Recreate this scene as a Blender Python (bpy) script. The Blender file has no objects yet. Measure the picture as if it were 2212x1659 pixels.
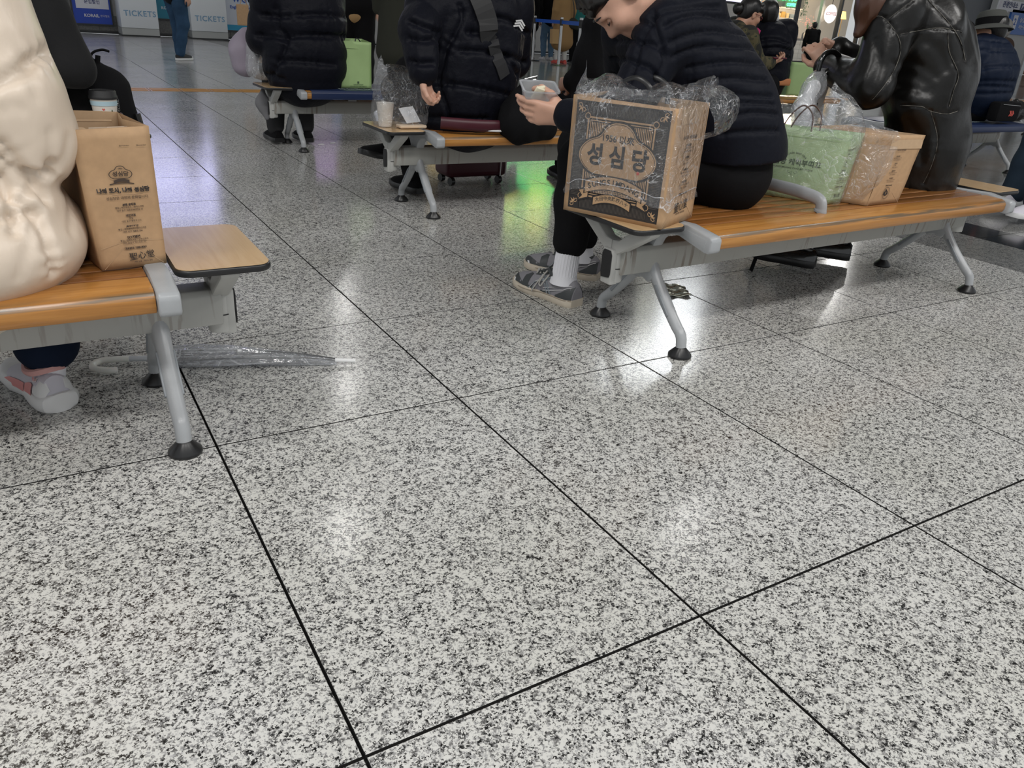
import bpy, bmesh, math, random
import numpy as np
from mathutils import Vector, Matrix, Quaternion
random.seed(7); np.random.seed(7)
D=bpy.data; SC=bpy.context.scene; COL=SC.collection
PI=math.pi
# ------------------------------------------------------------------ camera
F_PX,YAW,PITCH,ROLL,CAM_H=1679.41,0.5639047,0.4398754,0.0698947,0.8987811
def _basis():
    f=Vector((math.sin(YAW)*math.cos(PITCH),math.cos(YAW)*math.cos(PITCH),-math.sin(PITCH)))
    r=Vector((math.cos(YAW),-math.sin(YAW),0)); u=r.cross(f)
    return r*math.cos(ROLL)+u*math.sin(ROLL), -r*math.sin(ROLL)+u*math.cos(ROLL), f
CR,CU,CF=_basis(); CO=Vector((0,0,CAM_H))
cam=D.cameras.new('camera'); cam.sensor_width=36; cam.lens=F_PX/2212*36; cam.clip_start=.02; cam.clip_end=200
co=D.objects.new('camera',cam); COL.objects.link(co)
co.matrix_world=Matrix(((CR.x,CU.x,-CF.x,CO.x),(CR.y,CU.y,-CF.y,CO.y),(CR.z,CU.z,-CF.z,CO.z),(0,0,0,1)))
SC.camera=co
# ------------------------------------------------------------------ exposure, world, hall lights
SC.view_settings.view_transform='Standard'; SC.view_settings.look='None'
SC.view_settings.exposure=0.0; SC.view_settings.gamma=1.0; SC.view_settings.use_curve_mapping=False
w=D.worlds.new('hall_daylight'); SC.world=w; w.use_nodes=True
w.node_tree.nodes['Background'].inputs[0].default_value=(.93,.97,1,1)
w.node_tree.nodes['Background'].inputs[1].default_value=.58
CEIL=6.6
def area(x,y,z,sx,sy,e,col=(1,.98,.95)):
    l=D.lights.new('ceiling_light','AREA'); l.shape='RECTANGLE'; l.size=sx; l.size_y=sy; l.energy=e; l.color=col
    o=D.objects.new('ceiling_light',l); COL.objects.link(o); o.location=(x,y,z)
for (x,y,e) in ((-3,-3.2,250),(1.0,-3.4,260),(5,-3.2,220),(-3.6,1.0,190),(8.5,-1.0,220)):
    area(x,y,CEIL-.25,2.6,.9,e*.82)
for (x,y,e) in ((3.2,9.6,11),(6.7,19.4,25),(-1.5,7.5,14),(8.2,7.4,12),(14,10,90),(24,17,170),(5,14.5,22),(0.5,14.5,25)):
    l=D.lights.new('downlight','AREA'); l.shape='DISK'; l.size=.42; l.energy=e; l.color=(1,.98,.95)
    o=D.objects.new('downlight',l); COL.objects.link(o); o.location=(x,y,CEIL-.2)
# ------------------------------------------------------------------ helpers
def ray(u,v): return CF+CR*((u-1106)/F_PX)-CU*((v-829.5)/F_PX)
def oy(u,v,y): d=ray(u,v); return CO+d*((y-CO.y)/d.y)
def ox(u,v,x): d=ray(u,v); return CO+d*((x-CO.x)/d.x)
def oz(u,v,z=0.): d=ray(u,v); return CO+d*((z-CO.z)/d.z)
def V(*a): return Vector(a)
def tag(o,label=None,cat=None,group=None,kind=None):
    if label: o['label']=label
    if cat: o['category']=cat
    if group: o['group']=group
    if kind: o['kind']=kind
    return o
def empty(name,loc=(0,0,0),label=None,cat=None,group=None,rz=0,kind=None):
    o=D.objects.new(name,None); COL.objects.link(o); o.location=loc; o.rotation_euler[2]=rz
    o.empty_display_size=.1
    bpy.context.view_layer.update()
    return tag(o,label,cat,group,kind)
def link(name,me,mat=None,parent=None,loc=None,smooth=True,world=True):
    """world=True: the mesh is in world coordinates, the parent inverse keeps it there"""
    o=D.objects.new(name,me); COL.objects.link(o)
    if isinstance(mat,str): mat=M[mat]
    if mat is not None and not me.materials:
        for m in (mat if isinstance(mat,(list,tuple)) else [mat]): me.materials.append(m)
    if smooth and len(me.polygons): me.polygons.foreach_set('use_smooth',[True]*len(me.polygons))
    if loc is not None: o.location=loc
    if parent is not None:
        o.parent=parent
        if world: o.matrix_parent_inverse=WM(parent).inverted()
    return o
def WM(o):
    m=Matrix.LocRotScale(o.location,o.rotation_euler,o.scale)
    return (WM(o.parent)@o.matrix_parent_inverse@m) if o.parent else m
def mesh(verts,faces,name='m'):
    me=D.meshes.new(name); me.from_pydata([tuple(v) for v in verts],[],[tuple(f) for f in faces]); me.update(); return me
class MB:
    """collects simple shapes into one mesh"""
    def __init__(s): s.v=[]; s.f=[]; s.mi=[]; s.cur=0
    def add(s,vs,fs):
        n=len(s.v); s.v+= [tuple(v) for v in vs]; s.f+=[tuple(i+n for i in f) for f in fs]; s.mi+=[s.cur]*len(fs); return s
    def box(s,a,b,M=None):
        x0,y0,z0=a; x1,y1,z1=b
        vs=[Vector(p) for p in ((x0,y0,z0),(x1,y0,z0),(x1,y1,z0),(x0,y1,z0),(x0,y0,z1),(x1,y0,z1),(x1,y1,z1),(x0,y1,z1))]
        if M is not None: vs=[M@p for p in vs]
        return s.add(vs,[(0,3,2,1),(4,5,6,7),(0,1,5,4),(1,2,6,5),(2,3,7,6),(3,0,4,7)])
    def prism(s,poly,a,b,axis='x',M=None):
        """extrude 2D polygon; axis x: poly=(y,z); axis y: poly=(x,z); axis z: poly=(x,y)"""
        def mk(p,t): return {'x':(t,p[0],p[1]),'y':(p[0],t,p[1]),'z':(p[0],p[1],t)}[axis]
        n=len(poly); vs=[Vector(mk(p,a)) for p in poly]+[Vector(mk(p,b)) for p in poly]
        if M is not None: vs=[M@p for p in vs]
        fs=[tuple(range(n)),tuple(range(2*n-1,n-1,-1))]+[(i,i+n,(i+1)%n+n,(i+1)%n) for i in range(n)]
        return s.add(vs,fs)
    def tube(s,pts,rad,seg=12,cap=True,flat=None,closed=False):
        """swept tube; rad float or list; flat=(fx,fy) section scale in the frame normals"""
        pts=[Vector(p) for p in pts]; n=len(pts)
        rad=rad if isinstance(rad,(list,tuple)) else [rad]*n
        rings=[]; t=(pts[1]-pts[0]).normalized()
        up=Vector((0,0,1)) if abs(t.z)<.9 else Vector((1,0,0))
        nrm=(up-t*up.dot(t)).normalized()
        for i,p in enumerate(pts):
            if closed: t2=(pts[(i+1)%n]-pts[i-1]).normalized()
            else: t2=(pts[min(i+1,n-1)]-pts[max(i-1,0)]).normalized()
            q=t.rotation_difference(t2); nrm=(q@nrm); nrm=(nrm-t2*nrm.dot(t2)).normalized(); t=t2
            b=t.cross(nrm); fx,fy=flat or (1,1)
            rings.append([p+nrm*math.cos(a)*rad[i]*fy+b*math.sin(a)*rad[i]*fx for a in [2*PI*k/seg for k in range(seg)]])
        return s.rings(rings,cap=cap,closed=closed)
    def rings(s,rings,cap=True,closed=False):
        n=len(rings); seg=len(rings[0]); vs=[p for r in rings for p in r]; fs=[]
        for i in range(n if closed else n-1):
            for k in range(seg):
                a=i*seg+k; b=i*seg+(k+1)%seg; c=((i+1)%n)*seg+(k+1)%seg; d=((i+1)%n)*seg+k
                fs.append((a,b,c,d))
        if cap and not closed: fs.append(tuple(range(seg-1,-1,-1))); fs.append(tuple(range((n-1)*seg,n*seg)))
        return s.add(vs,fs)
    def lathe(s,prof,c=(0,0,0),seg=24,axis=None,cap=True):
        """prof list of (r,z)"""
        M=Matrix.Translation(Vector(c)) @ (Vector((0,0,1)).rotation_difference(Vector(axis)).to_matrix().to_4x4() if axis is not None else Matrix())
        return s.rings([[M@Vector((r*math.cos(2*PI*k/seg),r*math.sin(2*PI*k/seg),z)) for k in range(seg)] for r,z in prof],cap=cap)
    def build(s,name,mat,parent=None,smooth=False,bevel=0,world=True,seg=2,dx=0):
        me=mesh(s.v,s.f)
        if isinstance(mat,(list,tuple)):
            for m in mat: me.materials.append(m)
            me.polygons.foreach_set('material_index',s.mi)
        bm=bmesh.new(); bm.from_mesh(me); bmesh.ops.recalc_face_normals(bm,faces=bm.faces)
        if bevel:
            es=[e for e in bm.edges if e.is_manifold and e.calc_face_angle(0)>.5]
            bmesh.ops.bevel(bm,geom=es,offset=bevel,segments=seg,profile=.5,affect='EDGES',clamp_overlap=True)
        bm.to_mesh(me); bm.free()
        o=link(name,me,mat,parent,smooth=False,world=world)
        if dx: o.location.x=dx
        if smooth or bevel:
            me.polygons.foreach_set('use_smooth',[True]*len(me.polygons))
            me.set_sharp_from_angle(angle=math.radians(42))
        return o
def superloop(rx,ry,n=32,e=3.):
    out=[]
    for k in range(n):
        a=2*PI*k/n; c,s_=math.cos(a),math.sin(a)
        out.append((rx*math.copysign(abs(c)**(2/e),c),ry*math.copysign(abs(s_)**(2/e),s_)))
    return out
def rrect(x0,y0,x1,y1,r,n=5):
    pts=[]
    for cx,cy,a0 in ((x1-r,y1-r,0),(x0+r,y1-r,PI/2),(x0+r,y0+r,PI),(x1-r,y0+r,1.5*PI)):
        for k in range(n+1): a=a0+PI/2*k/n; pts.append((cx+r*math.cos(a),cy+r*math.sin(a)))
    return pts
def smooth_path(pts,sub=6,closed=False):
    pts=[Vector(p) for p in pts]; n=len(pts); out=[]
    for i in range(n if closed else n-1):
        g=lambda k: pts[k%n] if closed else pts[min(max(k,0),n-1)]
        p0,p1,p2,p3=g(i-1),g(i),g(i+1),g(i+2)
        for j in range(sub):
            t=j/sub
            out.append(.5*((2*p1)+(-p0+p2)*t+(2*p0-5*p1+4*p2-p3)*t*t+(-p0+3*p1-3*p2+p3)*t**3))
    if not closed: out.append(pts[-1])
    return out
# ------------------------------------------------------------------ materials
def nt(name):
    m=D.materials.new(name); m.use_nodes=True; t=m.node_tree; return m,t,t.nodes['Principled BSDF']
def N(t,k,**kw):
    n=t.nodes.new(k)
    for a,b in kw.items():
        if a.startswith('i_'): n.inputs[a[2:]].default_value=b
        else: setattr(n,a,b)
    return n
def ramp(t,fac,stops,interp='LINEAR'):
    r=N(t,'ShaderNodeValToRGB'); r.color_ramp.interpolation=interp
    e=r.color_ramp.elements
    while len(e)>1: e.remove(e[-1])
    e[0].position=stops[0][0]; e[0].color=(*stops[0][1],1)
    for p,c in stops[1:]:
        x=e.new(p); x.color=(*c,1)
    t.links.new(fac,r.inputs[0]); return r.outputs[0]
def g3(v): return (v,v,v)
_mc={}
def mat(name,col,rough=.5,metal=0,spec=.5,bump=0,bscale=50,sheen=0,coat=0,noise=0,nscale=8,emit=None,trans=0,bdist=.002,stretch=None,sss=0):
    if name in _mc: return _mc[name]
    m,t,b=nt(name)
    b.inputs['Base Color'].default_value=(*col,1); b.inputs['Roughness'].default_value=rough
    b.inputs['Metallic'].default_value=metal; b.inputs['Specular IOR Level'].default_value=spec
    if sheen: b.inputs['Sheen Weight'].default_value=sheen; b.inputs['Sheen Roughness'].default_value=.4
    if coat: b.inputs['Coat Weight'].default_value=coat; b.inputs['Coat Roughness'].default_value=.08
    if trans: b.inputs['Transmission Weight'].default_value=trans
    if sss: b.inputs['Subsurface Weight'].default_value=sss; b.inputs['Subsurface Radius'].default_value=(.01,.004,.002)
    if emit: b.inputs['Emission Color'].default_value=(*col,1); b.inputs['Emission Strength'].default_value=emit
    tc=N(t,'ShaderNodeTexCoord'); src=tc.outputs['Object']
    if stretch:
        mp=N(t,'ShaderNodeMapping'); mp.inputs['Scale'].default_value=stretch; t.links.new(src,mp.inputs[0]); src=mp.outputs[0]
    if noise:
        n=N(t,'ShaderNodeTexNoise'); n.inputs['Scale'].default_value=nscale; n.inputs['Detail'].default_value=5
        t.links.new(src,n.inputs['Vector'])
        c=ramp(t,n.outputs[0],[(.3,tuple(max(0,x*(1-noise)) for x in col)),(.7,tuple(min(1,x*(1+noise*.6)) for x in col))])
        t.links.new(c,b.inputs['Base Color'])
    if bump:
        n=N(t,'ShaderNodeTexNoise'); n.inputs['Scale'].default_value=bscale; n.inputs['Detail'].default_value=4
        t.links.new(src,n.inputs['Vector'])
        bp=N(t,'ShaderNodeBump'); bp.inputs['Strength'].default_value=bump; bp.inputs['Distance'].default_value=bdist
        t.links.new(n.outputs[0],bp.inputs['Height']); t.links.new(bp.outputs[0],b.inputs['Normal'])
    _mc[name]=m; return m
def granite(name,tones,rough=.13,scale=210,dirt=.12):
    """polished granite: crystal grains in world space, shifted per slab"""
    m,t,b=nt(name)
    ge=N(t,'ShaderNodeNewGeometry'); oi=N(t,'ShaderNodeObjectInfo')
    ad=N(t,'ShaderNodeVectorMath',operation='MULTIPLY_ADD'); t.links.new(oi.outputs['Random'],ad.inputs[0]); ad.inputs[1].default_value=(37,11,5); t.links.new(ge.outputs['Position'],ad.inputs[2])
    wn=N(t,'ShaderNodeTexNoise'); wn.inputs['Scale'].default_value=scale*.9; wn.inputs['Detail'].default_value=3; t.links.new(ad.outputs[0],wn.inputs['Vector'])
    vo=N(t,'ShaderNodeTexVoronoi'); vo.inputs['Scale'].default_value=scale; 
    wv=N(t,'ShaderNodeVectorMath',operation='MULTIPLY_ADD'); t.links.new(wn.outputs['Color'],wv.inputs[0]); wv.inputs[1].default_value=(.009,.009,.009); t.links.new(ad.outputs[0],wv.inputs[2]); t.links.new(wv.outputs[0],vo.inputs['Vector'])
    sp=N(t,'ShaderNodeSeparateColor'); t.links.new(vo.outputs['Color'],sp.inputs[0])
    cl=N(t,'ShaderNodeTexNoise'); cl.inputs['Scale'].default_value=scale*.22; cl.inputs['Detail'].default_value=3; t.links.new(ad.outputs[0],cl.inputs['Vector'])
    mx=N(t,'ShaderNodeMath',operation='MULTIPLY_ADD'); t.links.new(cl.outputs[0],mx.inputs[0]); mx.inputs[1].default_value=1.5; 
    m2=N(t,'ShaderNodeMath',operation='SUBTRACT'); t.links.new(sp.outputs[0],m2.inputs[0]); m2.inputs[1].default_value=.75; t.links.new(m2.outputs[0],mx.inputs[2])
    st=[(0,g3(tones[0])),(.12,g3(tones[1])),(.26,(tones[2],tones[2]*.98,tones[2]*.96)),(.44,g3(tones[3])),(.60,(tones[4],tones[4]*.995,tones[4]*.96))]
    c=ramp(t,mx.outputs[0],st)
    ln=N(t,'ShaderNodeTexNoise'); ln.inputs['Scale'].default_value=1.7; ln.inputs['Detail'].default_value=5; t.links.new(ge.outputs['Position'],ln.inputs['Vector'])
    dm=ramp(t,ln.outputs[0],[(.3,(1-dirt,1-dirt,1-dirt*1.25)),(.62,(1,1,1))])
    mu=N(t,'ShaderNodeMix',data_type='RGBA',blend_type='MULTIPLY'); mu.inputs[0].default_value=1; t.links.new(c,mu.inputs[6]); t.links.new(dm,mu.inputs[7])
    t.links.new(mu.outputs[2],b.inputs['Base Color'])
    rr=N(t,'ShaderNodeMapRange'); rr.inputs[3].default_value=rough*.7; rr.inputs[4].default_value=rough*1.5; t.links.new(ln.outputs[0],rr.inputs[0]); t.links.new(rr.outputs[0],b.inputs['Roughness'])
    b.inputs['Specular IOR Level'].default_value=.62
    return m
def wood(name,a,bcol,c,axis='x',scale=1.,rough=.28,wear=0.,coat=.4):
    m,t,b=nt(name)
    tc=N(t,'ShaderNodeTexCoord'); mp=N(t,'ShaderNodeMapping'); s=(1.6,34,34) if axis=='x' else (34,1.6,34)
    mp.inputs['Scale'].default_value=tuple(k*scale for k in s); t.links.new(tc.outputs['Object'],mp.inputs[0])
    n=N(t,'ShaderNodeTexNoise'); n.inputs['Scale'].default_value=1.6; n.inputs['Detail'].default_value=9; n.inputs['Roughness'].default_value=.66; n.inputs['Distortion'].default_value=.6
    t.links.new(mp.outputs[0],n.inputs['Vector'])
    col=ramp(t,n.outputs[0],[(.3,a),(.5,bcol),(.68,c)])
    if wear:
        ge=N(t,'ShaderNodeNewGeometry'); nn=N(t,'ShaderNodeTexNoise'); nn.inputs['Scale'].default_value=3; nn.inputs['Detail'].default_value=8; t.links.new(mp.outputs[0],nn.inputs['Vector'])
        sx=N(t,'ShaderNodeSeparateXYZ'); t.links.new(ge.outputs['Normal'],sx.inputs[0])
        # the rounded nosing is rubbed grey by legs
        mm=N(t,'ShaderNodeMath',operation='MULTIPLY'); 
        r1=N(t,'ShaderNodeMapRange'); r1.inputs[1].default_value=.25; r1.inputs[2].default_value=.7; t.links.new(sx.outputs[2],r1.inputs[0])
        r2=N(t,'ShaderNodeMapRange'); r2.inputs[1].default_value=.98; r2.inputs[2].default_value=.7; t.links.new(sx.outputs[2],r2.inputs[0])
        t.links.new(r1.outputs[0],mm.inputs[0]); t.links.new(r2.outputs[0],mm.inputs[1])
        r3=ramp(t,nn.outputs[0],[(.38,g3(0)),(.55,g3(1))]); m3=N(t,'ShaderNodeMath',operation='MULTIPLY'); t.links.new(mm.outputs[0],m3.inputs[0]); t.links.new(r3,m3.inputs[1])
        m4=N(t,'ShaderNodeMath',operation='MULTIPLY'); t.links.new(m3.outputs[0],m4.inputs[0]); m4.inputs[1].default_value=wear; m4.use_clamp=True
        mx=N(t,'ShaderNodeMix',data_type='RGBA'); t.links.new(m4.outputs[0],mx.inputs[0]); t.links.new(col,mx.inputs[6]); mx.inputs[7].default_value=(.15,.10,.055,1); col=mx.outputs[2]
    t.links.new(col,b.inputs['Base Color']); b.inputs['Roughness'].default_value=rough
    b.inputs['Coat Weight'].default_value=coat; b.inputs['Coat Roughness'].default_value=.1
    bp=N(t,'ShaderNodeBump'); bp.inputs['Strength'].default_value=.15; bp.inputs['Distance'].default_value=.0008; t.links.new(n.outputs[0],bp.inputs['Height']); t.links.new(bp.outputs[0],b.inputs['Normal'])
    return m
def streaked(name,col,dark=(.16,.12,.09),amt=.5):
    """painted beam with dark vertical runs of dried spills and scuffs"""
    m,t,b=nt(name); tc=N(t,'ShaderNodeTexCoord'); mp=N(t,'ShaderNodeMapping'); mp.inputs['Scale'].default_value=(26,2,2.2); t.links.new(tc.outputs['Object'],mp.inputs[0])
    n=N(t,'ShaderNodeTexNoise'); n.inputs['Scale'].default_value=2.2; n.inputs['Detail'].default_value=6; n.inputs['Distortion'].default_value=.4; t.links.new(mp.outputs[0],n.inputs['Vector'])
    n2=N(t,'ShaderNodeTexNoise'); n2.inputs['Scale'].default_value=5; t.links.new(tc.outputs['Object'],n2.inputs['Vector'])
    a=ramp(t,n.outputs[0],[(.55,g3(0)),(.61,g3(1))]); a2=ramp(t,n2.outputs[0],[(.42,g3(0)),(.6,g3(1))])
    mu=N(t,'ShaderNodeMath',operation='MULTIPLY'); t.links.new(a,mu.inputs[0]); t.links.new(a2,mu.inputs[1])
    mk=N(t,'ShaderNodeMath',operation='MULTIPLY'); t.links.new(mu.outputs[0],mk.inputs[0]); mk.inputs[1].default_value=amt
    mx=N(t,'ShaderNodeMix',data_type='RGBA'); t.links.new(mk.outputs[0],mx.inputs[0]); mx.inputs[6].default_value=(*col,1); mx.inputs[7].default_value=(*dark,1)
    t.links.new(mx.outputs[2],b.inputs['Base Color']); b.inputs['Roughness'].default_value=.42
    return m
def film(name,tint=(.96,.97,.99),haze=.07,gloss=.1,bscale=26,bump=.8,rough=.07):
    """thin clear plastic film: see-through, glossy creases with painted white glints, faint milky haze"""
    m,t,b=nt(name); t.nodes.remove(b); out=[n for n in t.nodes if n.type=='OUTPUT_MATERIAL'][0]
    tc=N(t,'ShaderNodeTexCoord')
    v=N(t,'ShaderNodeTexVoronoi',feature='DISTANCE_TO_EDGE'); v.inputs['Scale'].default_value=bscale
    n=N(t,'ShaderNodeTexNoise'); n.inputs['Scale'].default_value=bscale*.35; n.inputs['Detail'].default_value=6; n.inputs['Distortion'].default_value=1.6; t.links.new(tc.outputs['Object'],n.inputs['Vector'])
    md=N(t,'ShaderNodeVectorMath',operation='MULTIPLY_ADD'); t.links.new(n.outputs['Color'],md.inputs[0]); md.inputs[1].default_value=(.12,.12,.12); t.links.new(tc.outputs['Object'],md.inputs[2]); t.links.new(md.outputs[0],v.inputs['Vector'])
    ad=N(t,'ShaderNodeMath',operation='ADD'); t.links.new(n.outputs[0],ad.inputs[0]); t.links.new(v.outputs['Distance'],ad.inputs[1])
    bp=N(t,'ShaderNodeBump'); bp.inputs['Strength'].default_value=bump; bp.inputs['Distance'].default_value=.02; t.links.new(ad.outputs[0],bp.inputs['Height'])
    tr=N(t,'ShaderNodeBsdfTransparent'); tr.inputs[0].default_value=(*tint,1)
    gl=N(t,'ShaderNodeBsdfGlossy'); gl.inputs['Roughness'].default_value=rough; t.links.new(bp.outputs[0],gl.inputs['Normal'])
    df=N(t,'ShaderNodeBsdfDiffuse'); df.inputs[0].default_value=(.9,.92,.95,1)
    cr=ramp(t,v.outputs['Distance'],[(0,g3(1)),(.035,g3(0))]); nz=ramp(t,n.outputs[0],[(.47,g3(0)),(.60,g3(1))]); cm=N(t,'ShaderNodeMath',operation='MULTIPLY'); t.links.new(cr,cm.inputs[0]); t.links.new(nz,cm.inputs[1])  # white lines painted along the creases as glints
    ch=N(t,'ShaderNodeMath',operation='MULTIPLY_ADD'); t.links.new(cm.outputs[0],ch.inputs[0]); ch.inputs[1].default_value=.5; ch.inputs[2].default_value=haze
    m1=N(t,'ShaderNodeMixShader'); t.links.new(ch.outputs[0],m1.inputs[0]); t.links.new(tr.outputs[0],m1.inputs[1]); t.links.new(df.outputs[0],m1.inputs[2])
    lw=N(t,'ShaderNodeLayerWeight'); lw.inputs[0].default_value=.35; t.links.new(bp.outputs[0],lw.inputs['Normal'])
    mr=N(t,'ShaderNodeMapRange'); mr.inputs[3].default_value=gloss; mr.inputs[4].default_value=min(1,gloss+.42); t.links.new(lw.outputs['Facing'],mr.inputs[0])
    m2=N(t,'ShaderNodeMixShader'); t.links.new(mr.outputs[0],m2.inputs[0]); t.links.new(m1.outputs[0],m2.inputs[1]); t.links.new(gl.outputs[0],m2.inputs[2])
    t.links.new(m2.outputs[0],out.inputs[0]); return m
M=dict(
 steel=mat('grey_painted_casting',(.37,.385,.40),.33,spec=.55,noise=.10,nscale=14,bump=.12,bscale=260),
 steel2=mat('light_grey_painted_casting',(.47,.47,.45),.4,noise=.1,nscale=10),
 beam=streaked('stained_grey_beam',(.37,.37,.345),amt=.75),
 beam2=streaked('pale_grey_beam',(.40,.40,.38),amt=.35),
 black=mat('black_rubber',(.012,.012,.013),.32),
 blackm=mat('black_matt_plastic',(.012,.012,.013),.6),
 slat=wood('orange_varnished_slat',(.32,.135,.03),(.44,.195,.045),(.53,.26,.072),wear=1.6,rough=.30,coat=.2),
 slatd=wood('brown_varnished_slat',(.19,.070,.018),(.30,.12,.032),(.38,.17,.048),wear=0,rough=.22),
 lam=wood('beech_laminate',(.52,.34,.17),(.60,.41,.22),(.64,.46,.27),axis='y',rough=.2,coat=.25,scale=.6),
 blue=mat('navy_vinyl_cover',(.012,.024,.075),.35),
 white=mat('white_print',(.8,.8,.8),.5),
 kraft=mat('kraft_paper',(.47,.30,.165),.75,noise=.07,nscale=60,bump=.12,bscale=90),
 kraft2=mat('kraft_paper_inside',(.52,.36,.22),.8,noise=.05,nscale=60),
 ink=mat('black_ink',(.025,.022,.022),.6), ink2=mat('brown_ink',(.06,.04,.03),.6), red=mat('red_ink',(.55,.08,.06),.6),
 green=mat('pale_green_paper',(.40,.53,.29),.6,noise=.04,nscale=20,bump=.05,bscale=60),
 green2=mat('bright_green_paper',(.35,.50,.22),.6,noise=.04,nscale=20),
 dgreen=mat('dark_green_print',(.06,.10,.05),.6),
 skin=mat('skin',(.62,.36,.26),.45,sss=.08,noise=.07,nscale=12,bump=.15,bscale=180),
 skin2=mat('warm_skin',(.50,.27,.18),.45,sss=.08,noise=.08,nscale=12,bump=.1,bscale=180),
 hair=mat('black_hair',(.008,.007,.007),.35,bump=.9,bscale=30,stretch=(1,1,.15),bdist=.006),
 brownhair=mat('brown_hair',(.075,.032,.018),.35,bump=.9,bscale=30,stretch=(1,1,.12),bdist=.006),
 greyhair=mat('grey_hair',(.2,.19,.18),.6,bump=.8,bscale=60),
 puff=mat('black_down_nylon',(.006,.0065,.011),.5,spec=.11,bump=.5,bscale=38,bdist=.008,sheen=.02),
 puff2=mat('charcoal_quilted_nylon',(.006,.007,.012),.6,spec=.10,bump=.35,bscale=55,bdist=.005,sheen=.02),
 cream=mat('cream_down_nylon',(.70,.59,.48),.36,spec=.45,bump=.25,bscale=13,bdist=.012,stretch=(1.5,1,.6)),
 leather=mat('black_glossy_leather',(.006,.0055,.005),.33,spec=.36,bump=.35,bscale=9,bdist=.016,noise=.2),
 knit=mat('charcoal_fleece',(.018,.018,.019),.95,spec=.12,bump=.5,bscale=300,sheen=.08),
 blackcloth=mat('black_cloth',(.007,.007,.008),.85,spec=.12,bump=.3,bscale=120),
 grail=mat('grey_black_cloth',(.04,.04,.042),.85,spec=.12,bump=.3,bscale=120),
 olive=mat('dark_olive_cloth',(.035,.036,.028),.8,spec=.12),
 navy=mat('navy_quilted_nylon',(.006,.012,.030),.6,spec=.2,bump=.3,bscale=40,bdist=.005),
 denim=mat('blue_denim',(.035,.075,.14),.85,spec=.12,noise=.25,nscale=9,bump=.2,bscale=300),
 ddenim=mat('dark_denim',(.008,.014,.032),.85,spec=.12,noise=.2,nscale=9),
 ldenim=mat('light_denim',(.14,.24,.36),.85,spec=.12,noise=.2,nscale=9),
 slate=mat('slate_blue_cloth',(.025,.040,.060),.85,spec=.12,noise=.2,nscale=6),
 camel=mat('camel_wool',(.33,.20,.09),.9,spec=.12,bump=.3,bscale=150),
 teal=mat('teal_cloth',(.03,.19,.18),.85,spec=.12),
 tan=mat('tan_canvas',(.48,.31,.15),.85,spec=.12),
 cloudy=mat('off_white_cloth',(.55,.54,.51),.8),
 brown=mat('dark_brown_cloth',(.045,.030,.024),.85,spec=.12),
 sock=mat('white_ribbed_sock',(.78,.78,.82),.85,bump=.3,bscale=200),
 maroon=mat('maroon_nylon',(.06,.008,.016),.4),
 chrome=mat('brushed_steel',(.5,.5,.5),.25,metal=1),
 beltblue=mat('blue_belt',(.01,.10,.50),.6),
 yellow=mat('ochre_tactile_tile',(.48,.25,.05),.4,noise=.1),
 midsole=mat('cream_rubber',(.60,.53,.43),.6,noise=.12,nscale=20,bump=.2,bscale=60),
 mesh_=mat('grey_runner_mesh',(.24,.235,.255),.7,bump=.8,bscale=300,stretch=(.3,.3,3)),
 overlay=mat('dark_grey_overlay',(.045,.05,.052),.5), silver=mat('silver_stripe',(.30,.34,.37),.35,metal=.4), lace=mat('pale_lace',(.42,.41,.38),.8),
 whiteshoe=mat('white_shoe_leather',(.74,.74,.74),.45), pinkshoe=mat('pink_shoe_panel',(.72,.28,.27),.5), lilac=mat('pale_lilac_mesh',(.60,.58,.64),.7),
 shinyblack=mat('polished_black_leather',(.008,.008,.008),.12,coat=.6),
 wall=mat('painted_wall',(.55,.55,.54),.6), wallw=mat('white_panel',(.74,.77,.79),.35), darkframe=mat('dark_metal_frame',(.02,.022,.024),.35),
 granitewall=mat('grey_granite_wall',(.13,.13,.125),.3,noise=.3,nscale=40),
 film=film('clear_bag_film',haze=.03,gloss=.045), filmh=film('milky_bag_film',haze=.28,bscale=22), umb=film('clear_umbrella_film',haze=.2,gloss=.16,bscale=14),
)
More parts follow.
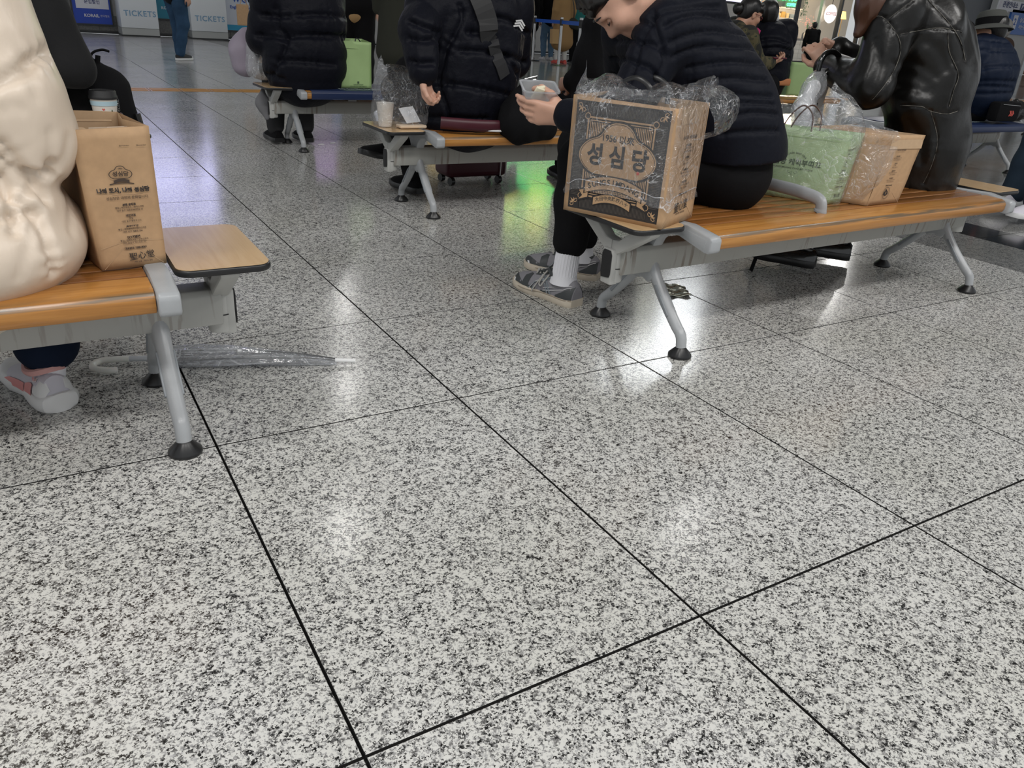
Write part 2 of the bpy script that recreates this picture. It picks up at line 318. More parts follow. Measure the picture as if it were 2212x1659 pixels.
# ------------------------------------------------------------------ soft bodies: smooth-union distance fields meshed by surface nets
def _nz(P,f,seed):
    r=np.random.RandomState(seed); o=0
    for k in range(4):
        d=r.randn(3); d/=np.linalg.norm(d)
        o=o+np.sin((P[...,0]*d[0]+P[...,1]*d[1]+P[...,2]*d[2])*f*(1+.5*k)+r.rand()*6.28)/(1+.6*k)
    return o*.45
class Sdf:
    def __init__(s,h=.01): s.h=h; s.p=[]; s.sub=[]; s.cuts=[]
    def cap(s,a,b,ra,rb=None,k=.03,flat=None,quilt=None,s0=0,wr=0,fr=30):
        s.p.append(('c',np.array(a,float),np.array(b,float),ra,ra if rb is None else rb,k,flat,quilt,s0,wr,fr)); return s
    def chain(s,pts,rads,k=.03,flat=None,quilt=None,s0=0,wr=0,fr=30):
        for i in range(len(pts)-1):
            s.cap(pts[i],pts[i+1],rads[i],rads[i+1],k,flat,quilt,s0,wr,fr)
            s0+=(Vector(pts[i+1])-Vector(pts[i])).length
        return s
    def ell(s,c,r,R=None,k=.02,neg=False):
        (s.sub if neg else s.p).append(('e',np.array(c,float),np.array(r,float),None if R is None else np.array(R,float),k)); return s
    def _ev(s,p,P):
        if p[0]=='c':
            _,a,b,ra,rb,k,flat,quilt,s0,wr,fr=p
            ab=b-a; L=np.linalg.norm(ab)+1e-9
            Q=P-a
            if flat is not None:
                w,fac=np.array(flat[0],float),flat[1]; w=w-ab*(w@ab)/L/L; w/=np.linalg.norm(w)+1e-9
                Q=Q-w*((Q@w)*(1-1/fac))[...,None]
            t=np.clip((Q@ab)/(L*L),0,1)
            d=np.linalg.norm(Q-t[...,None]*ab,axis=-1)-(ra+(rb-ra)*t)
            if quilt is not None:
                per,amp=quilt[0],quilt[1]; ss=s0+(Q@ab)/L if quilt[2:]==(1,) else s0+t*L
                d=d-amp*(np.abs(np.sin(PI*ss/per))**.55)+amp*.5
            if wr: d=d+wr*_nz(P,fr,3)
            return d
        _,c,r,R,k=p
        Q=P-c
        if R is not None: Q=Q@R   # columns of R are the ellipsoid axes
        k0=np.linalg.norm(Q/r,axis=-1); k1=np.linalg.norm(Q/(r*r),axis=-1)+1e-9
        return k0*(k0-1)/k1
    def _bb(s,p):
        if p[0]=='c':
            m=max(p[3],p[4])*(p[6][1] if p[6] else 1)+ (p[7][1] if p[7] else 0)+p[9]*1.5
            return np.minimum(p[1],p[2])-m,np.maximum(p[1],p[2])+m
        m=p[2].max(); return p[1]-m,p[1]+m
    def mesh(s,post=None):
        h=s.h; bb=[s._bb(p) for p in s.p]
        lo=np.min([b[0] for b in bb],0)-3*h; hi=np.max([b[1] for b in bb],0)+3*h
        n=np.ceil((hi-lo)/h).astype(int)+1
        Dg=np.full(n,.5,np.float32)
        def region(b,k):
            a=np.maximum(np.floor((b[0]-lo)/h-(k/h)-2),0).astype(int); c=np.minimum(np.ceil((b[1]-lo)/h+(k/h)+3),n).astype(int)
            g=np.stack(np.meshgrid(*[lo[i]+h*np.arange(a[i],c[i]) for i in range(3)],indexing='ij'),-1)
            return (slice(a[0],c[0]),slice(a[1],c[1]),slice(a[2],c[2])),g
        for p,b in zip(s.p,bb):
            k=p[5] if p[0]=='c' else p[4]
            sl,g=region(b,k); d=s._ev(p,g); A=Dg[sl]
            hh=np.maximum(k-np.abs(A-d),0)/k
            Dg[sl]=np.minimum(A,d)-hh*hh*k*.25
        for p in s.sub:
            sl,g=region(s._bb(p),p[4]); d=-s._ev(p,g); A=Dg[sl]; k=p[4]
            hh=np.maximum(k-np.abs(A-d),0)/k
            Dg[sl]=np.maximum(A,d)+hh*hh*k*.25
        for (p0,nn,rad) in s.cuts:
            g=np.stack(np.meshgrid(*[lo[i]+h*np.arange(n[i]) for i in range(3)],indexing='ij'),-1).astype(np.float32)-np.array(p0,np.float32)
            pl=g@np.array(Vector(nn).normalized(),np.float32); near=np.linalg.norm(g[...,:2],axis=-1)<rad
            Dg=np.where(near&(pl>-.3),np.maximum(Dg,pl),Dg)
        if post is not None:
            g=np.stack(np.meshgrid(*[lo[i]+h*np.arange(n[i]) for i in range(3)],indexing='ij'),-1); Dg=post(g,Dg)
        return nets(Dg,lo,h)
def nets(Dg,lo,h):
    S=Dg<0; nx,ny,nz=Dg.shape
    cs=sum(S[i:nx-1+i,j:ny-1+j,k:nz-1+k].astype(np.int8) for i in (0,1) for j in (0,1) for k in (0,1))
    mix=(cs>0)&(cs<8); ci=np.argwhere(mix); idx=np.full(mix.shape,-1,np.int32); idx[mix]=np.arange(len(ci))
    acc=np.zeros((len(ci),3)); cnt=np.zeros(len(ci))
    cor=[(i,j,k) for i in (0,1) for j in (0,1) for k in (0,1)]
    val={c:Dg[ci[:,0]+c[0],ci[:,1]+c[1],ci[:,2]+c[2]].astype(float) for c in cor}
    for a in cor:
        for ax in range(3):
            if a[ax]==0:
                b=list(a); b[ax]=1; b=tuple(b); va,vb=val[a],val[b]; x=(va<0)!=(vb<0)
                t=np.where(x,va/(va-vb+1e-12),0); p=np.array(a,float)+np.outer(t,np.array(b)-np.array(a))
                acc[x]+=p[x]; cnt[x]+=1
    vs=lo+h*(ci+acc/cnt[:,None])
    F=[]
    for ax in range(3):
        sl0=[slice(None)]*3; sl1=[slice(None)]*3; sl0[ax]=slice(0,-1); sl1[ax]=slice(1,None)
        A=S[tuple(sl0)]; B=S[tuple(sl1)]; e=np.argwhere(A!=B)
        u,v=(ax+1)%3,(ax+2)%3
        e=e[(e[:,u]>0)&(e[:,v]>0)&(e[:,u]<Dg.shape[u]-1)&(e[:,v]<Dg.shape[v]-1)]
        def cell(du,dv):
            q=e.copy(); q[:,u]-=du; q[:,v]-=dv; return idx[q[:,0],q[:,1],q[:,2]]
        q=np.stack([cell(1,1),cell(0,1),cell(0,0),cell(1,0)],1)
        fl=~A[e[:,0],e[:,1],e[:,2]]; q[fl]=q[fl][:,::-1]
        F.append(q[(q>=0).all(1)])
    F=np.concatenate(F)
    me=D.meshes.new('soft'); me.vertices.add(len(vs)); me.vertices.foreach_set('co',vs.ravel())
    me.loops.add(F.size); me.loops.foreach_set('vertex_index',F.ravel().astype(np.int32))
    me.polygons.add(len(F)); me.polygons.foreach_set('loop_start',np.arange(0,F.size,4,dtype=np.int32)); me.polygons.foreach_set('loop_total',np.full(len(F),4,np.int32))
    me.update(calc_edges=True); me.validate(); return me
def creases(o,paths,depth=.008,sig=.008,pucker=.003,pf=160,bulge=0.):
    """press stitched seams into a soft surface; each path is sighted once and laid on the cloth"""
    from mathutils.bvhtree import BVHTree
    me=o.data; bv=BVHTree.FromPolygons([v.co for v in me.vertices],[tuple(p.vertices) for p in me.polygons])
    co_=np.zeros(len(me.vertices)*3); me.vertices.foreach_get('co',co_); P=co_.reshape(-1,3)
    nn=np.zeros(len(P)*3); me.vertices.foreach_get('normal',nn); nn=nn.reshape(-1,3); off=np.zeros(len(P))
    for uvs in paths:
        pts=[]; ar=[]
        for p in smooth_path([V(u,v,0) for u,v in uvs],8):
            h=bv.ray_cast(CO,ray(p.x,p.y).normalized())
            if h[0] is not None and (not pts or (h[0]-pts[-1]).length<.15): pts.append(h[0])
        if len(pts)<2: continue
        Q=np.array([list(p) for p in pts]); lo,hi=Q.min(0)-.06,Q.max(0)+.06
        idx=np.where(((P>lo)&(P<hi)).all(1))[0]
        if not len(idx): continue
        best=np.full(len(idx),9.); arc=np.zeros(len(idx)); s0=0
        for i in range(len(Q)-1):
            ab=Q[i+1]-Q[i]; L=np.linalg.norm(ab)+1e-9; t=np.clip(((P[idx]-Q[i])@ab)/(L*L),0,1); dd=np.linalg.norm(P[idx]-Q[i]-t[:,None]*ab,axis=1)
            m=dd<best; best[m]=dd[m]; arc[m]=s0+t[m]*L; s0+=L
        off[idx]-=depth*np.exp(-(best/sig)**2)
        off[idx]+=pucker*np.sin(arc*pf+3*np.sin(arc*pf*.37))*np.exp(-(best/(sig*2.6))**2)
    P+=nn*off[:,None]; me.vertices.foreach_set('co',P.ravel()); me.update()
def soft(sdf,name,mat_,parent=None,post=None): return link(name,sdf.mesh(post),mat_,parent)
# ------------------------------------------------------------------ people
def frame(f,up=(0,0,1)):
    f=Vector(f).normalized(); u=Vector(up); l=u.cross(f).normalized(); u=f.cross(l); return f,l,u   # forward, left, up
def head_prims(S,c,f,up=(0,0,1),sc=1.,neck=None,k=.02):
    c=Vector(c); f,l,u=frame(f,up); R=np.array([list(f),list(l),list(u)]).T
    g=lambda x,y,z: c+(f*x+l*y+u*z)*sc
    r=lambda *a: [q*sc for q in a]
    S.ell(g(-.012,0,.03),r(.096,.077,.088),R,k=.02)
    S.ell(g(.030,0,-.035),r(.062,.060,.080),R,k=.03)
    S.cap(g(0,.045,-.065),g(.062,.012,-.098),.02*sc,.017*sc,k=.03); S.cap(g(0,-.045,-.065),g(.062,-.012,-.098),.02*sc,.017*sc,k=.03)
    S.cap(g(.076,0,.012),g(.102,0,-.030),.008*sc,.013*sc,k=.015); S.cap(g(.090,.012,-.036),g(.090,-.012,-.036),.010*sc,k=.01)
    S.cap(g(.082,.016,-.064),g(.082,-.016,-.064),.0085*sc,k=.008); S.cap(g(.080,.014,-.076),g(.080,-.014,-.076),.009*sc,k=.008)
    S.cap(g(.078,.034,.02),g(.078,-.034,.02),.013*sc,k=.02); S.cap(g(.066,0,-.098),g(.070,0,-.1),.017*sc,k=.02)
    for q in (-1,1):
        S.ell(g(.062,q*.042,-.03),r(.022,.022,.02),R,k=.03)
        S.ell(g(-.006,q*.076,-.012),r(.020,.009,.032),R,k=.006); S.ell(g(.0,q*.084,-.008),r(.009,.006,.017),R,k=.004,neg=True)
        S.ell(g(.088,q*.032,-.002),r(.016,.016,.011),R,k=.012,neg=True)
    if neck is not None: S.cap(g(-.025,0,-.06),neck,.056*sc,.06*sc,k=.03)
    return g
def eyes(parent,g,mat_=None):
    for q in (-1,1):
        b=MB(); b.lathe([(.0115*math.sin(a),-.0115*math.cos(a)) for a in [PI*k/8 for k in range(9)]],g(.072,q*.032,-.002),10); b.build('eye',M['skin'],parent,smooth=True)
        b=MB(); b.tube([g(.086,q*.020,-.004),g(.090,q*.032,-.008),g(.083,q*.044,-.004)],.0016,6); b.build('eyelashes',M['ink'],parent)
        b=MB(); b.tube([g(.090,q*.014,.026),g(.093,q*.03,.031),g(.082,q*.048,.026)],[.002,.0035,.0015],6); b.build('eyebrow',M['hair'],parent)
def hand_prims(S,w,d,n,side=1,curl=(.5,.5,.5,.5),thumb=.4,sc=1.,spread=.12,L=1.):
    """w wrist, d pointing direction of the palm, n palm normal (the side fingers curl to), side=+1 thumb towards n x d"""
    w=Vector(w); d=Vector(d).normalized(); n=Vector(n); n=(n-d*n.dot(d)).normalized(); a=n.cross(d)*side
    g=lambda x,y,z: w+(d*x+a*y+n*z)*sc
    S.cap(w-d*.03*sc,g(.012,0,0),.027*sc,.027*sc,k=.015,flat=(a,1.15))
    for y in (-.026,-.009,.009,.026): S.cap(g(.01,y*.6,0),g(.085-.004*abs(y*50),y,0),.0155*sc,.0125*sc,k=.016)
    tips=[]
    for i,(y,ln) in enumerate(((.029,.072),(.010,.080),(-.010,.074),(-.028,.058))):
        p=g(.084-.006*(i==3),y,0); ang=0; yy=(y/.029)*spread
        dd=(d+a*yy).normalized(); ph=[.45,.30,.25]
        for j in range(3):
            ang+=curl[i]*(1.0 if j else .8)
            v=dd*math.cos(ang)+n*math.sin(ang); q=p+v*ln*L*ph[j]*1.05*sc
            S.cap(p,q,(.0105-.0012*j)*sc,(.0098-.0014*j)*sc,k=.0035); p=q
        tips.append(p)
    b=g(.018,.022,.006); t1=g(.050,.046,.012+.02*thumb); t2=g(.078,.052,.014+.045*thumb); t3=g(.100,.050-.01*thumb,.014+.06*thumb)
    S.cap(b,t1,.0165*sc,.0135*sc,k=.012); S.cap(t1,t2,.0125*sc,.011*sc,k=.006); S.cap(t2,t3,.011*sc,.009*sc,k=.004)
    return tips
def seated_joints(px,py,f,seat=.39,lean=.05,h=1.,twist=0,knee=None,foot=.02,headtilt=0):
    f=Vector((*f,0)).normalized(); l=Vector((-f.y,f.x,0)); P=Vector((px,py,seat+.10)); J={'f':f,'l':l,'pel':P}
    J['chest']=P+V(0,0,.30*h)+f*lean; J['neck']=P+V(0,0,.50*h)+f*lean*1.7; J['head']=J['neck']+V(0,0,.15)+f*(.03+lean*.4)
    for q,s_ in ((1,'L'),(-1,'R')):
        J['h'+s_]=P+l*.09*q; J['k'+s_]=P+l*.13*q+f*.43+V(0,0,.01); J['a'+s_]=P+l*.13*q+f*(.43+foot)+V(0,0,.09-P.z)
        J['s'+s_]=J['neck']+l*.185*q-V(0,0,.045); J['e'+s_]=J['s'+s_]+f*.07-V(0,0,.27)+l*.05*q; J['w'+s_]=J['e'+s_]+f*.22-l*.06*q+V(0,0,.02)
    return J
def standing_joints(px,py,f,h=1.,step=0.,arms=0):
    f=Vector((*f,0)).normalized(); l=Vector((-f.y,f.x,0)); P=Vector((px,py,.93*h)); J={'f':f,'l':l,'pel':P}
    J['chest']=P+V(0,0,.30*h); J['neck']=P+V(0,0,.52*h); J['head']=P+V(0,0,.68*h)
    for q,s_ in ((1,'L'),(-1,'R')):
        J['h'+s_]=P+l*.09*q-V(0,0,.02); J['k'+s_]=P+l*.10*q+f*(.06+.12*step*q)-V(0,0,.44*h); J['a'+s_]=P+l*.10*q+f*(.30*step*q)-V(0,0,(.93-.09)*h)
        J['s'+s_]=J['neck']+l*.19*q-V(0,0,.05); J['e'+s_]=J['s'+s_]-V(0,0,.29)+l*.04*q; J['w'+s_]=J['e'+s_]-V(0,0,.24)+f*.06
    return J
def shoe(parent,ankle,d,mats,L=.28,tall=.09,W=.05,sole=.03,name='shoe',label=None,flip=False):
    """mats=(upper, sole, collar); the shoe stands on the floor below the ankle, or hangs with it"""
    d=Vector(d); f,l,u=frame(d,(0,0,1)); a=Vector(ankle); base=a-u*.085-f*.07
    root=tag(D.objects.new(name,None),label); COL.objects.link(root); root.parent=parent; root.location=base; root.matrix_parent_inverse=WM(parent).inverted() if parent else Matrix()
    root.empty_display_size=.05
    prof=[(0,.55,.70),(.04,.78,.84),(.15,.88,.94),(.28,.86,1.0),(.40,.84,.98),(.52,.90,.86),(.66,1.0,.74),(.80,.98,.64),(.91,.80,.56),(.97,.55,.47),(1,.25,.38)]
    rg=[]
    for s_,wd,ht in prof:
        r=[]
        for k in range(20):
            t=2*PI*k/20; y=math.cos(t)*W*wd*(1 if abs(math.cos(t))<.8 else 1); z=sole*.5+max(0,math.sin(t))**.7*(tall*ht*1.0-sole*.5) if math.sin(t)>0 else sole*.5
            r.append(base+f*(s_*L)+l*y*(1-.18*max(0,math.sin(t)))+u*z)
        rg.append(r)
    b=MB(); b.rings(rg); b.build('upper',mats[0],root,smooth=True)
    out=[]; 
    for s_,wd,_ in prof: out.append((s_,wd))
    poly=[(s_*L*1.02-.004*L,W*wd*1.07) for s_,wd in out]+[(s_*L*1.02-.004*L,-W*wd*1.07) for s_,wd in out[::-1]]
    def lift(x): return .010*max(0,(x/L-.72)/.3)**2
    b=MB(); vs=[]; n=len(poly)
    for zz,sc in ((0,.93),(.25,1.0),(.75,1.02),(1,.97)):
        for x,y in poly: vs.append(base+f*x+l*y*sc+u*(sole*zz+lift(x)*(1-.4*zz)))
    fs=[tuple(range(n-1,-1,-1)),tuple(range(3*n,4*n))]
    for j in range(3): fs+=[(j*n+i,j*n+(i+1)%n,(j+1)*n+(i+1)%n,(j+1)*n+i) for i in range(n)]
    b.add(vs,fs); b.build('sole',mats[1],root,smooth=True)
    b=MB(); b.tube([base+f*(.075*L/.28+.052*math.cos(t))+l*(.036*math.sin(t))+u*(tall*.93+.012*math.cos(t)) for t in [2*PI*k/18 for k in range(18)]],.008,8,closed=True); b.build('collar',mats[2],root,smooth=True)
    return root,(base,f,l,u,prof,L,W,tall,sole)
def person(J,label,jacket=None,trousers='blackcloth',shoes=None,hair='hair',skin='skin',res=.012,group=None,body_res=.012,jm='puff',quilt=None,slq=None,jr=1.,sr=1.,hem=None,hood=None,wr=.004,head=True,hands=None,tr=1.,socks=None,headf=None,legs=True,flare=0,longhair=None,fringe=1.,flatten=1.25,cuffs=True,hairpost=None,body_extra=None,jacket_extra=None,tk=.03):
    f,l=J['f'],J['l']; base=Vector((J['pel'].x,J['pel'].y,0))
    R=empty('person',base,label,'person',group)
    # body: one continuous skin surface under the clothes
    S=Sdf(body_res)
    S.chain([J['pel'],J['chest'],J['neck']],[.105,.11,.052],k=.05,flat=(l,1.35))
    for q in 'LR':
        S.chain([J['neck']-V(0,0,.05),J['s'+q],J['e'+q],J['w'+q]],[.045,.045,.037,.025],k=.03)
        if legs: S.chain([J['pel'],J['h'+q],J['k'+q],J['a'+q]],[.08,.075,.052,.030],k=.03)
        if legs: 
            S.cap(J['a'+q]-V(0,0,.03),J['a'+q]+J.get('d'+q,f)*.10-V(0,0,.055),.026,.018,k=.02)
    hf=headf if headf is not None else f
    g=None
    if head: g=head_prims(S,J['head'],hf,J.get('hup',(0,0,1)),1.,J['neck'])
    for q in 'LR':
        if hands and q in hands: hand_prims(S,J['w'+q],**hands[q])
        else: hand_prims(S,J['w'+q],(J['w'+q]-J['e'+q]).normalized(),l*(1 if q=='R' else -1),side=(1 if q=='R' else -1),curl=(.5,.55,.6,.65))
    if body_extra: body_extra(S)
    soft(S,'body',M[skin],R)
    if head and g:
        eyes(R,g)
        if hair:
            H=Sdf(max(.006,body_res*.9)); hfv,hl,hu=frame(hf,J.get('hup',(0,0,1))); RR=np.array([list(hfv),list(hl),list(hu)]).T
            H.ell(g(-.024,0,.045),[.100,.086,.088],RR,k=.02); H.ell(g(-.055,0,-.005),[.06,.075,.08],RR,k=.03)
            H.cap(g(.05,.055,.06),g(.078,.02,.05),.022,.016,k=.02); H.cap(g(.05,-.055,.06),g(.078,-.02,.05),.022,.016,k=.02)
            if not fringe:
                for t in range(7): y=-.05+.1*t/6; H.cap(g(.055,y,.095),g(.088-.01*abs(y)*20,y*1.1,.068+.010*((t*5)%3)),.015,.006,k=.01)
            for t in range(9 if fringe else 0):
                y=-.055+.11*t/8; H.cap(g(.062,y,.09),g(.092-.012*abs(y)*20,y*1.1,.035+.012*((t*7)%3)),.016,.006,k=.01)
            if longhair:
                for a,b,ra,rb in longhair: H.cap(a,b,ra,rb,k=.03,wr=.006,fr=80)
            soft(H,'hair',M[hair],R)
    # trousers
    if legs:
        T=Sdf(res)
        T.chain([J['pel']+V(0,0,.10),J['pel']],[.13*tr,.145*tr],k=.05,flat=(l,1.25))
        for q in 'LR':
            a=J['a'+q]; hm=J.get('hem'+q,.015); e=a+(J['k'+q]-a).normalized()*hm
            T.chain([J['h'+q],J['k'+q],(J['k'+q]+e)/2,e],[.105*tr,.080*tr,.070*tr,.060*tr],k=.035,wr=.005,fr=34)
        soft(T,'trousers',M[trousers],R)
    if jacket is not False:
        U=Sdf(res)
        hemz=hem if hem is not None else .02
        if 'cut' in J: U.cuts.append(J['cut'])
        lo=J['pel']+V(0,0,hemz-.04)
        pts=[lo,J['pel'].lerp(J['chest'],.5),J['chest'],J['neck']-V(0,0,.07),J['neck']+V(0,0,.0)]
        rr=[(.165+flare)*jr,.155*jr,.155*jr,.125*jr,.075]
        if 'spine' in J: pts,rr=J['spine']
        U.chain(pts,rr,k=.045,flat=(l,flatten),quilt=quilt,wr=wr,fr=26)
        for q in 'LR':
            w_=J['w'+q]; e_=J['e'+q]; end=e_.lerp(w_,.92)
            U.chain([J['neck']-V(0,0,.06),J['s'+q]],[.085*sr,.088*sr],k=.04)
            U.chain([J['s'+q],e_,end],[.086*sr,.072*sr,.056*sr],k=.03,quilt=slq,wr=wr,fr=34)
        if hood: U.chain(*hood,k=.03,wr=.004,fr=40)
        if jacket_extra: jacket_extra(U)
        soft(U,jacket or 'jacket',M[jm],R)
    if shoes:
        for q in 'LR': shoe(R,J['a'+q],J.get('d'+q,f),shoes)
    if socks:
        for q in 'LR':
            b=MB(); b.tube([J['a'+q]+V(0,0,.10),J['a'+q]+V(0,0,.02),J['a'+q]-V(0,0,.03)],[.042,.043,.046],16); b.build('sock',M[socks],R,smooth=True)
    return R,g
# ------------------------------------------------------------------ text and flat print
def text_mesh(body,size,bold=0.,align='CENTER',spacing=1.):
    c=D.curves.new('t','FONT'); c.body=body; c.size=size; c.align_x=align; c.align_y='CENTER'; c.offset=bold*size; c.resolution_u=3; c.space_character=spacing
    o=D.objects.new('t',c); COL.objects.link(o); dg=bpy.context.evaluated_depsgraph_get(); me=D.meshes.new_from_object(o.evaluated_get(dg))
    D.objects.remove(o); vs=[v.co.copy() for v in me.vertices]; fs=[tuple(p.vertices) for p in me.polygons]; D.meshes.remove(me); return vs,fs
class Face:
    """a flat frame on a surface: origin o, x axis ex, y axis ey (unit), outward n"""
    def __init__(s,o,ex,ey,lift=.0008,warp=None):
        s.o=Vector(o); s.ex=Vector(ex).normalized(); s.ey=Vector(ey); s.ey=(s.ey-s.ex*s.ey.dot(s.ex)).normalized(); s.n=s.ex.cross(s.ey); s.lift=lift; s.b={}; s.warp=warp
    def P(s,x,y,k=1.):
        p=s.o+s.ex*x+s.ey*y+s.n*s.lift*k
        return p+s.n*s.warp(x,y) if s.warp else p
    def _b(s,m): return s.b.setdefault(m,MB())
    def poly(s,m,pts,k=1.): s._b(m).add([s.P(x,y,k) for x,y in pts],[tuple(range(len(pts)))])
    def rect(s,m,x0,y0,x1,y1,k=1.): s.poly(m,[(x0,y0),(x1,y0),(x1,y1),(x0,y1)],k)
    def frame(s,m,x0,y0,x1,y1,t,k=1.):
        s.rect(m,x0,y0,x1,y0+t,k); s.rect(m,x0,y1-t,x1,y1,k); s.rect(m,x0,y0+t,x0+t,y1-t,k); s.rect(m,x1-t,y0+t,x1,y1-t,k)
    def stroke(s,m,pts,wd,k=1.,closed=False):
        pts=[Vector(p) for p in pts]; n=len(pts); L=[];R_=[]
        for i in range(n):
            a=pts[(i-1)%n] if closed or i else pts[i]; b=pts[(i+1)%n] if closed or i<n-1 else pts[i]
            t=(b-a).normalized(); q=Vector((-t.y,t.x))*wd/2; L.append(pts[i]+q); R_.append(pts[i]-q)
        vs=[s.P(p.x,p.y,k) for p in L]+[s.P(p.x,p.y,k) for p in R_]
        s._b(m).add(vs,[(i,(i+1)%n,n+(i+1)%n,n+i) for i in range(n if closed else n-1)])
    def text(s,m,body,x,y,size,bold=0.,k=1.5,rot=0,sx=1,align='CENTER',spacing=1.,flip=False):
        vs,fs=text_mesh(body,size,bold,align,spacing); c,q=math.cos(rot),math.sin(rot)
        if flip: c,q=-c,-q
        s._b(m).add([s.P(x+v.x*sx*c-v.y*q,y+v.x*sx*q+v.y*c,k) for v in vs],fs)
    def arc_text(s,m,body,cx,cy,r,size,bold=0.,up=True,k=1.5,gap=1.):
        n=len(body); st=size*.72*gap/r
        for i,ch in enumerate(body):
            a=(i-(n-1)/2)*st
            if up: s.text(m,ch,cx+r*math.sin(a),cy+r*math.cos(a),size,bold,k,rot=-a)
            else: s.text(m,ch,cx+r*math.sin(a),cy-r*math.cos(a),size,bold,k,rot=a)
    def build(s,parent,name='print'):
        for m,b in s.b.items():
            me=mesh(b.v,b.f); link(name,me,M[m] if isinstance(m,str) else m,parent,smooth=False)
# ------------------------------------------------------------------ floor
GR=granite('speckled_granite',(.012,.075,.21,.42,.67),scale=340,rough=.15)
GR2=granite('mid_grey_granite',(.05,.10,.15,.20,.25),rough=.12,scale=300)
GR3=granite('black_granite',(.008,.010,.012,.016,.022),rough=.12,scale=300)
grout=mat('dark_joint',(.012,.011,.010),.8)
X0,Y1=-.35203,1.59591
floor=empty('floor',(0,0,0),kind='structure')
b=MB(); b.box((-8,-6,-.05),(45,21,-.012)); b.build('joint_bed',grout,floor)
def tilemesh(w_,d_,g=.0050,h=.012):
    b=MB(); a,c=w_/2-g/2,d_/2-g/2; e=.0008
    b.add([(-a,-c,-h),(a,-c,-h),(a,c,-h),(-a,c,-h),(-a,-c,-e),(a,-c,-e),(a,c,-e),(-a,c,-e),(-a+e,-c+e,0),(a-e,-c+e,0),(a-e,c-e,0),(-a+e,c-e,0)],
      [(0,1,5,4),(1,2,6,5),(2,3,7,6),(3,0,4,7),(4,5,9,8),(5,6,10,9),(6,7,11,10),(7,4,8,11),(8,9,10,11)]); me=mesh(b.v,b.f); return me
_tm={}
def tm(w_,d_,m):
    k=(round(w_,3),round(d_,3),m.name)
    if k not in _tm: me=tilemesh(w_,d_); me.materials.append(m); me.materials.append(grout); me.polygons.foreach_set('material_index',[1,1,1,1,0,0,0,0,0]); _tm[k]=me
    return _tm[k]
cells=[]
rows=[(Y1-.903-.9*(k+1)+0.0,.9) for k in range(4)][::-1]+[(Y1-.903,.903)]+[(Y1+.6*k,.6) for k in range(12)]
YT=Y1+7.2   # 8.796 : start of the last narrow course before the tactile strip
rows.append((YT,8.98-YT))
rows+=[(9.29+.6*k,.6) for k in range(19)]
cols=[(X0+.6*k,.6,GR) for k in range(-12,6)]+[(X0+3.6,3.78-X0-3.6,GR)]
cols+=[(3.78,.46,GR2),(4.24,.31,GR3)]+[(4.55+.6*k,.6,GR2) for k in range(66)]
def vis(x,y):
    d=Vector((x,y,0))-CO; z=d.dot(CF)
    if z<.1: return None
    return (1106+F_PX*d.dot(CR)/z,829.5-F_PX*d.dot(CU)/z,z)
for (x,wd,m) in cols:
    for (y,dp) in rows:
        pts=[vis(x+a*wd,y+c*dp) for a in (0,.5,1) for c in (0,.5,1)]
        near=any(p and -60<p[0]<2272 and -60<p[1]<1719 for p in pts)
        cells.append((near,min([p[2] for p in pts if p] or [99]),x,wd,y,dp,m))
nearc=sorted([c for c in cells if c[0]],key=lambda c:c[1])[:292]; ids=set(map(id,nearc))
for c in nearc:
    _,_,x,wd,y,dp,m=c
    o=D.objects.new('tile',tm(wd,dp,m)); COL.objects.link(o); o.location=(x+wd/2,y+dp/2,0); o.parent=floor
rest={}
for c in cells:
    if id(c) in ids: continue
    _,_,x,wd,y,dp,m=c; b=rest.setdefault(m.name,(m,MB()))[1]; g=.0021
    b.add([(x+g,y+g,0),(x+wd-g,y+g,0),(x+wd-g,y+dp-g,0),(x+g,y+dp-g,0)],[(0,1,2,3)])
for m,b in rest.values(): tag(b.build('distant_tiles',m,floor),kind='stuff')
# tactile strip: ochre tiles in a row
b=MB(); b.prism([(0,0),(.29,0),(.29,.02),(0,.02)],0,.297,'y')
tac=MB(); tac.box((.004,.004,-.01),(.296,.296,.001))
for k in range(4): tac.box((.02,.035+.065*k,.001),(.28,.065+.065*k,.005))
tme=mesh(tac.v,tac.f); tme.materials.append(M['yellow'])
for k in range(46):
    o=D.objects.new('tactile_tile',tme); COL.objects.link(o); o.location=(.255+.3*(k-5),8.985,0); o.parent=floor
# ------------------------------------------------------------------ shell
b=MB(); b.box((-8,-6,CEIL),(45,23,CEIL+.2)); tag(b.build('ceiling',mat('ceiling_paint',(.42,.43,.44),.7)),kind='structure')
b=MB(); b.box((-8,20.95,0),(21.5,21.15,CEIL)); wb=tag(b.build('wall_back',M['wall']),kind='structure')
b=MB(); b.box((-8,20.90,.03),(6.2,20.95,.36)); b.build('granite_dado',M['granitewall'],wb)
b=MB(); b.box((-8,20.86,0),(21.4,20.95,.05)); b.build('skirting',M['darkframe'],wb)
for k in range(36):
    b=MB(); x=-7+.4*k
    if x<6.0: b.box((x+.006,20.885,.06),(x+.394,20.9,.34)); b.build('dado_panel',M['granitewall'],wb)
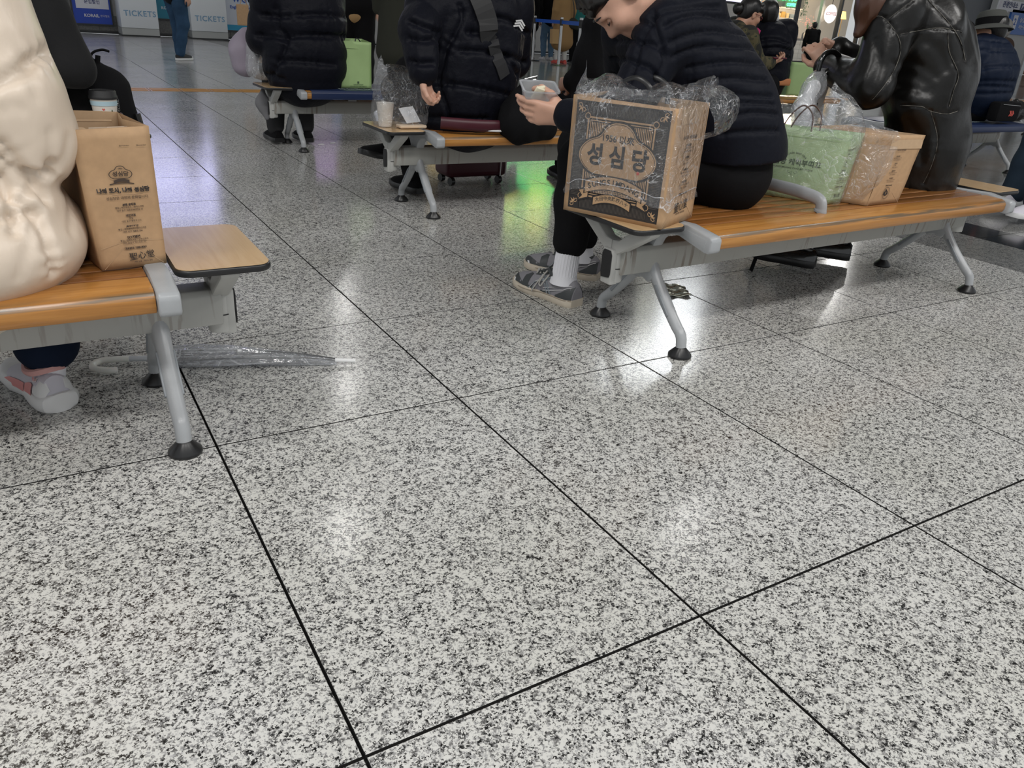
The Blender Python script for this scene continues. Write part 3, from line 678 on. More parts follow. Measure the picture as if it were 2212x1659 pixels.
# ------------------------------------------------------------------ ticket counters and posters
for i,(xa,xb,lb) in enumerate(((2.17,2.92,'white ticket counter pedestal with blue TICKETS lettering, left of the two'),(3.60,4.38,'white ticket counter pedestal with blue TICKETS lettering, right of the walker in jeans'))):
    R=empty('ticket_counter',((xa+xb)/2,20.35,0),lb,'counter',group='ticket counters along the back wall')
    b=MB(); b.box((xa,20.12,.17),(xb,20.86,1.12)); b.build('cabinet',M['wallw'],R,bevel=.008)
    b=MB(); b.box((xa,20.14,.03),(xb,20.86,.166)); b.build('plinth',mat('grey_plinth',(.42,.43,.42),.4),R)
    b=MB(); b.box((xa-.01,20.16,0),(xb+.01,20.86,.03)); b.build('base',M['darkframe'],R)
    b=MB(); b.box((xa-.05,20.08,.98 if i==0 else .93),(xb+.05,20.6,1.01 if i==0 else .96)); b.build('shelf',mat('grey_shelf',(.30,.29,.33),.3),R,bevel=.004)
    F=Face(((xa+xb)/2,20.118,0),(1,0,0),(0,0,1),.002)
    M['ltr']=mat('pale_blue_lettering',(.20,.36,.52),.5)
    F.text('ltr','TICKETS',.02,.455 if i==0 else .43,.155,.018,spacing=1.12); F.build(R,'lettering')
def poster(name,label,cat,xa,xb,z0,z1,col,y=20.84,fn=None,frame=.03,emit=None):
    R=empty(name,((xa+xb)/2,y,0),label,cat)
    b=MB(); b.box((xa,y,z0),(xb,y+.03,z1)); b.build('panel',mat(col[0],col[1],.35,emit=emit),R)
    b=MB()
    for q in ((xa-frame,z0-frame,xa,z1+frame),(xb,z0-frame,xb+frame,z1+frame),(xa,z0-frame,xb,z0),(xa,z1,xb,z1+frame)): b.box((q[0],y-.02,q[1]),(q[2],y+.05,q[3]))
    b.build('frame',M['darkframe'],R)
    if fn: F=Face(((xa+xb)/2,y-.002,z0),(1,0,0),(0,0,1),.003); fn(F); F.build(R)
    return R
M['pwhite']=mat('poster_white',(.72,.72,.78),.4); M['pnavy']=mat('poster_navy_text',(.02,.03,.15),.5); M['pred']=mat('poster_red_text',(.5,.03,.06),.5); M['pblue']=mat('poster_blue_text',(.03,.10,.42),.5); M['pcyan']=mat('poster_cyan',(.02,.32,.55),.4)
def f1(F):
    F.rect('pwhite',-.30,.30,.34,1.3,1)
    F.text('pred','KTX 15~40%',.02,.68,.085,.02); F.text('pnavy','일반열차',-.13,.54,.085,.02,k=2); F.text('pred','15~30%',.17,.54,.085,.02,k=2); F.text('pnavy','운임할인',.02,.43,.085,.02)
    F.text('pwhite','KORAIL',-.02,.16,.085,.03); F.text('pwhite','한국철도',.24,.16,.05)
poster('poster_panel','bright blue wall poster with a white box and red percentages','poster',1.33,2.07,.19,1.5,('poster_blue',(.012,.06,.46)),fn=f1)
poster('poster_panel','narrow strip of blue poster left of the percentage poster','poster',.55,1.22,.19,1.5,('poster_blue2',(.012,.07,.42)),fn=lambda F:F.text('pwhite','A',.28,.2,.06))
poster('poster_panel','teal blue poster behind the walker in jeans','poster',2.96,3.55,.37,1.5,('poster_teal',(.008,.24,.36)),fn=lambda F:(F.text('pwhite','KORAIL',0.0,.22,.08,.03)))
def f2(F):
    F.rect('pcyan',-.42,0,.42,.12,1); F.text('pblue','W·G',-.02,.66,.16,.03); F.text('pblue','English support',.02,.50,.088,.03); F.text('pred','OK!',.02,.38,.1,.04)
poster('poster_panel','white and blue poster reading English support OK!','poster',4.46,5.3,.20,1.5,('poster_pale',(.62,.66,.74)),fn=f2)
poster('poster_panel','tall bright blue panel behind the camel jacket walker','poster',7.0,7.45,.32,2.2,('poster_sky',(.02,.26,.55)))
# standing banner behind the queue
R=empty('standing_banner',(13.3,18.2,0),'white standing banner with blue and red text beyond the rope barrier','banner')
b=MB(); b.box((12.9,18.2,.12),(13.75,18.23,1.5)); b.build('panel',M['pwhite'],R); b=MB(); b.box((12.85,18.15,.03),(13.8,18.3,.13)); b.build('foot',M['darkframe'],R)
F=Face((13.32,18.198,.12),(1,0,0),(0,0,1),.002)
for k,(t,s_,c) in enumerate((('찾아오시는길',.10,'pnavy'),('이용 안내',.09,'pnavy'),('지하이',.20,'pblue'),('GO',.2,'pblue'),('서비스',.13,'pred'),('열차 승차권',.09,'pred'))): F.text(c,t,0,1.2-.19*k,s_,.02)
F.build(R)
# departure displays above the counters and a green LED board: their glow shows in the polished floor
def screen(name,label,a,b_,z0,z1,col,e,cat='screen',texts=None,depth=.1):
    a=Vector((*a,0)); b_=Vector((*b_,0)); R=empty(name,(a+b_)/2,label,cat)
    ex=(b_-a).normalized(); n=Vector((ex.y,-ex.x,0)); Mx=Matrix(((ex.x,-n.x,0,a.x),(ex.y,-n.y,0,a.y),(0,0,1,0),(0,0,0,1))); w_=(b_-a).length
    B=MB(); B.box((-.06,.01,z0-.06),(w_+.06,depth,z1+.06),Mx); B.build('housing',M['darkframe'],R)
    B=MB(); B.box((0,0,z0),(w_,.01,z1),Mx); B.build('display',mat('lit_'+name+str(round(z0*10)),col,.5,emit=e),R)
    for t in (.2,.8):
        B=MB(); B.tube([Mx@V(w_*t,depth/2,z1),Mx@V(w_*t,depth/2,CEIL)],.02,8); B.build('hanger',M['darkframe'],R)
    if texts:
        F=Face(a+ex*w_/2-n*0+V(0,0,z0),ex,(0,0,1),.004); 
        F.n=n; texts(F,w_,z1-z0); F.build(R,'letters')
    return R
screen('departure_display','lilac departure display hanging above the counters',(1.3,20.6),(3.9,20.6),2.5,4.5,(.62,.62,1.0),2.6)
screen('departure_display','pink purple display hanging right of the lilac one',(6.4,20.6),(7.7,20.6),2.7,3.5,(.72,.45,.95),.7)
screen('window_glow_panel','added white glowing panel over the queue, standing in for a bright window',(10.0,13.6),(12.1,11.65),4.3,6.4,(.95,.98,1.0),8.)  # added unseen panel, stands in for the bright window mirrored in the floor
screen('advert_display','pale lilac advert display behind the woman with glasses',tuple(oy(1545,10,18.5))[:2],tuple(oy(1632,10,18.5))[:2],1.72,3.2,(.72,.68,.95),1.4)
M['lgreen']=mat('led_green',(.05,.9,.25),.5,emit=7.); M['lyel']=mat('led_yellow',(.95,.75,.12),.5,emit=9.)
def tx(F,w_,h):
    for k in range(4): F.rect('lgreen',-w_/2+.1,h*(.22+.19*k),w_/2-.1,h*(.22+.19*k)+.03)
    for k,t in enumerate(('도착','출발','열차','시각')): F.text('lyel',t,-w_/2+.5+.75*k,h*.83,.26,.03)
    F.text('lyel','15:42 서울 12:38 부산',-.2,h*.96,.17,.02)
screen('led_board','green and yellow LED departure board hanging over the hall',(9.3,16.5),(12.2,15.0),2.25,3.5,(.12,.40,.14),2.4,texts=tx)
screen('led_board','warm white lit sign hanging left of the green board',(8.9,11.2),(9.9,10.6),3.6,4.7,(.95,.95,.78),1.1)
# ------------------------------------------------------------------ benches
def cone_foot(b,x,y):
    b.lathe([(.034,0),(.036,.004),(.035,.009),(.017,.028),(.014,.033)],(x,y,0),20)
LEGH=.0
def leg_unit(parent,X):
    """cast end frame at local x=0: seat rail above, inverted-Y leg below"""
    hw=.021
    # rail
    top=[(-.262,.374),(-.255,.384),(-.16,.397),(-.06,.392),(0,.390),(.06,.392),(.16,.397),(.255,.384),(.262,.374)]
    bot=[(.262,.342),(.252,.334),(.235,.335),(.13,.358),(.075,.352),(.045,.325),(.033,.30),(.030,.268),(-.030,.268),(-.033,.30),(-.045,.325),(-.075,.352),(-.13,.358),(-.235,.335),(-.252,.334),(-.262,.342)]
    b=MB(); b.prism([(y,z) for y,z in top+bot],-hw,hw,'x'); b.build('seat_rail',M['steel'],parent,bevel=.006,world=False,dx=X)
    for sy in (-1,1):
        b=MB(); b.prism([(sy*.245,.375),(sy*.15,.385),(sy*.12,.368),(sy*.236,.345)],-hw-.0015,hw+.0015,'x'); b.build('rail_recess',M['steel'],parent,bevel=.004,world=False,dx=X)
    b=MB(); b.lathe([(.0315,.2655),(.0315,.2675)],(0,0,0),20); b.build('joint_ring',M['blackm'],parent,world=False,dx=X)
    b=MB()
    hub=[(-.029,.264),(.029,.264),(.036,.235),(.055,.205),(.03,.185),(0,.196),(-.03,.185),(-.055,.205),(-.036,.235)]
    b.prism(hub,-.019,.019,'x'); 
    b.build('leg_hub',M['steel'],parent,bevel=.007,world=False,dx=X)
    for sy in (-1,1):
        P=smooth_path([(0,sy*.012,.262),(0,sy*.040,.215),(0,sy*.090,.155),(0,sy*.155,.092),(0,sy*.186,.064),(0,sy*.194,.030)],4)
        n=len(P); b=MB(); b.tube(P,[.0195-.0035*(i/n) for i in range(n)],14,flat=(1.0,.95)); 
        L=b.build('leg',M['steel'],parent,smooth=True,world=False,dx=X)
        b=MB()
        q=[(sy*.060,.186),(sy*.069,.191),(sy*.139,.114),(sy*.131,.107)]
        b.prism(q if sy>0 else q[::-1],-.0205,-.0150,'x'); b.prism(q if sy>0 else q[::-1],.0150,.0205,'x'); o=b.build('leg_recess',mat('shaded_casting_recess',(.24,.26,.28),.45),parent,bevel=.002,world=False,dx=X)  # darker plate: shade of the leg slot put into its colour
        b=MB(); cone_foot(b,0,sy*.194); b.build('rubber_foot',M['black'],L,smooth=True,world=False)
def table_unit(parent,X,side):
    """side table post at local x=side*.135 and the laminate top"""
    x=side*.135; s_=side
    b=MB(); b.tube([(x,0,.196),(x,0,.296)],.0265,20,flat=(1,1.08)); b.box((min(x,x+s_*.030),-.024,.192),(max(x,x+s_*.030),.024,.300)); b.build('post',M['steel2'],parent,bevel=.005,world=False,dx=X)
    b=MB(); b.lathe([(.0285,.240),(.0285,.242)],(x,0,0),20); b.build('joint_ring',M['blackm'],parent,world=False,dx=X)
    b=MB(); b.prism([(-.017,.215),(.017,.210),(.021,.225),(.021,.283),(.014,.296),(-.014,.296),(-.021,.283),(-.021,.225)],x+s_*.030,x+s_*.034,'x'); b.build('end_plug',M['blackm'],parent,bevel=.001,world=False,dx=X)
    for sy in (-1,1):
        b=MB(); b.prism([(0,.286),(sy*.024,.286),(sy*.155,.368),(sy*.162,.381),(sy*.105,.381),(sy*.085,.371),(sy*.030,.330),(0,.326)],x-.020,x+.020,'x'); b.build('bracket_arm',M['steel2'],parent,bevel=.005,world=False,dx=X)
    b=MB(); b.box((x-.02,-.16,.376),(x+.02,.16,.382)); b.build('bracket_plate',M['steel2'],parent,world=False,dx=X)
    xa,xb=sorted((side*.028,side*.222)); po=rrect(xa,-.178,xb,.178,.034,6)
    b=MB(); b.prism(po,.382,.398,'z'); b.build('edge_band',M['black'],parent,bevel=.0055,world=False,seg=3,dx=X)
    b=MB(); b.prism(rrect(xa+.0035,-.1745,xb-.0035,.1745,.031,6),.3975,.3990,'z'); b.build('table_top',M['lam'],parent,world=False,dx=X)
def bench(x,yc,length,rot,label,left_table=False,right_table=False,cover=False,divider=None,legs=(0,1),beam='beam'):
    R=empty('waiting_bench',(x,yc,0),label,'bench',rz=rot)
    L=length
    for k in (0,1):
        leg_unit(R,L*k)
    lo=-.135 if left_table else -.02; hi=L+(.135 if right_table else .02)
    b=MB(); b.prism([(-.036,.222),(.036,.222),(.040,.262),(.040,.292),(.032,.306),(-.032,.306),(-.040,.292),(-.040,.262)],lo,hi,'x'); b.build('beam',M[beam],R,bevel=.003,world=False)
    if left_table: table_unit(R,0,-1)
    if right_table: table_unit(R,L,1)
    # slats: wide nosed boards front and back, five thin ones between
    xa,xb=.0225,L-.0225
    def nose(sy):
        pts=[(-.245,.352),(-.240,.341),(-.228,.338),(-.160,.345),(-.152,.352),(-.152,.3855),(-.158,.389),(-.225,.387),(-.238,.382),(-.245,.371)]
        return [(sy*-y if sy>0 else y,z) for y,z in pts][::(1 if sy<0 else -1)]
    bl='blue' if cover else None
    for sy in (-1,1):
        b=MB(); b.prism(nose(sy),xa,xb,'x'); b.build('slat',M['slat'],R,bevel=.002,world=False)
    for k in range(5):
        y=-.148+.0592*k; b=MB(); b.box((xa,y+.003,.362),(xb,y+.0562,.388)); b.build('slat',M['slatd'],R,bevel=.002,world=False)
    for xx in (L*.25,L*.5,L*.75):
        b=MB(); b.box((xx-.02,-.22,.337),(xx+.02,.22,.3605)); b.box((xx-.03,-.035,.304),(xx+.03,.035,.338)); b.build('seat_support',M['steel'],R,world=False)
    if divider:
        for dx in divider:
            P=smooth_path([(dx,-.150,.388),(dx,-.152,.402),(dx,-.142,.424),(dx,-.10,.434),(dx,.0,.438),(dx,.13,.434),(dx,.165,.424),(dx,.175,.388)],5)
            b=MB(); b.tube(P,[.0165 if 3<i<len(P)-4 else .019 for i in range(len(P))],12,flat=(1.25,.75)); b.build('seat_divider',M['steel'],R,smooth=True,world=False)
    if cover:
        c0,c1=cover; b=MB(); b.prism([(-.250,.352),(-.246,.336),(-.20,.334),(-.20,.340),(-.244,.342),(-.2465,.372),(-.238,.388),(-.15,.3915),(.15,.3915),(.238,.388),(.2465,.372),(.2465,.345),(.250,.345),(.250,.374),(.240,.392),(.15,.3955),(-.15,.3955),(-.240,.392),(-.250,.374)],xa+c0,xb-c1,'x'); b.build('seat_cover',M['blue'],R,bevel=.001,world=False)
    return R
BL=bench(.183-1.61,1.787,1.61,0,'wooden slat bench at the left with a grey end rail, the nearest bench',right_table=True,left_table=True,beam='beam2')
BR=bench(1.589,1.778,1.611,math.radians(2.05),'long wooden slat bench at the right carrying the printed bag and the green bag',left_table=True,right_table=True,divider=(.585,))
BM=bench(1.623,3.573,1.61,0,'wooden slat bench in the second row under the person with the shoulder bag',left_table=True,right_table=True)
BN=bench(.2-1.61,3.573,1.61,0,'bench hidden behind the cream coat, only its table corner showing',right_table=True)
BB=bench(1.576,5.476,1.61,0,'blue covered bench in the third row at the left',left_table=True,right_table=True,cover=(.03,.0))
BF=bench(6.85-1.61,3.687,1.61,0,'blue covered bench at the right under the man in the grey hat',right_table=False,cover=(.0,.012),divider=(.80,))
BG=bench(5.25,5.476,1.61,0,'bench far behind under the woman with glasses',left_table=True)
BH=bench(8.85,5.476,1.61,0,'most distant bench at the right edge, only feet and beam end showing')
def cover_text(R,x,y,t,size,flip=True,col='white'):
    F=Face(R.location+V(x,y,.3966),(1,0,0),(0,1,0),.0006); F.text(col,t,0,0,size,.02,flip=flip,spacing=1.05); F.build(R,'lettering')
M['pgreen']=mat('pale_print',(.55,.66,.62),.5)
cover_text(BB,.46,-.165,'교통약자배려석',.062,col='pgreen')
cover_text(BF,1.12,-.12,'교통약자배려석',.05,col='pgreen')
# ------------------------------------------------------------------ people
def bend(J,**kw):
    for k,v in kw.items(): J[k]=Vector(v)
    return J
# 1. cream coat, nearest on the left
def cream_person():
    R=empty('person',(-.2,1.8,0),'person in a puffy cream down coat and dark jeans sitting at the left edge','person')
    f=V(0,1,0); l=V(-1,0,0)
    B=Sdf(.012); P=V(-.20,1.82,.49)
    B.chain([P,V(-.22,1.82,.78),V(-.22,1.84,1.0)],[.10,.10,.05],k=.05,flat=(l,1.3)); head_prims(B,(-.23,1.86,1.15),(0,1,-.2),neck=(-.22,1.84,1.0))
    for q in (1,-1):
        h=P+V(.08*q,0,0); k=V(-.16+.10*q,2.2,.50); a=V(-.165+.125*q,2.0,.12)
        B.chain([P,h,k,a],[.08,.07,.05,.027],k=.03); B.cap(a-V(0,0,.02),a+V(-.03,.10,-.06),.024,.018)
    B.chain([V(-.22,1.84,.96),V(-.06,1.80,.93),V(-.02,1.74,.66),V(-.10,2.0,.68)],[.045,.042,.036,.026],k=.03)
    B.chain([V(-.22,1.84,.96),V(-.40,1.80,.93),V(-.44,1.76,.66),V(-.30,2.0,.66)],[.045,.042,.036,.026],k=.03)
    hand_prims(B,V(-.10,2.0,.68),V(-.3,.9,0),V(0,0,-1),1); hand_prims(B,V(-.30,2.0,.66),V(.3,.9,0),V(0,0,-1),-1)
    soft(B,'body',M['skin'],R)
    C=Sdf(.0065)
    # torso: three fat bands, then the skirt of the coat spreading on the seat
    C.chain([V(-.19,1.76,.445),V(-.20,1.78,.57),V(-.21,1.80,.72),V(-.22,1.82,.88),V(-.22,1.84,1.0)],[.175,.155,.16,.16,.10],k=.05,flat=(l,1.30),quilt=(.155,.034),s0=.045,wr=.005,fr=22)
    C.ell((-.155,1.70,.452),(.215,.17,.105),k=.05)
    C.ell((-.06,1.86,.455),(.135,.19,.085),k=.05)
    C.ell((-.07,1.73,.535),(.105,.13,.06),k=.04)
    # near sleeve hanging beside the body, pinched twice
    C.chain([V(-.20,1.80,.95),V(-.075,1.76,.93),V(-.055,1.73,.80)],[.11,.105,.112],k=.03,wr=.005,fr=24)
    C.chain([V(-.055,1.73,.79),V(-.035,1.72,.71),V(-.020,1.725,.655)],[.098,.113,.110],k=.022,wr=.006,fr=26)
    C.chain([V(-.020,1.725,.650),V(-.045,1.83,.63),V(-.085,1.95,.66)],[.098,.094,.06],k=.022,wr=.006,fr=30)
    C.cap(V(-.055,1.70,.575),V(-.02,1.80,.585),.052,.045,k=.02)
    C.chain([V(-.22,1.82,.95),V(-.40,1.80,.93),V(-.44,1.75,.66),V(-.33,1.95,.64)],[.11,.115,.105,.06],k=.03)
    soft(C,'coat',M['cream'],R)
    T=Sdf(.010)
    T.chain([V(-.06,2.2,.50),V(-.045,2.07,.32),V(-.038,1.965,.148)],[.085,.072,.068],k=.03,wr=.004); T.chain([V(-.25,2.2,.50),V(-.27,2.09,.32),V(-.285,2.02,.14)],[.085,.07,.056],k=.03,wr=.004)
    T.chain([V(-.2,1.85,.47),V(-.06,2.2,.50)],[.11,.085],k=.03); T.chain([V(-.2,1.85,.47),V(-.25,2.2,.50)],[.11,.085],k=.03)
    tr=soft(T,'jeans',M['ddenim'],R)
    # sock + heel-up sneaker
    b=MB(); b.tube([V(-.034,1.972,.17),V(-.036,1.955,.11),V(-.044,1.948,.075)],[.034,.031,.031],18); b.build('sock',M['sock'],R,smooth=True)
    return R
CP=cream_person()
cc_o=[c for c in CP.children if c.name.startswith('coat')][0]
creases(cc_o,([(-60,215),(0,176),(45,150),(75,128),(108,110)],[(5,312),(30,345),(60,372),(110,380)],[(0,348),(30,372),(70,384)],[(100,377),(112,360)],[(0,470),(40,462),(82,456)],[(20,420),(70,455),(110,540),(118,590)],[(60,382),(95,425),(98,432)],[(0,385),(25,440),(30,500)]),depth=.013,sig=.010,pucker=.0028,pf=120)
creases(cc_o,([(62,130),(66,160),(80,210)],[(62,135),(40,175),(10,200)],[(110,290),(112,330),(95,365)],[(150,300),(140,340),(110,372)],[(5,240),(25,228),(45,235)],[(130,390),(150,440),(155,500)],[(70,470),(60,540),(40,600)]),depth=.004,sig=.012,pucker=0)
# cream coat person's sneaker, heel towards us
def heel_shoe(R):
    S0=empty('shoe',(-.045,1.95,0)); tag(S0,'white sneaker with pink heel panels'); S0.parent=R; S0.matrix_parent_inverse=WM(R).inverted()
    d=V(-.34,.94,0).normalized(); l=V(-d.y,d.x,0); heel=V(-.036,1.905,0)
    def P(x,y,z): return heel+d*x+l*y+V(0,0,z+max(0,.0)+ .020*math.cos(min(x/.16,1)*PI/2)*0)
    prof=[(0,.62,.60),(.03,.80,.86),(.10,.90,.94),(.22,.88,.80),(.36,.86,.88),(.50,.92,.78),(.65,1.05,.62),(.80,1.0,.50),(.92,.78,.42),(1,.3,.28)]
    L,W,tall=.265,.046,.098; rg=[]
    for s_,wd,ht in prof:
        rg.append([P(s_*L,math.cos(t)*W*wd*(1-.22*max(0,math.sin(t))),.026+max(0,math.sin(t))**.6*(tall*ht*1.04-.026) if math.sin(t)>0 else .02) for t in [2*PI*k/24 for k in range(24)]])
    b=MB(); b.rings(rg); b.build('upper',M['lilac'],S0,smooth=True)
    rg=[]
    for s_,wd,e in [(-.035,.55,0),(-.02,.86,0),(.04,1.06,0),(.2,1.05,0),(.40,.90,1),(.6,1.12,1),(.8,1.1,2),(.93,.8,3),(1.0,.4,4)]:
        r=[]
        for k in range(16):
            t=2*PI*k/16; r.append(P(s_*L,math.copysign(abs(math.cos(t))**.6,math.cos(t))*W*wd,.024+.001*e*2+math.copysign(abs(math.sin(t))**.7,math.sin(t))*.0235*(1-.05*e)))
        rg.append(r)
    b=MB(); b.rings(rg); b.build('sole',M['whiteshoe'],S0,smooth=True)
    # heel cup, side band and pink wedges as shaped overlays on the surface
    def sp(x,ang,o=.002):
        s_=x
        for i in range(len(prof)-1):
            if prof[i][0]<=s_<=prof[i+1][0]:
                k=(s_-prof[i][0])/(prof[i+1][0]-prof[i][0]); wd=prof[i][1]*(1-k)+prof[i+1][1]*k; ht=prof[i][2]*(1-k)+prof[i+1][2]*k
        return P(s_*L-(o if s_<.02 else 0),math.cos(ang)*(W*wd*(1-.22*max(0,math.sin(ang)))+o),.026+max(0,math.sin(ang))**.6*(tall*ht-.026)+o*.3)
    def patch(name,m,xs,a0,a1,o=.002):
        b=MB(); vs=[];n=len(xs);k=6
        for i,x in enumerate(xs):
            lo=a0[i] ; hi=a1[i]
            for j in range(k+1): vs.append(sp(x,lo+(hi-lo)*j/k,o))
        b.add(vs,[(i*(k+1)+j,i*(k+1)+j+1,(i+1)*(k+1)+j+1,(i+1)*(k+1)+j) for i in range(n-1) for j in range(k)]); b.build(name,M[m],S0,smooth=True)
    patch('heel_panel','whiteshoe',[0.002,.03,.08,.14],[.15,.1,.1,.15],[.9,.95,.9,.4]); patch('heel_panel','whiteshoe',[0.002,.03,.08,.14],[PI-.15,PI-.1,PI-.1,PI-.15],[PI-.9,PI-.95,PI-.9,PI-.4])
    pass
    patch('pink_wedge','pinkshoe',[.16,.20,.25,.30],[0.0,0.0,0.0,0.05],[.45,.55,.5,.35],.0035); patch('pink_wedge','pinkshoe',[.32,.45,.6,.7],[0.02]*4,[.3,.3,.35,.2],.003)
    patch('logo_tab','white',[.10,.15,.20],[.62,.62,.62],[.85,.88,.85],.0035)
    p=sp(.15,.73,.0045); F=Face(p,-d,V(0,0,1)+l*-.25,.0006); F.text('pinkshoe','FILA',0,0,.013,.04); F.build(S0,'logo')
    b=MB(); pts=[]
    for k in range(20):
        t=2*PI*k/20; pts.append(P(.052+.045*math.cos(t),.037*math.sin(t),.094+.012*math.cos(t)**2))
    b.tube(pts,.0085,8,closed=True); b.build('collar',mat('pink_lining',(.66,.36,.34),.8),S0,smooth=True)
heel_shoe(CP)
o=CP.children[0]
# hem stitching of the jeans
# 2. charcoal fleece person of the second row, only the arm shows
J=seated_joints(-.10,3.52,(.05,1),lean=.02); J=bend(J,sR=(.10,3.45,.93),eR=(.185,3.38,.635),wR=(.10,3.62,.60))
person(J,'person in a charcoal fleece seated behind the cream coat, only an arm showing',jm='knit',trousers='blackcloth',wr=.006,sr=.95,shoes=('blackcloth','black','blackcloth'))
# 3. man in quilted jacket
def quilted_man():
    J={'f':V(-.75,.62,0).normalized()}; f=J['f']; l=V(-f.y,f.x,0); J['l']=l
    J['pel']=V(1.96,1.87,.49); J['chest']=V(1.83,1.93,.76); J['neck']=oy(1432,0,2.02); J['head']=oy(1338,-14,1.99)
    J.update(hL=V(1.90,1.86,.49),hR=V(1.97,1.98,.49),kL=V(1.565,2.13,.485),kR=V(1.72,2.36,.49),aL=V(1.535,2.135,.105),aR=V(1.77,2.36,.10))
    J.update(sL=oy(1436,74,1.88),eL=V(1.475,1.835,.66),wL=V(1.345,2.01,.648),sR=V(1.72,2.17,.88),eR=oy(1345,185,2.28),wR=oy(1310,268,2.20))
    J['hup']=V(-.80,.45,.40).normalized(); J['hemL']=.115; J['hemR']=.06
    # nearly closed eyes, looking down at the food box
    spine=([V(1.985,1.87,.49),V(1.975,1.875,.56),V(1.925,1.90,.67),V(1.84,1.94,.775),V(1.725,1.98,.86),oy(1480,30,1.99),oy(1440,4,2.0)],[.158,.156,.158,.155,.143,.108,.060])
    J['spine']=spine
    J['dL']=V(-.22,.97,0); J['dR']=V(-.5,.85,0)
    J['cut']=(V(1.98,1.87,.545),V(.10,0,-1),.34)
    J['wL']=oy(1222,249,2.03); J['eL']=V(1.485,1.85,.66)
    R,g=person(J,'man in a black quilted jacket bending over a lunch box',jacket='quilted_jacket',jm='puff2',trousers='blackcloth',res=.0065,body_res=.0052,jr=1,sr=.92,flatten=1.22,wr=.004,headf=V(-.33,.14,-.93),
      hands={'L':dict(d=V(-.84,.50,.02),n=V(.42,.80,.35),side=1,curl=(.28,.42,.50,.60),thumb=.9,spread=.06)},tr=.98,fringe=0)
    return R,J
QM,QJ=quilted_man()
qj=[c for c in QM.children if c.name.startswith('quilted_jacket')][0]
_z=lambda L: [(1230+x*.2079,y*.2079) for x,y in L]
creases(qj,[_z(L) for L in ([(860,190),(1000,110),(1200,75),(1420,60),(1560,70)],[(1000,270),(1150,190),(1350,150),(1600,185),(1760,215)],[(1050,440),(1200,380),(1400,330),(1600,320),(1830,350)],[(1080,590),(1250,520),(1450,480),(1700,478),(1920,500)],
  [(1230,710),(1450,665),(1650,640),(2000,655)],[(1240,880),(1450,840),(1700,812),(2060,825)],[(1400,985),(1600,960),(1800,985),(2110,995)],[(1560,1090),(1800,1065),(2130,1080)],[(1600,1240),(1900,1170),(2160,1185)],[(1560,1400),(1800,1370),(2170,1355)],
  [(560,235),(700,225),(835,240)],[(470,425),(600,415),(745,432)],[(440,610),(560,620),(700,640)],[(430,780),(520,790),(640,850)],[(870,120),(840,250),(740,430),(690,640),(620,850)],[(860,200),(930,400),(1000,600),(900,830)],[(720,660),(850,720),(960,880)],[(760,440),(880,470),(980,560)])],depth=.011,sig=.0075,pucker=.0018,pf=190)
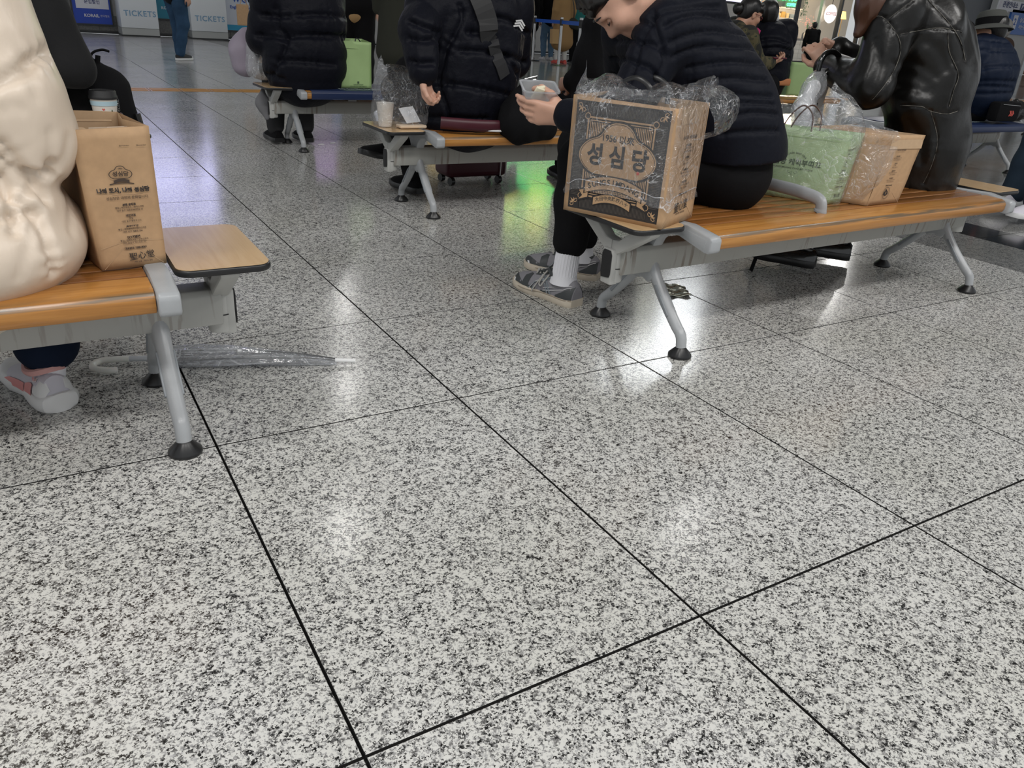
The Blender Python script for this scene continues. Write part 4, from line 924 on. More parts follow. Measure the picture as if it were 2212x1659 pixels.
# ribbed sock and trouser cuff
for q in 'LR':
    a_=QJ['a'+q]; k_=(QJ['k'+q]-a_).normalized()
    b=MB(); b.tube([a_+k_*.15,a_+k_*.08,a_,a_-V(0,0,.035)],[.040,.041,.042,.050],32); sk_=b.build('sock',M['sock'],QM,smooth=True)
    if q=='L':
        b=MB()
        for t in [2*PI*k/26 for k in range(26)]: o_=V(math.cos(t),math.sin(t),0); b.tube([a_+k_*.15+o_*.0402,a_+k_*.06+o_*.0412,a_+o_*.0425-V(0,0,.005)],.0015,4)
        b.build('rib_knit',M['sock'],sk_,smooth=True)
def runner(ank,d,label,full=True):
    r,(base,f,l,u,prof,L,W,tall,sole)=shoe(QM,ank,d,('mesh_','midsole','overlay'),L=.30,tall=.102,W=.051,sole=.027,label=label)
    def pr(s_):
        for i in range(len(prof)-1):
            if prof[i][0]<=s_<=prof[i+1][0]:
                k=(s_-prof[i][0])/(prof[i+1][0]-prof[i][0]); return prof[i][1]*(1-k)+prof[i+1][1]*k,prof[i][2]*(1-k)+prof[i+1][2]*k
    def sp(s_,a,o=.0015):
        wd,ht=pr(min(max(s_,0),1)); z=sole*.5+max(0,math.sin(a))**.7*(tall*ht-sole*.5)
        y=math.cos(a)*W*wd*(1-.18*max(0,math.sin(a)))
        return base+f*(s_*L)+l*(y+o*math.cos(a))+u*(z+o*max(.2,math.sin(a)))
    def patch(m,xs,lo,hi,o=.0015,name='overlay'):
        k=8; vs=[sp(x,lo[i]+(hi[i]-lo[i])*j/k,o) for i,x in enumerate(xs) for j in range(k+1)]
        b=MB(); b.add(vs,[(i*(k+1)+j,i*(k+1)+j+1,(i+1)*(k+1)+j+1,(i+1)*(k+1)+j) for i in range(len(xs)-1) for j in range(k)]); b.build(name,M[m],r,smooth=True)
    def line(m,pts,w_=.0022,o=.002,name='stripe'):
        P=[]
        for i in range(len(pts)-1):
            for t in range(5): P.append(sp(pts[i][0]+(pts[i+1][0]-pts[i][0])*t/5,pts[i][1]+(pts[i+1][1]-pts[i][1])*t/5,o))
        P.append(sp(*pts[-1],o)); b=MB(); b.tube(P,w_,6,flat=(1,.6)); b.build(name,M[m],r,smooth=True)
    # toe guard, foxing, eyestay, heel counter
    for q in (0,1):
        A=(lambda a: a) if q==0 else (lambda a: PI-a)
        patch('overlay',[.88,.92,.96,.99,1.0],[A(.0)]*5,[A(.75),A(1.0),A(1.25),A(1.57),A(1.57)],.002)
        patch('overlay',[.55,.66,.76,.88],[A(.0)]*4,[A(.18),A(.22),A(.30),A(.75)],.002)
        patch('overlay',[.66,.70,.76],[A(.2)]*3,[A(1.1),A(1.2),A(.9)],.002)
        patch('overlay',[.36,.44,.54,.62],[A(1.0),A(.95),A(.92),A(1.0)],[A(1.32)]*4,.0025)
        patch('overlay',[.005,.05,.12,.22],[A(.0)]*4,[A(1.2),A(.62),A(.35),A(.12)],.0022)
        patch('overlay',[.3,.38,.46],[A(.02)]*3,[A(.12)]*3,.002)
        for k in (0,1):
            line('silver',[(.30+.045*k,A(.06)),(.40+.045*k,A(.50)),(.47+.04*k,A(.95))],.0034)
            line('silver',[(.64-.05*k,A(.08)),(.57-.045*k,A(.42)),(.45-.03*k,A(.60)),(.33,A(.80-.1*k)),(.24,A(.95-.12*k))],.0032)
        line('white',[(.42,A(.12)),(.28,A(.20)),(.12,A(.42)),(.03,A(.75))],.0016,.0028); line('white',[(.42,A(.20)),(.28,A(.33)),(.12,A(.58)),(.03,A(.9))],.0014,.0028)
        line('white',[(.62,A(.12)),(.56,A(.46)),(.46,A(.66))],.0013,.0034); line('white',[(.36,A(.1)),(.44,A(.5)),(.5,A(.9))],.0013,.0034)
        for k in range(3): line('white',[(.90+.012*k,A(.18+.02*k)),(.925+.01*k,A(.48))],.0012,.003)
    # tongue and laces
    b=MB(); b.tube([sp(.60,PI/2,.002),sp(.50,PI/2,.004),sp(.40,PI/2,.006),base+f*(.30*L)+u*(tall*1.16)],[.010,.013,.014,.013],10,flat=(1.7,.45)); b.build('tongue',M['overlay'],r,smooth=True)
    b=MB()
    for k in range(5):
        s_=.40+.052*k; b.tube([sp(s_,1.05,.003),sp(s_+.02,PI/2,.011),sp(s_,PI-1.05,.003)],.0028,6); b.tube([sp(s_,1.05,.003),sp(s_+.04,PI/2,.012),sp(s_+.05,PI-1.05,.003)],.0024,6)
    b.build('lacing',M['lace'],r,smooth=True)
    if full:
        k0=sp(.40,PI/2,.014); s_=l if True else -l
        b=MB()
        P=smooth_path([k0,k0+l*.022-u*.018-f*.005,k0+l*.045-u*.052+f*.006,k0+l*.050-u*.066+f*.014,k0+l*.046-u*.056+f*.024,k0+l*.025-u*.02+f*.014,k0],6); b.tube(P,.0026,6)
        P=smooth_path([k0,k0+l*.024-u*.016+f*.012,k0+l*.050-u*.060+f*.032,k0+l*.060-u*.092+f*.046],6); b.tube(P,.0026,6)
        P=smooth_path([k0,k0-l*.03-u*.015+f*.02,k0-l*.045-u*.05+f*.03,k0-l*.03-u*.02+f*.0,k0],6); b.tube(P,.0026,6)
        b.build('lace_bow',M['lace'],r,smooth=True)
    for q in (-1,1):
        b=MB(); P=[base+f*(x*L)+l*(q*W*w_*1.07)+u*z for x,w_,z in ((.98,.42,.026),(.8,.98,.020),(.6,.97,.019),(.45,.86,.024),(.3,.86,.026),(.1,.84,.024),(.0,.6,.026))]; b.tube(smooth_path(P,4),.0022,6); b.build('sole_groove',mat('dark_sole_rubber',(.36,.30,.23),.7),r,smooth=True)  # darker rubber line along each side of the sole
runner(V(1.537,2.138,.085),V(-.22,.975,0),'grey running shoe with silver stripes and loose pale laces')
runner(V(1.775,2.36,.085),V(-.62,.78,0),'grey running shoe seen behind the bench leg',full=False)
# 4. leather jacket
def leather_person():
    f=V(-.55,.83,0).normalized(); l=V(-f.y,f.x,0); J={'f':f,'l':l,'pel':V(3.10,1.93,.49),'chest':V(3.03,1.99,.80),'neck':V(2.90,2.06,1.06),'head':V(2.80,2.14,1.20)}
    J.update(hL=V(3.02,1.93,.49),hR=V(3.15,2.0,.49),kL=V(2.76,2.22,.49),kR=V(2.98,2.36,.49),aL=V(2.735,2.12,.11),aR=V(3.0,2.15,.11))
    J.update(sL=V(2.775,1.97,1.00),eL=V(2.70,1.95,.755),wL=V(2.80,2.25,.80),sR=V(3.08,2.13,1.0),eR=V(3.16,2.25,.76),wR=V(3.0,2.38,.86))
    J['spine']=([V(3.12,1.92,.425),V(3.115,1.93,.54),V(3.09,1.955,.66),V(3.06,1.985,.80),V(2.99,2.02,.95),V(2.90,2.06,1.05)],[.140,.148,.142,.168,.160,.10])
    J['dL']=V(-.5,.86,0); J['dR']=V(-.6,.8,0)
    def je(U):
        U.cap(V(3.20,1.93,.79),V(3.17,1.97,.93),.07,.07,k=.06)
        U.cap(V(2.92,1.90,.70),V(3.10,1.88,.76),.07,.06,k=.07,wr=.006,fr=24)
    g=[]
    R,g=person(J,'person in a glossy black leather jacket beside the brown paper bag','leather_jacket',jm='leather',trousers='blackcloth',res=.0075,body_res=.0055,jr=1,sr=1.05,tr=.8,flatten=1.22,wr=.007,jacket_extra=je,hair='brownhair',shoes=('shinyblack','black','shinyblack'),headf=V(-.5,.6,-.45),
      hands={'L':dict(d=V(-.35,.45,.72),n=V(.6,.5,-.4),side=-1,curl=(.62,.72,.8,.85),thumb=.8,sc=.86),'R':dict(d=V(-.8,.1,.1),n=V(-.3,-.7,-.3),side=1,curl=(.6,.7,.8,.8))},
      longhair=[(V(2.76,2.05,1.16),V(2.70,2.02,1.02),.07,.06),(V(2.70,2.02,1.03),V(2.665,2.03,.925),.050,.018)])
    # raised seams, worn pale along the stitching
    def seam(pts,y=None,m='leather_seam',r_=.0022):
        b=MB(); b.tube(smooth_path(pts,5),r_,6); b.build('seam',M[m],R,smooth=True)
    return R,J
M['leather_seam']=mat('worn_pale_seam',(.15,.14,.12),.6,noise=1.,nscale=45)
LP,LJ=leather_person()
lj=[c for c in LP.children if c.name.startswith('leather_jacket')][0]
SEAMS=([(1873,43),(1905,36),(1938,75),(1945,110),(1932,150),(1910,185),(1885,215)],[(1945,74),(1985,66),(2030,60),(2068,66),(2078,70)],[(2005,0),(2050,50),(2075,90),(2085,130)],[(2048,66),(2050,110),(2070,160),(2060,195),(2050,230)],[(1945,228),(1990,230),(2010,240),(2045,246),(2068,240)],[(2010,240),(2025,300),(2015,350),(1995,395)],[(1972,0),(1920,40)])
creases(lj,SEAMS,depth=.005,sig=.006,pucker=.0012,pf=120)
creases(lj,([(1930,140),(1965,135),(2000,150),(2020,165)],[(1925,165),(1960,160),(2000,178),(2010,190)],[(1935,195),(1970,190),(2010,205)],[(2000,90),(2030,110),(2045,150)],[(1890,90),(1900,140),(1880,190)],[(1960,260),(1985,300),(1990,350)]),depth=.006,sig=.018,pucker=.0,pf=60)
def proj_seam(R,target,uvs,name='seam',m='leather_seam',r_=.002,lift=.001,sub=5):
    """drape a seam line over an existing surface: cast each control direction on the mesh once"""
    from mathutils.bvhtree import BVHTree
    me=target.data; bv=BVHTree.FromPolygons([target.matrix_world@v.co if False else v.co for v in me.vertices],[tuple(p.vertices) for p in me.polygons])
    out=[]
    P=smooth_path([V(u,v,0) for u,v in uvs],sub)
    for p in P:
        d=ray(p.x,p.y).normalized(); h=bv.ray_cast(CO,d)
        if h[0] is not None: out.append(h[0]+h[1]*lift)
    if len(out)>2: b=MB(); b.tube(out,r_,6); b.build(name,M[m],R,smooth=True)
for uvs in ([(1873,43),(1905,36),(1938,75),(1945,110),(1932,150),(1910,185),(1885,215)],[(1945,74),(1985,66),(2030,60),(2068,66),(2078,70)],[(2005,0),(2050,50),(2075,90),(2085,130)],[(2048,66),(2050,110),(2070,160),(2060,195),(2050,230)],[(1945,228),(1990,230),(2010,240),(2045,246),(2068,240)],[(2010,240),(2025,300),(2015,350),(1995,395)],[(1972,0),(1920,40)]):
    proj_seam(LP,lj,uvs,r_=.0010)
# drawn-back cream hood lining
b=MB(); b.tube(smooth_path([V(2.72,1.98,1.02),V(2.70,1.96,1.06),V(2.78,1.95,1.09),V(2.88,1.97,1.10)],4),.035,12,flat=(1,.6)); b.build('hood_lining',M['cloudy'],LP,smooth=True)
# 5. shoulder-bag person, second row
def bag_person():
    f=V(-.05,1,0).normalized(); l=V(-f.y,f.x,0); J={'f':f,'l':l,'pel':V(1.90,3.60,.50),'chest':V(1.91,3.64,.80),'neck':V(1.93,3.70,1.03),'head':V(1.93,3.76,1.18)}
    J.update(hL=V(1.82,3.62,.5),hR=V(1.99,3.62,.5),kL=V(1.72,4.04,.52),kR=V(1.93,4.05,.52),aL=V(1.755,3.90,.10),aR=V(1.60,3.93,.27),sL=V(1.70,3.62,.95),eL=oy(905,66,3.50),wL=oy(915,163,3.40),sR=V(2.14,3.62,.95),eR=V(2.22,3.72,.70),wR=V(2.1,3.95,.66))
    J['kR']=V(1.80,4.06,.60); J['dR']=V(-.55,-.12,.10); J['dL']=V(-.15,.95,0); J['aR']=V(1.66,3.93,.262)
    J['spine']=([V(1.885,3.60,.445),V(1.90,3.60,.56),V(1.92,3.61,.72),V(1.93,3.64,.88),V(1.93,3.68,.98),V(1.93,3.70,1.05)],[.185,.178,.188,.195,.165,.10])
    R,g=person(J,'person in a black down jacket with a crossbody strap, seen from behind','down_jacket',jm='puff',trousers='blackcloth',res=.0095,body_res=.006,quilt=(.135,.008),slq=(.13,.010),jr=1,sr=1.18,flatten=1.38,wr=.006,headf=V(0,1,-.3),
       hands={'L':dict(d=V(.25,.0,-.9),n=V(.45,-.85,.1),side=-1,curl=(.75,.85,.9,.95),thumb=.5,spread=.04)},shoes=('blackcloth','black','blackcloth'))
    b=MB(); b.tube(smooth_path([V(1.60,3.98,.42),V(1.62,3.93,.32)],3),.04,14); b.build('sock',M['sock'],R,smooth=True)
    b=MB(); b.tube(smooth_path([V(1.66,3.40,.437),V(1.80,3.345,.432),V(1.95,3.335,.428),V(2.08,3.38,.43)],4),.017,10,flat=(.8,1.6)); b.build('jersey_hem',M['maroon'],R,smooth=True)
    b=MB(); b.tube(smooth_path([V(1.70,3.385,.452),V(1.85,3.335,.450),V(2.04,3.365,.446)],4),.0045,8); b.tube(smooth_path([V(1.84,3.335,.412),V(1.95,3.325,.408),V(2.05,3.36,.415)],4),.005,8); b.build('white_piping',M['white'],R,smooth=True)
    dj=[c for c in R.children if c.name.startswith('down_jacket')][0]
    F=Face(oy(1124,47,3.455),(.93,.15,-.32),(.3,-.2,.9),.003)
    for k in range(3): F.poly('white',[(-.03,-.004-.012*k),(.0,.012-.012*k),(.035,-.004-.012*k),(.03,-.010-.012*k),(0,.003-.012*k),(-.025,-.010-.012*k)])
    F.build(R,'shoulder_emblem')
    return R,dj
BP_,DJ=bag_person()
_m=lambda L: [(740+x*.3014,y*.3014) for x,y in L]
creases(DJ,[_m(L) for L in ([(1085,125),(1200,150),(1330,240)],[(850,362),(1000,372),(1180,400),(1310,450)],[(745,600),(900,618),(1080,655),(1250,700)],[(545,838),(770,850),(1040,855)],[(475,150),(560,185),(700,235)],[(480,280),(600,290),(690,270)],[(480,440),(560,455),(640,450)],[(840,40),(850,150),(745,350),(720,450),(690,600),(740,760),(775,850)],[(900,230),(1000,240),(1090,290)],[(1180,400),(1270,560),(1300,640)])],depth=.020,sig=.013,pucker=.005,pf=95)
# crossbody bag: strap over the back and a soft sack
CB=empty('crossbody_bag',(2.08,3.36,.4),'black canvas crossbody bag hanging from a wide strap on the seated person','bag')
def strap_on(target,uvs,w_,parent,name,m,lift=.008,sub=5):
    from mathutils.bvhtree import BVHTree
    me=target.data; bv=BVHTree.FromPolygons([v.co for v in me.vertices],[tuple(p.vertices) for p in me.polygons]); out=[]
    for p in smooth_path([V(u,v,0) for u,v in uvs],sub):
        d=ray(p.x,p.y).normalized(); h=bv.ray_cast(CO,d)
        if h[0] is not None: out.append((h[0]+h[1]*lift,h[1]))
    rg=[]
    for i,(p,n) in enumerate(out):
        t=(out[min(i+1,len(out)-1)][0]-out[max(i-1,0)][0]).normalized(); s_=t.cross(V(0,-1,0)).normalized(); n2=V(0,-1,0)
        rg.append([p+s_*w_/2+n2*.002,p-s_*w_/2+n2*.002,p-s_*w_/2-n2*.004,p+s_*w_/2-n2*.004])
    if len(rg)>2: b=MB(); b.rings(rg); b.build(name,M[m],parent)
strap_on(DJ,[(1030,-10),(1048,35),(1056,80)],.095,CB,'strap_pad','blackm',.014)
strap_on(DJ,[(1056,75),(1072,120),(1088,165)],.058,CB,'strap','grail',.010)
S=Sdf(.009); S.chain([V(2.10,3.37,.60),V(2.10,3.35,.52),V(2.06,3.32,.455),V(2.04,3.31,.435)],[.035,.075,.085,.075],k=.04,flat=(V(1,0,0),1.25),wr=.010,fr=36); S.cap(V(2.10,3.36,.56),V(2.20,3.34,.42),.045,.055,k=.05,wr=.01,fr=36); S.cap(V(2.0,3.33,.44),V(2.19,3.34,.43),.065,.05,k=.05,wr=.008,fr=36)
soft(S,'sack',M['blackcloth'],CB)
b=MB(); b.tube([V(2.055,3.335,.625),V(2.12,3.33,.64),V(2.125,3.33,.655),V(2.06,3.335,.64)],.004,8,closed=True); b.build('buckle',M['chrome'],CB,smooth=True)
# 6. long puffer, third row
J=seated_joints(1.66,5.47,(.0,1),lean=.02); J=bend(J,kL=(1.52,5.72,.50),aL=(1.50,5.66,.10),kR=(1.72,5.72,.50),aR=(1.70,5.64,.10),sL=(1.45,5.45,.95),eL=(1.40,5.50,.68),wL=(1.42,5.72,.60))
J['spine']=([V(1.66,5.44,.44),V(1.66,5.44,.58),V(1.68,5.46,.80),V(1.68,5.50,.98),V(1.68,5.52,1.06)],[.185,.185,.18,.17,.09])
PB,_=person(J,'person in a long black puffer coat on the third bench row','long_coat',jm='puff',trousers='grail',quilt=(.13,.018),slq=(.13,.015),flatten=1.4,sr=1.2,shoes=('blackcloth','black','blackcloth'),res=.013)
_b=lambda L: [(480+x*.205,y*.205) for x,y in L]
creases([c for c in PB.children if c.name.startswith('long_coat')][0],[_b(L) for L in ([(370,370),(500,385),(680,400)],[(690,392),(900,372),(1300,385)],[(590,640),(900,650),(1190,680)],[(430,160),(600,180),(700,170)],[(580,100),(600,300),(690,400),(600,640),(520,800)],[(800,160),(1050,150),(1300,180)],[(360,740),(500,800),(640,830)])],depth=.022,sig=.016,pucker=.006,pf=80)
# 7. black coat sliver left of the bending man
J=seated_joints(2.86,3.60,(.25,1),lean=.03); J['spine']=([V(2.80,3.60,.44),V(2.80,3.60,.70),V(2.82,3.62,.88),V(2.84,3.64,.98)],[.18,.185,.16,.08])
J=bend(J,sL=(2.70,3.55,.90),eL=(2.655,3.50,.66),wL=(2.62,3.75,.60))
person(J,'person in a plain black coat between the lunch-box man and the rope barrier','coat',jm='blackcloth',sr=1.1,shoes=('blackcloth','black','blackcloth'),res=.014,quilt=(.2,.012))
# 8. glasses woman (row behind), facing right
J=seated_joints(5.42,5.45,(.95,-.2),lean=.10); J['head']=V(5.60,5.40,1.055); J['neck']=V(5.47,5.42,.93); J=bend(J,eR=(5.62,5.22,.66),wR=(5.80,5.24,.68),sR=(5.45,5.24,.88))
GW,g=person(J,'woman with red-framed glasses and tied-back hair looking down at her phone','camouflage_jacket',jm='olive',skin='skin2',sr=.95,res=.011,body_res=.007,headf=V(.93,-.22,-.30),shoes=('blackcloth','black','blackcloth'),wr=.006,
   hands={'R':dict(d=V(.9,-.1,.25),n=V(-.2,.2,.9),side=-1,curl=(.7,.8,.8,.9))})
# camouflage colouring
def camo():
    m,t,b=nt('camouflage_cloth'); tc=N(t,'ShaderNodeTexCoord'); n=N(t,'ShaderNodeTexNoise'); n.inputs['Scale'].default_value=9; t.links.new(tc.outputs['Object'],n.inputs['Vector'])
    t.links.new(ramp(t,n.outputs[0],[(0,(.012,.012,.010)),(.48,(.045,.040,.020)),(.56,(.09,.075,.035)),(.62,(.02,.03,.015))],'CONSTANT'),b.inputs['Base Color']); b.inputs['Roughness'].default_value=.85; return m
M['camo']=camo()
for c in GW.children:
    if c.name.startswith('camouflage'): c.data.materials[0]=M['camo']
b=MB(); S_=lambda a,r_,y: [g(.100+.004*math.cos(t),y+.020*math.cos(t)*(1),-.002+.015*math.sin(t)) for t in [2*PI*k/14 for k in range(14)]]
for y in (-.032,.032): b.tube(S_(0,0,y),.0022,6,closed=True)
for q in (-1,1): b.tube([g(.098,q*.052,.002),g(.05,q*.078,.004),g(0,q*.082,.002)],.0022,6)
b.tube([g(.104,-.012,.002),g(.104,.012,.002)],.002,6); b.build('glasses',mat('dark_red_frame',(.16,.02,.02),.4),GW,smooth=True)
H=Sdf(.01); H.ell(g(-.135,.0,-.005),(.045,.05,.05),k=.02); soft(H,'hair_bun',M['hair'],GW)
b=MB(); b.prism([(5.47,.80),(5.52,.80),(5.55,.93),(5.51,.95)],5.20,5.215,'y'); b.build('pink_collar',mat('magenta_cloth',(.45,.02,.14),.7),GW)
PH=empty('phone',(5.86,5.22,.70),'dark red phone in the hand of the woman with glasses','phone')
b=MB(); b.box((5.76,5.19,.715),(5.93,5.27,.728),None); b.build('case',mat('dark_red_case',(.10,.01,.02),.4),PH,bevel=.004); b=MB(); b.box((5.77,5.197,.7285),(5.92,5.263,.7295)); b.build('screen',mat('phone_glass',(.3,.25,.25),.15),PH)
# 9. headphones person
J=seated_joints(5.99,5.50,(.35,.9),lean=.03); J['spine']=([V(5.99,5.46,.47),V(5.99,5.46,.60),V(5.97,5.47,.80),V(5.95,5.50,.93)],[.175,.185,.185,.09])
J['head']=V(5.94,5.53,1.06)
HP,g=person(J,'person in a black glossy puffer wearing white over-ear headphones','puffer_jacket',jm='puff',quilt=(.15,.020),slq=(.15,.02),sr=1.15,flatten=1.1,hood=([V(5.90,5.44,.955),V(6.02,5.42,.955)],[.05,.05]),shoes=('blackcloth','black','blackcloth'),res=.013,hair='hair')
creases([c for c in HP.children if c.name.startswith('puffer_jacket')][0],[[(1640,87),(1675,84),(1705,94)],[(1640,106),(1680,103),(1708,110)],[(1650,126),(1680,125),(1708,126)]],depth=.022,sig=.016,pucker=.004,pf=60)
HPH=empty('headphones',(5.94,5.53,1.1),'white over-ear headphones on the person in the glossy puffer','headphones')
b=MB(); b.tube(smooth_path([g(0,.092,-.01),g(0,.094,.06),g(0,.06,.125),g(0,0,.145),g(0,-.06,.125),g(0,-.094,.06),g(0,-.092,-.01)],4),.008,8); b.build('headband',M['white'],HPH,smooth=True)
for q in (-1,1): b=MB(); b.lathe([(.0,-.012),(.034,-.012),(.040,0),(.034,.014),(.0,.014)],g(-.004,q*.094,-.014),18,axis=frame(J['f'])[1]*q); b.build('ear_cup',M['white'],HPH,smooth=True)
b=MB(); b.tube([V(5.86,5.28,.52),V(6.12,5.27,.52)],.03,10,flat=(.3,1)); b.build('orange_hem',mat('orange_cloth',(.50,.20,.08),.8),HP,smooth=True)
# 10. man in grey hat
J=seated_joints(6.47,3.72,(-.25,.95),lean=.03); J['spine']=([V(6.50,3.70,.55),V(6.49,3.68,.62),V(6.46,3.68,.76),V(6.45,3.70,.85),V(6.45,3.73,.92)],[.165,.19,.195,.15,.06]); J['head']=V(6.47,3.76,1.03)
J=bend(J,sL=(6.22,3.70,.88),sR=(6.62,3.76,.88),wR=(6.55,4.0,.62),eR=(6.66,3.82,.64),eL=(6.17,3.78,.64),wL=(6.25,4.0,.62))
HM,g=person(J,'man in a navy quilted jacket and a grey bucket hat with a black band','quilted_jacket',jm='navy',quilt=(.07,.006),slq=(.1,.008),sr=1.1,flatten=1.35,skin='skin2',headf=V(-.35,.92,-.15),shoes=('blackcloth','black','blackcloth'),res=.012,hair='hair',trousers='blackcloth')
HT=empty('bucket_hat',(6.335,3.8,1.12),'grey felt bucket hat with a wide black band','hat'); c=g(0,0,0); fh,lh,uh=frame(V(-.35,.92,-.15)); ax=(uh*1-lh*.10).normalized()
b=MB(); b.lathe([(.104,.050),(.103,.085),(.100,.120),(.088,.140),(.05,.150),(0,.151)],c,28,axis=ax); b.build('crown',mat('grey_felt',(.075,.078,.072),.95,bump=.3,bscale=200),HT,smooth=True)
b=MB(); b.lathe([(.1075,.040),(.1075,.092),(.105,.094),(.105,.038)],c,28,axis=ax,cap=False); b.build('band',M['blackcloth'],HT,smooth=True)
b=MB(); b.lathe([(.104,.046),(.125,.030),(.155,.010),(.158,.006),(.154,.004),(.122,.022),(.102,.038)],c,28,axis=ax,cap=False); b.build('brim',mat('grey_felt',(.075,.078,.072)),HT,smooth=True)
_h=lambda L: [(1960+x*.1808,y*.1808) for x,y in L]
creases([c for c in HM.children if c.name.startswith('quilted_jacket')][0],[_h(L) for L in ([(700,640),(900,600),(1300,610)],[(860,840),(1000,800),(1330,795)],[(860,980),(1050,970),(1310,980)],[(690,1070),(900,1030),(1290,1055)],[(700,1120),(950,1125),(1270,1110)],[(740,920),(840,830),(870,780)],[(750,480),(900,470),(1200,500)])],depth=.014,sig=.014,pucker=.004,pf=70)
WB=empty('waist_bag',(6.50,3.47,.48),'black waist bag with a red emblem on the back of the hat man','bag')
b=MB(); b.box((6.33,3.43,.415),(6.63,3.52,.555)); b.build('pouch',M['blackcloth'],WB,bevel=.02); 
b=MB(); b.tube([V(6.36,3.428,.54),V(6.60,3.428,.53)],.003,6); b.build('zip',M['chrome'],WB); F=Face((6.50,3.428,.475),(1,0,0),(0,0,1),.002)
for k in range(3): F.poly('red',[(-.03+.02*k,-.02),(-.015+.02*k,0),(-.03+.02*k,.02),(-.018+.02*k,.02),(0+.02*k,0),(-.018+.02*k,-.02)])
F.build(WB,'emblem')
# 11/12. background seated people on the right
J=seated_joints(9.86,5.55,(-.1,1),lean=.03); J['head']=V(9.86,5.62,1.12)
person(J,'grey-haired man in a dark brown coat at the right edge of the picture','coat',jm='brown',sr=1.2,flatten=1.4,hair='greyhair',shoes=('blackcloth','black','blackcloth'),res=.016,body_res=.014)
J=seated_joints(9.05,5.52,(-.6,.7),lean=.03); J['head']=V(9.02,5.55,1.05)
person(J,'dark-haired person half hidden behind the grey bucket hat','coat',jm='blackcloth',shoes=('blackcloth','black','blackcloth'),res=.018,body_res=.014,skin='skin2')
# 13. legs and trainer at the right edge
J=seated_joints(5.72,2.30,(-1,.25),lean=.0,seat=.39); J=bend(J,kL=(5.22,2.22,.45),aL=(5.00,2.33,.12),kR=(5.30,2.55,.45),aR=(5.22,2.58,.12)); J['dL']=V(-.98,.10,0); J['dR']=V(-1,.1,0)
person(J,'person in slate blue wide trousers and white wavy-soled trainers past the right bench end','jacket',jm='slate',trousers='slate',tr=1.35,shoes=('lilac','whiteshoe','grail'),res=.013,body_res=.013)
# ------------------------------------------------------------------ standing people
def st(x,y,f,label,jm,tro,shoes,h=1.,step=0,**kw):
    J=standing_joints(x,y,f,h,step); return person(J,label,jm=jm,trousers=tro,shoes=shoes,res=kw.pop('res',.018),body_res=.016,**kw),J
st(2.20,13.45,(.95,.5),'walker in blue jeans and black and white trainers near the ticket counters','puff','denim',('blackm','whiteshoe','whiteshoe'),step=.25,tr=1.1,res=.014)
st(3.10,11.6,(-.2,-1),'person in off-white trousers and a dark top holding a small brown paper bag','navy','cloudy',('whiteshoe','whiteshoe','white'),tr=1.25)
st(3.62,9.75,(.3,1),'person in a tan canvas jacket and wide black trousers walking away','tan','blackcloth',('blackcloth','black','blackcloth'),step=.5,tr=1.35,hem=-.02)
st(3.45,8.05,(.5,.8),'person in a long dark olive coat striding behind the benches','olive','blackcloth',('blackcloth','whiteshoe','blackcloth'),step=.9,hem=-.38,flare=.03,tr=.85)
st(10.75,17.3,(.1,1),'person in black coat and black trousers in the queue behind the rope barrier','blackcloth','blackcloth',('blackcloth','black','blackcloth'),hem=-.15,tr=.95)
st(11.35,17.4,(.2,1),'person in light blue jeans in the queue','blackcloth','ldenim',('whiteshoe','whiteshoe','blackm'))
st(10.88,16.1,(.1,1),'person in a camel coat and white trousers at the rope barrier','camel','cloudy',('red','red','red'),hem=-.42,flare=.05,tr=.9,res=.014,hood=([V(10.80,16.05,1.46),V(10.96,16.05,1.46)],[.09,.09]))
st(11.62,16.5,(.2,1),'person in a teal sweater and black flared trousers in the queue','teal','blackcloth',('blackcloth','black','blackcloth'),tr=1.1,step=.25)
SH=empty('shoulder_bag',(11.05,15.9,.9),'dark shoulder bag hanging beside the camel coat','bag'); S=Sdf(.02); S.cap(V(11.02,15.92,.86),V(11.14,15.92,.82),.12,.10,flat=(V(0,1,0),.5)); soft(S,'pouch',M['olive'],SH); b=MB(); b.tube(smooth_path([V(11.02,15.9,.95),V(10.98,15.88,1.2),V(10.93,15.95,1.45)],4),.012,6); b.build('strap',M['black'],SH)
b=MB(); b.prism([(10.52,.42),(10.70,.42),(10.68,.72),(10.50,.72)],15.95,16.05,'y'); tag(b.build('tote_bag',M['tan']),'tan tote bag hanging left of the camel coat','bag')
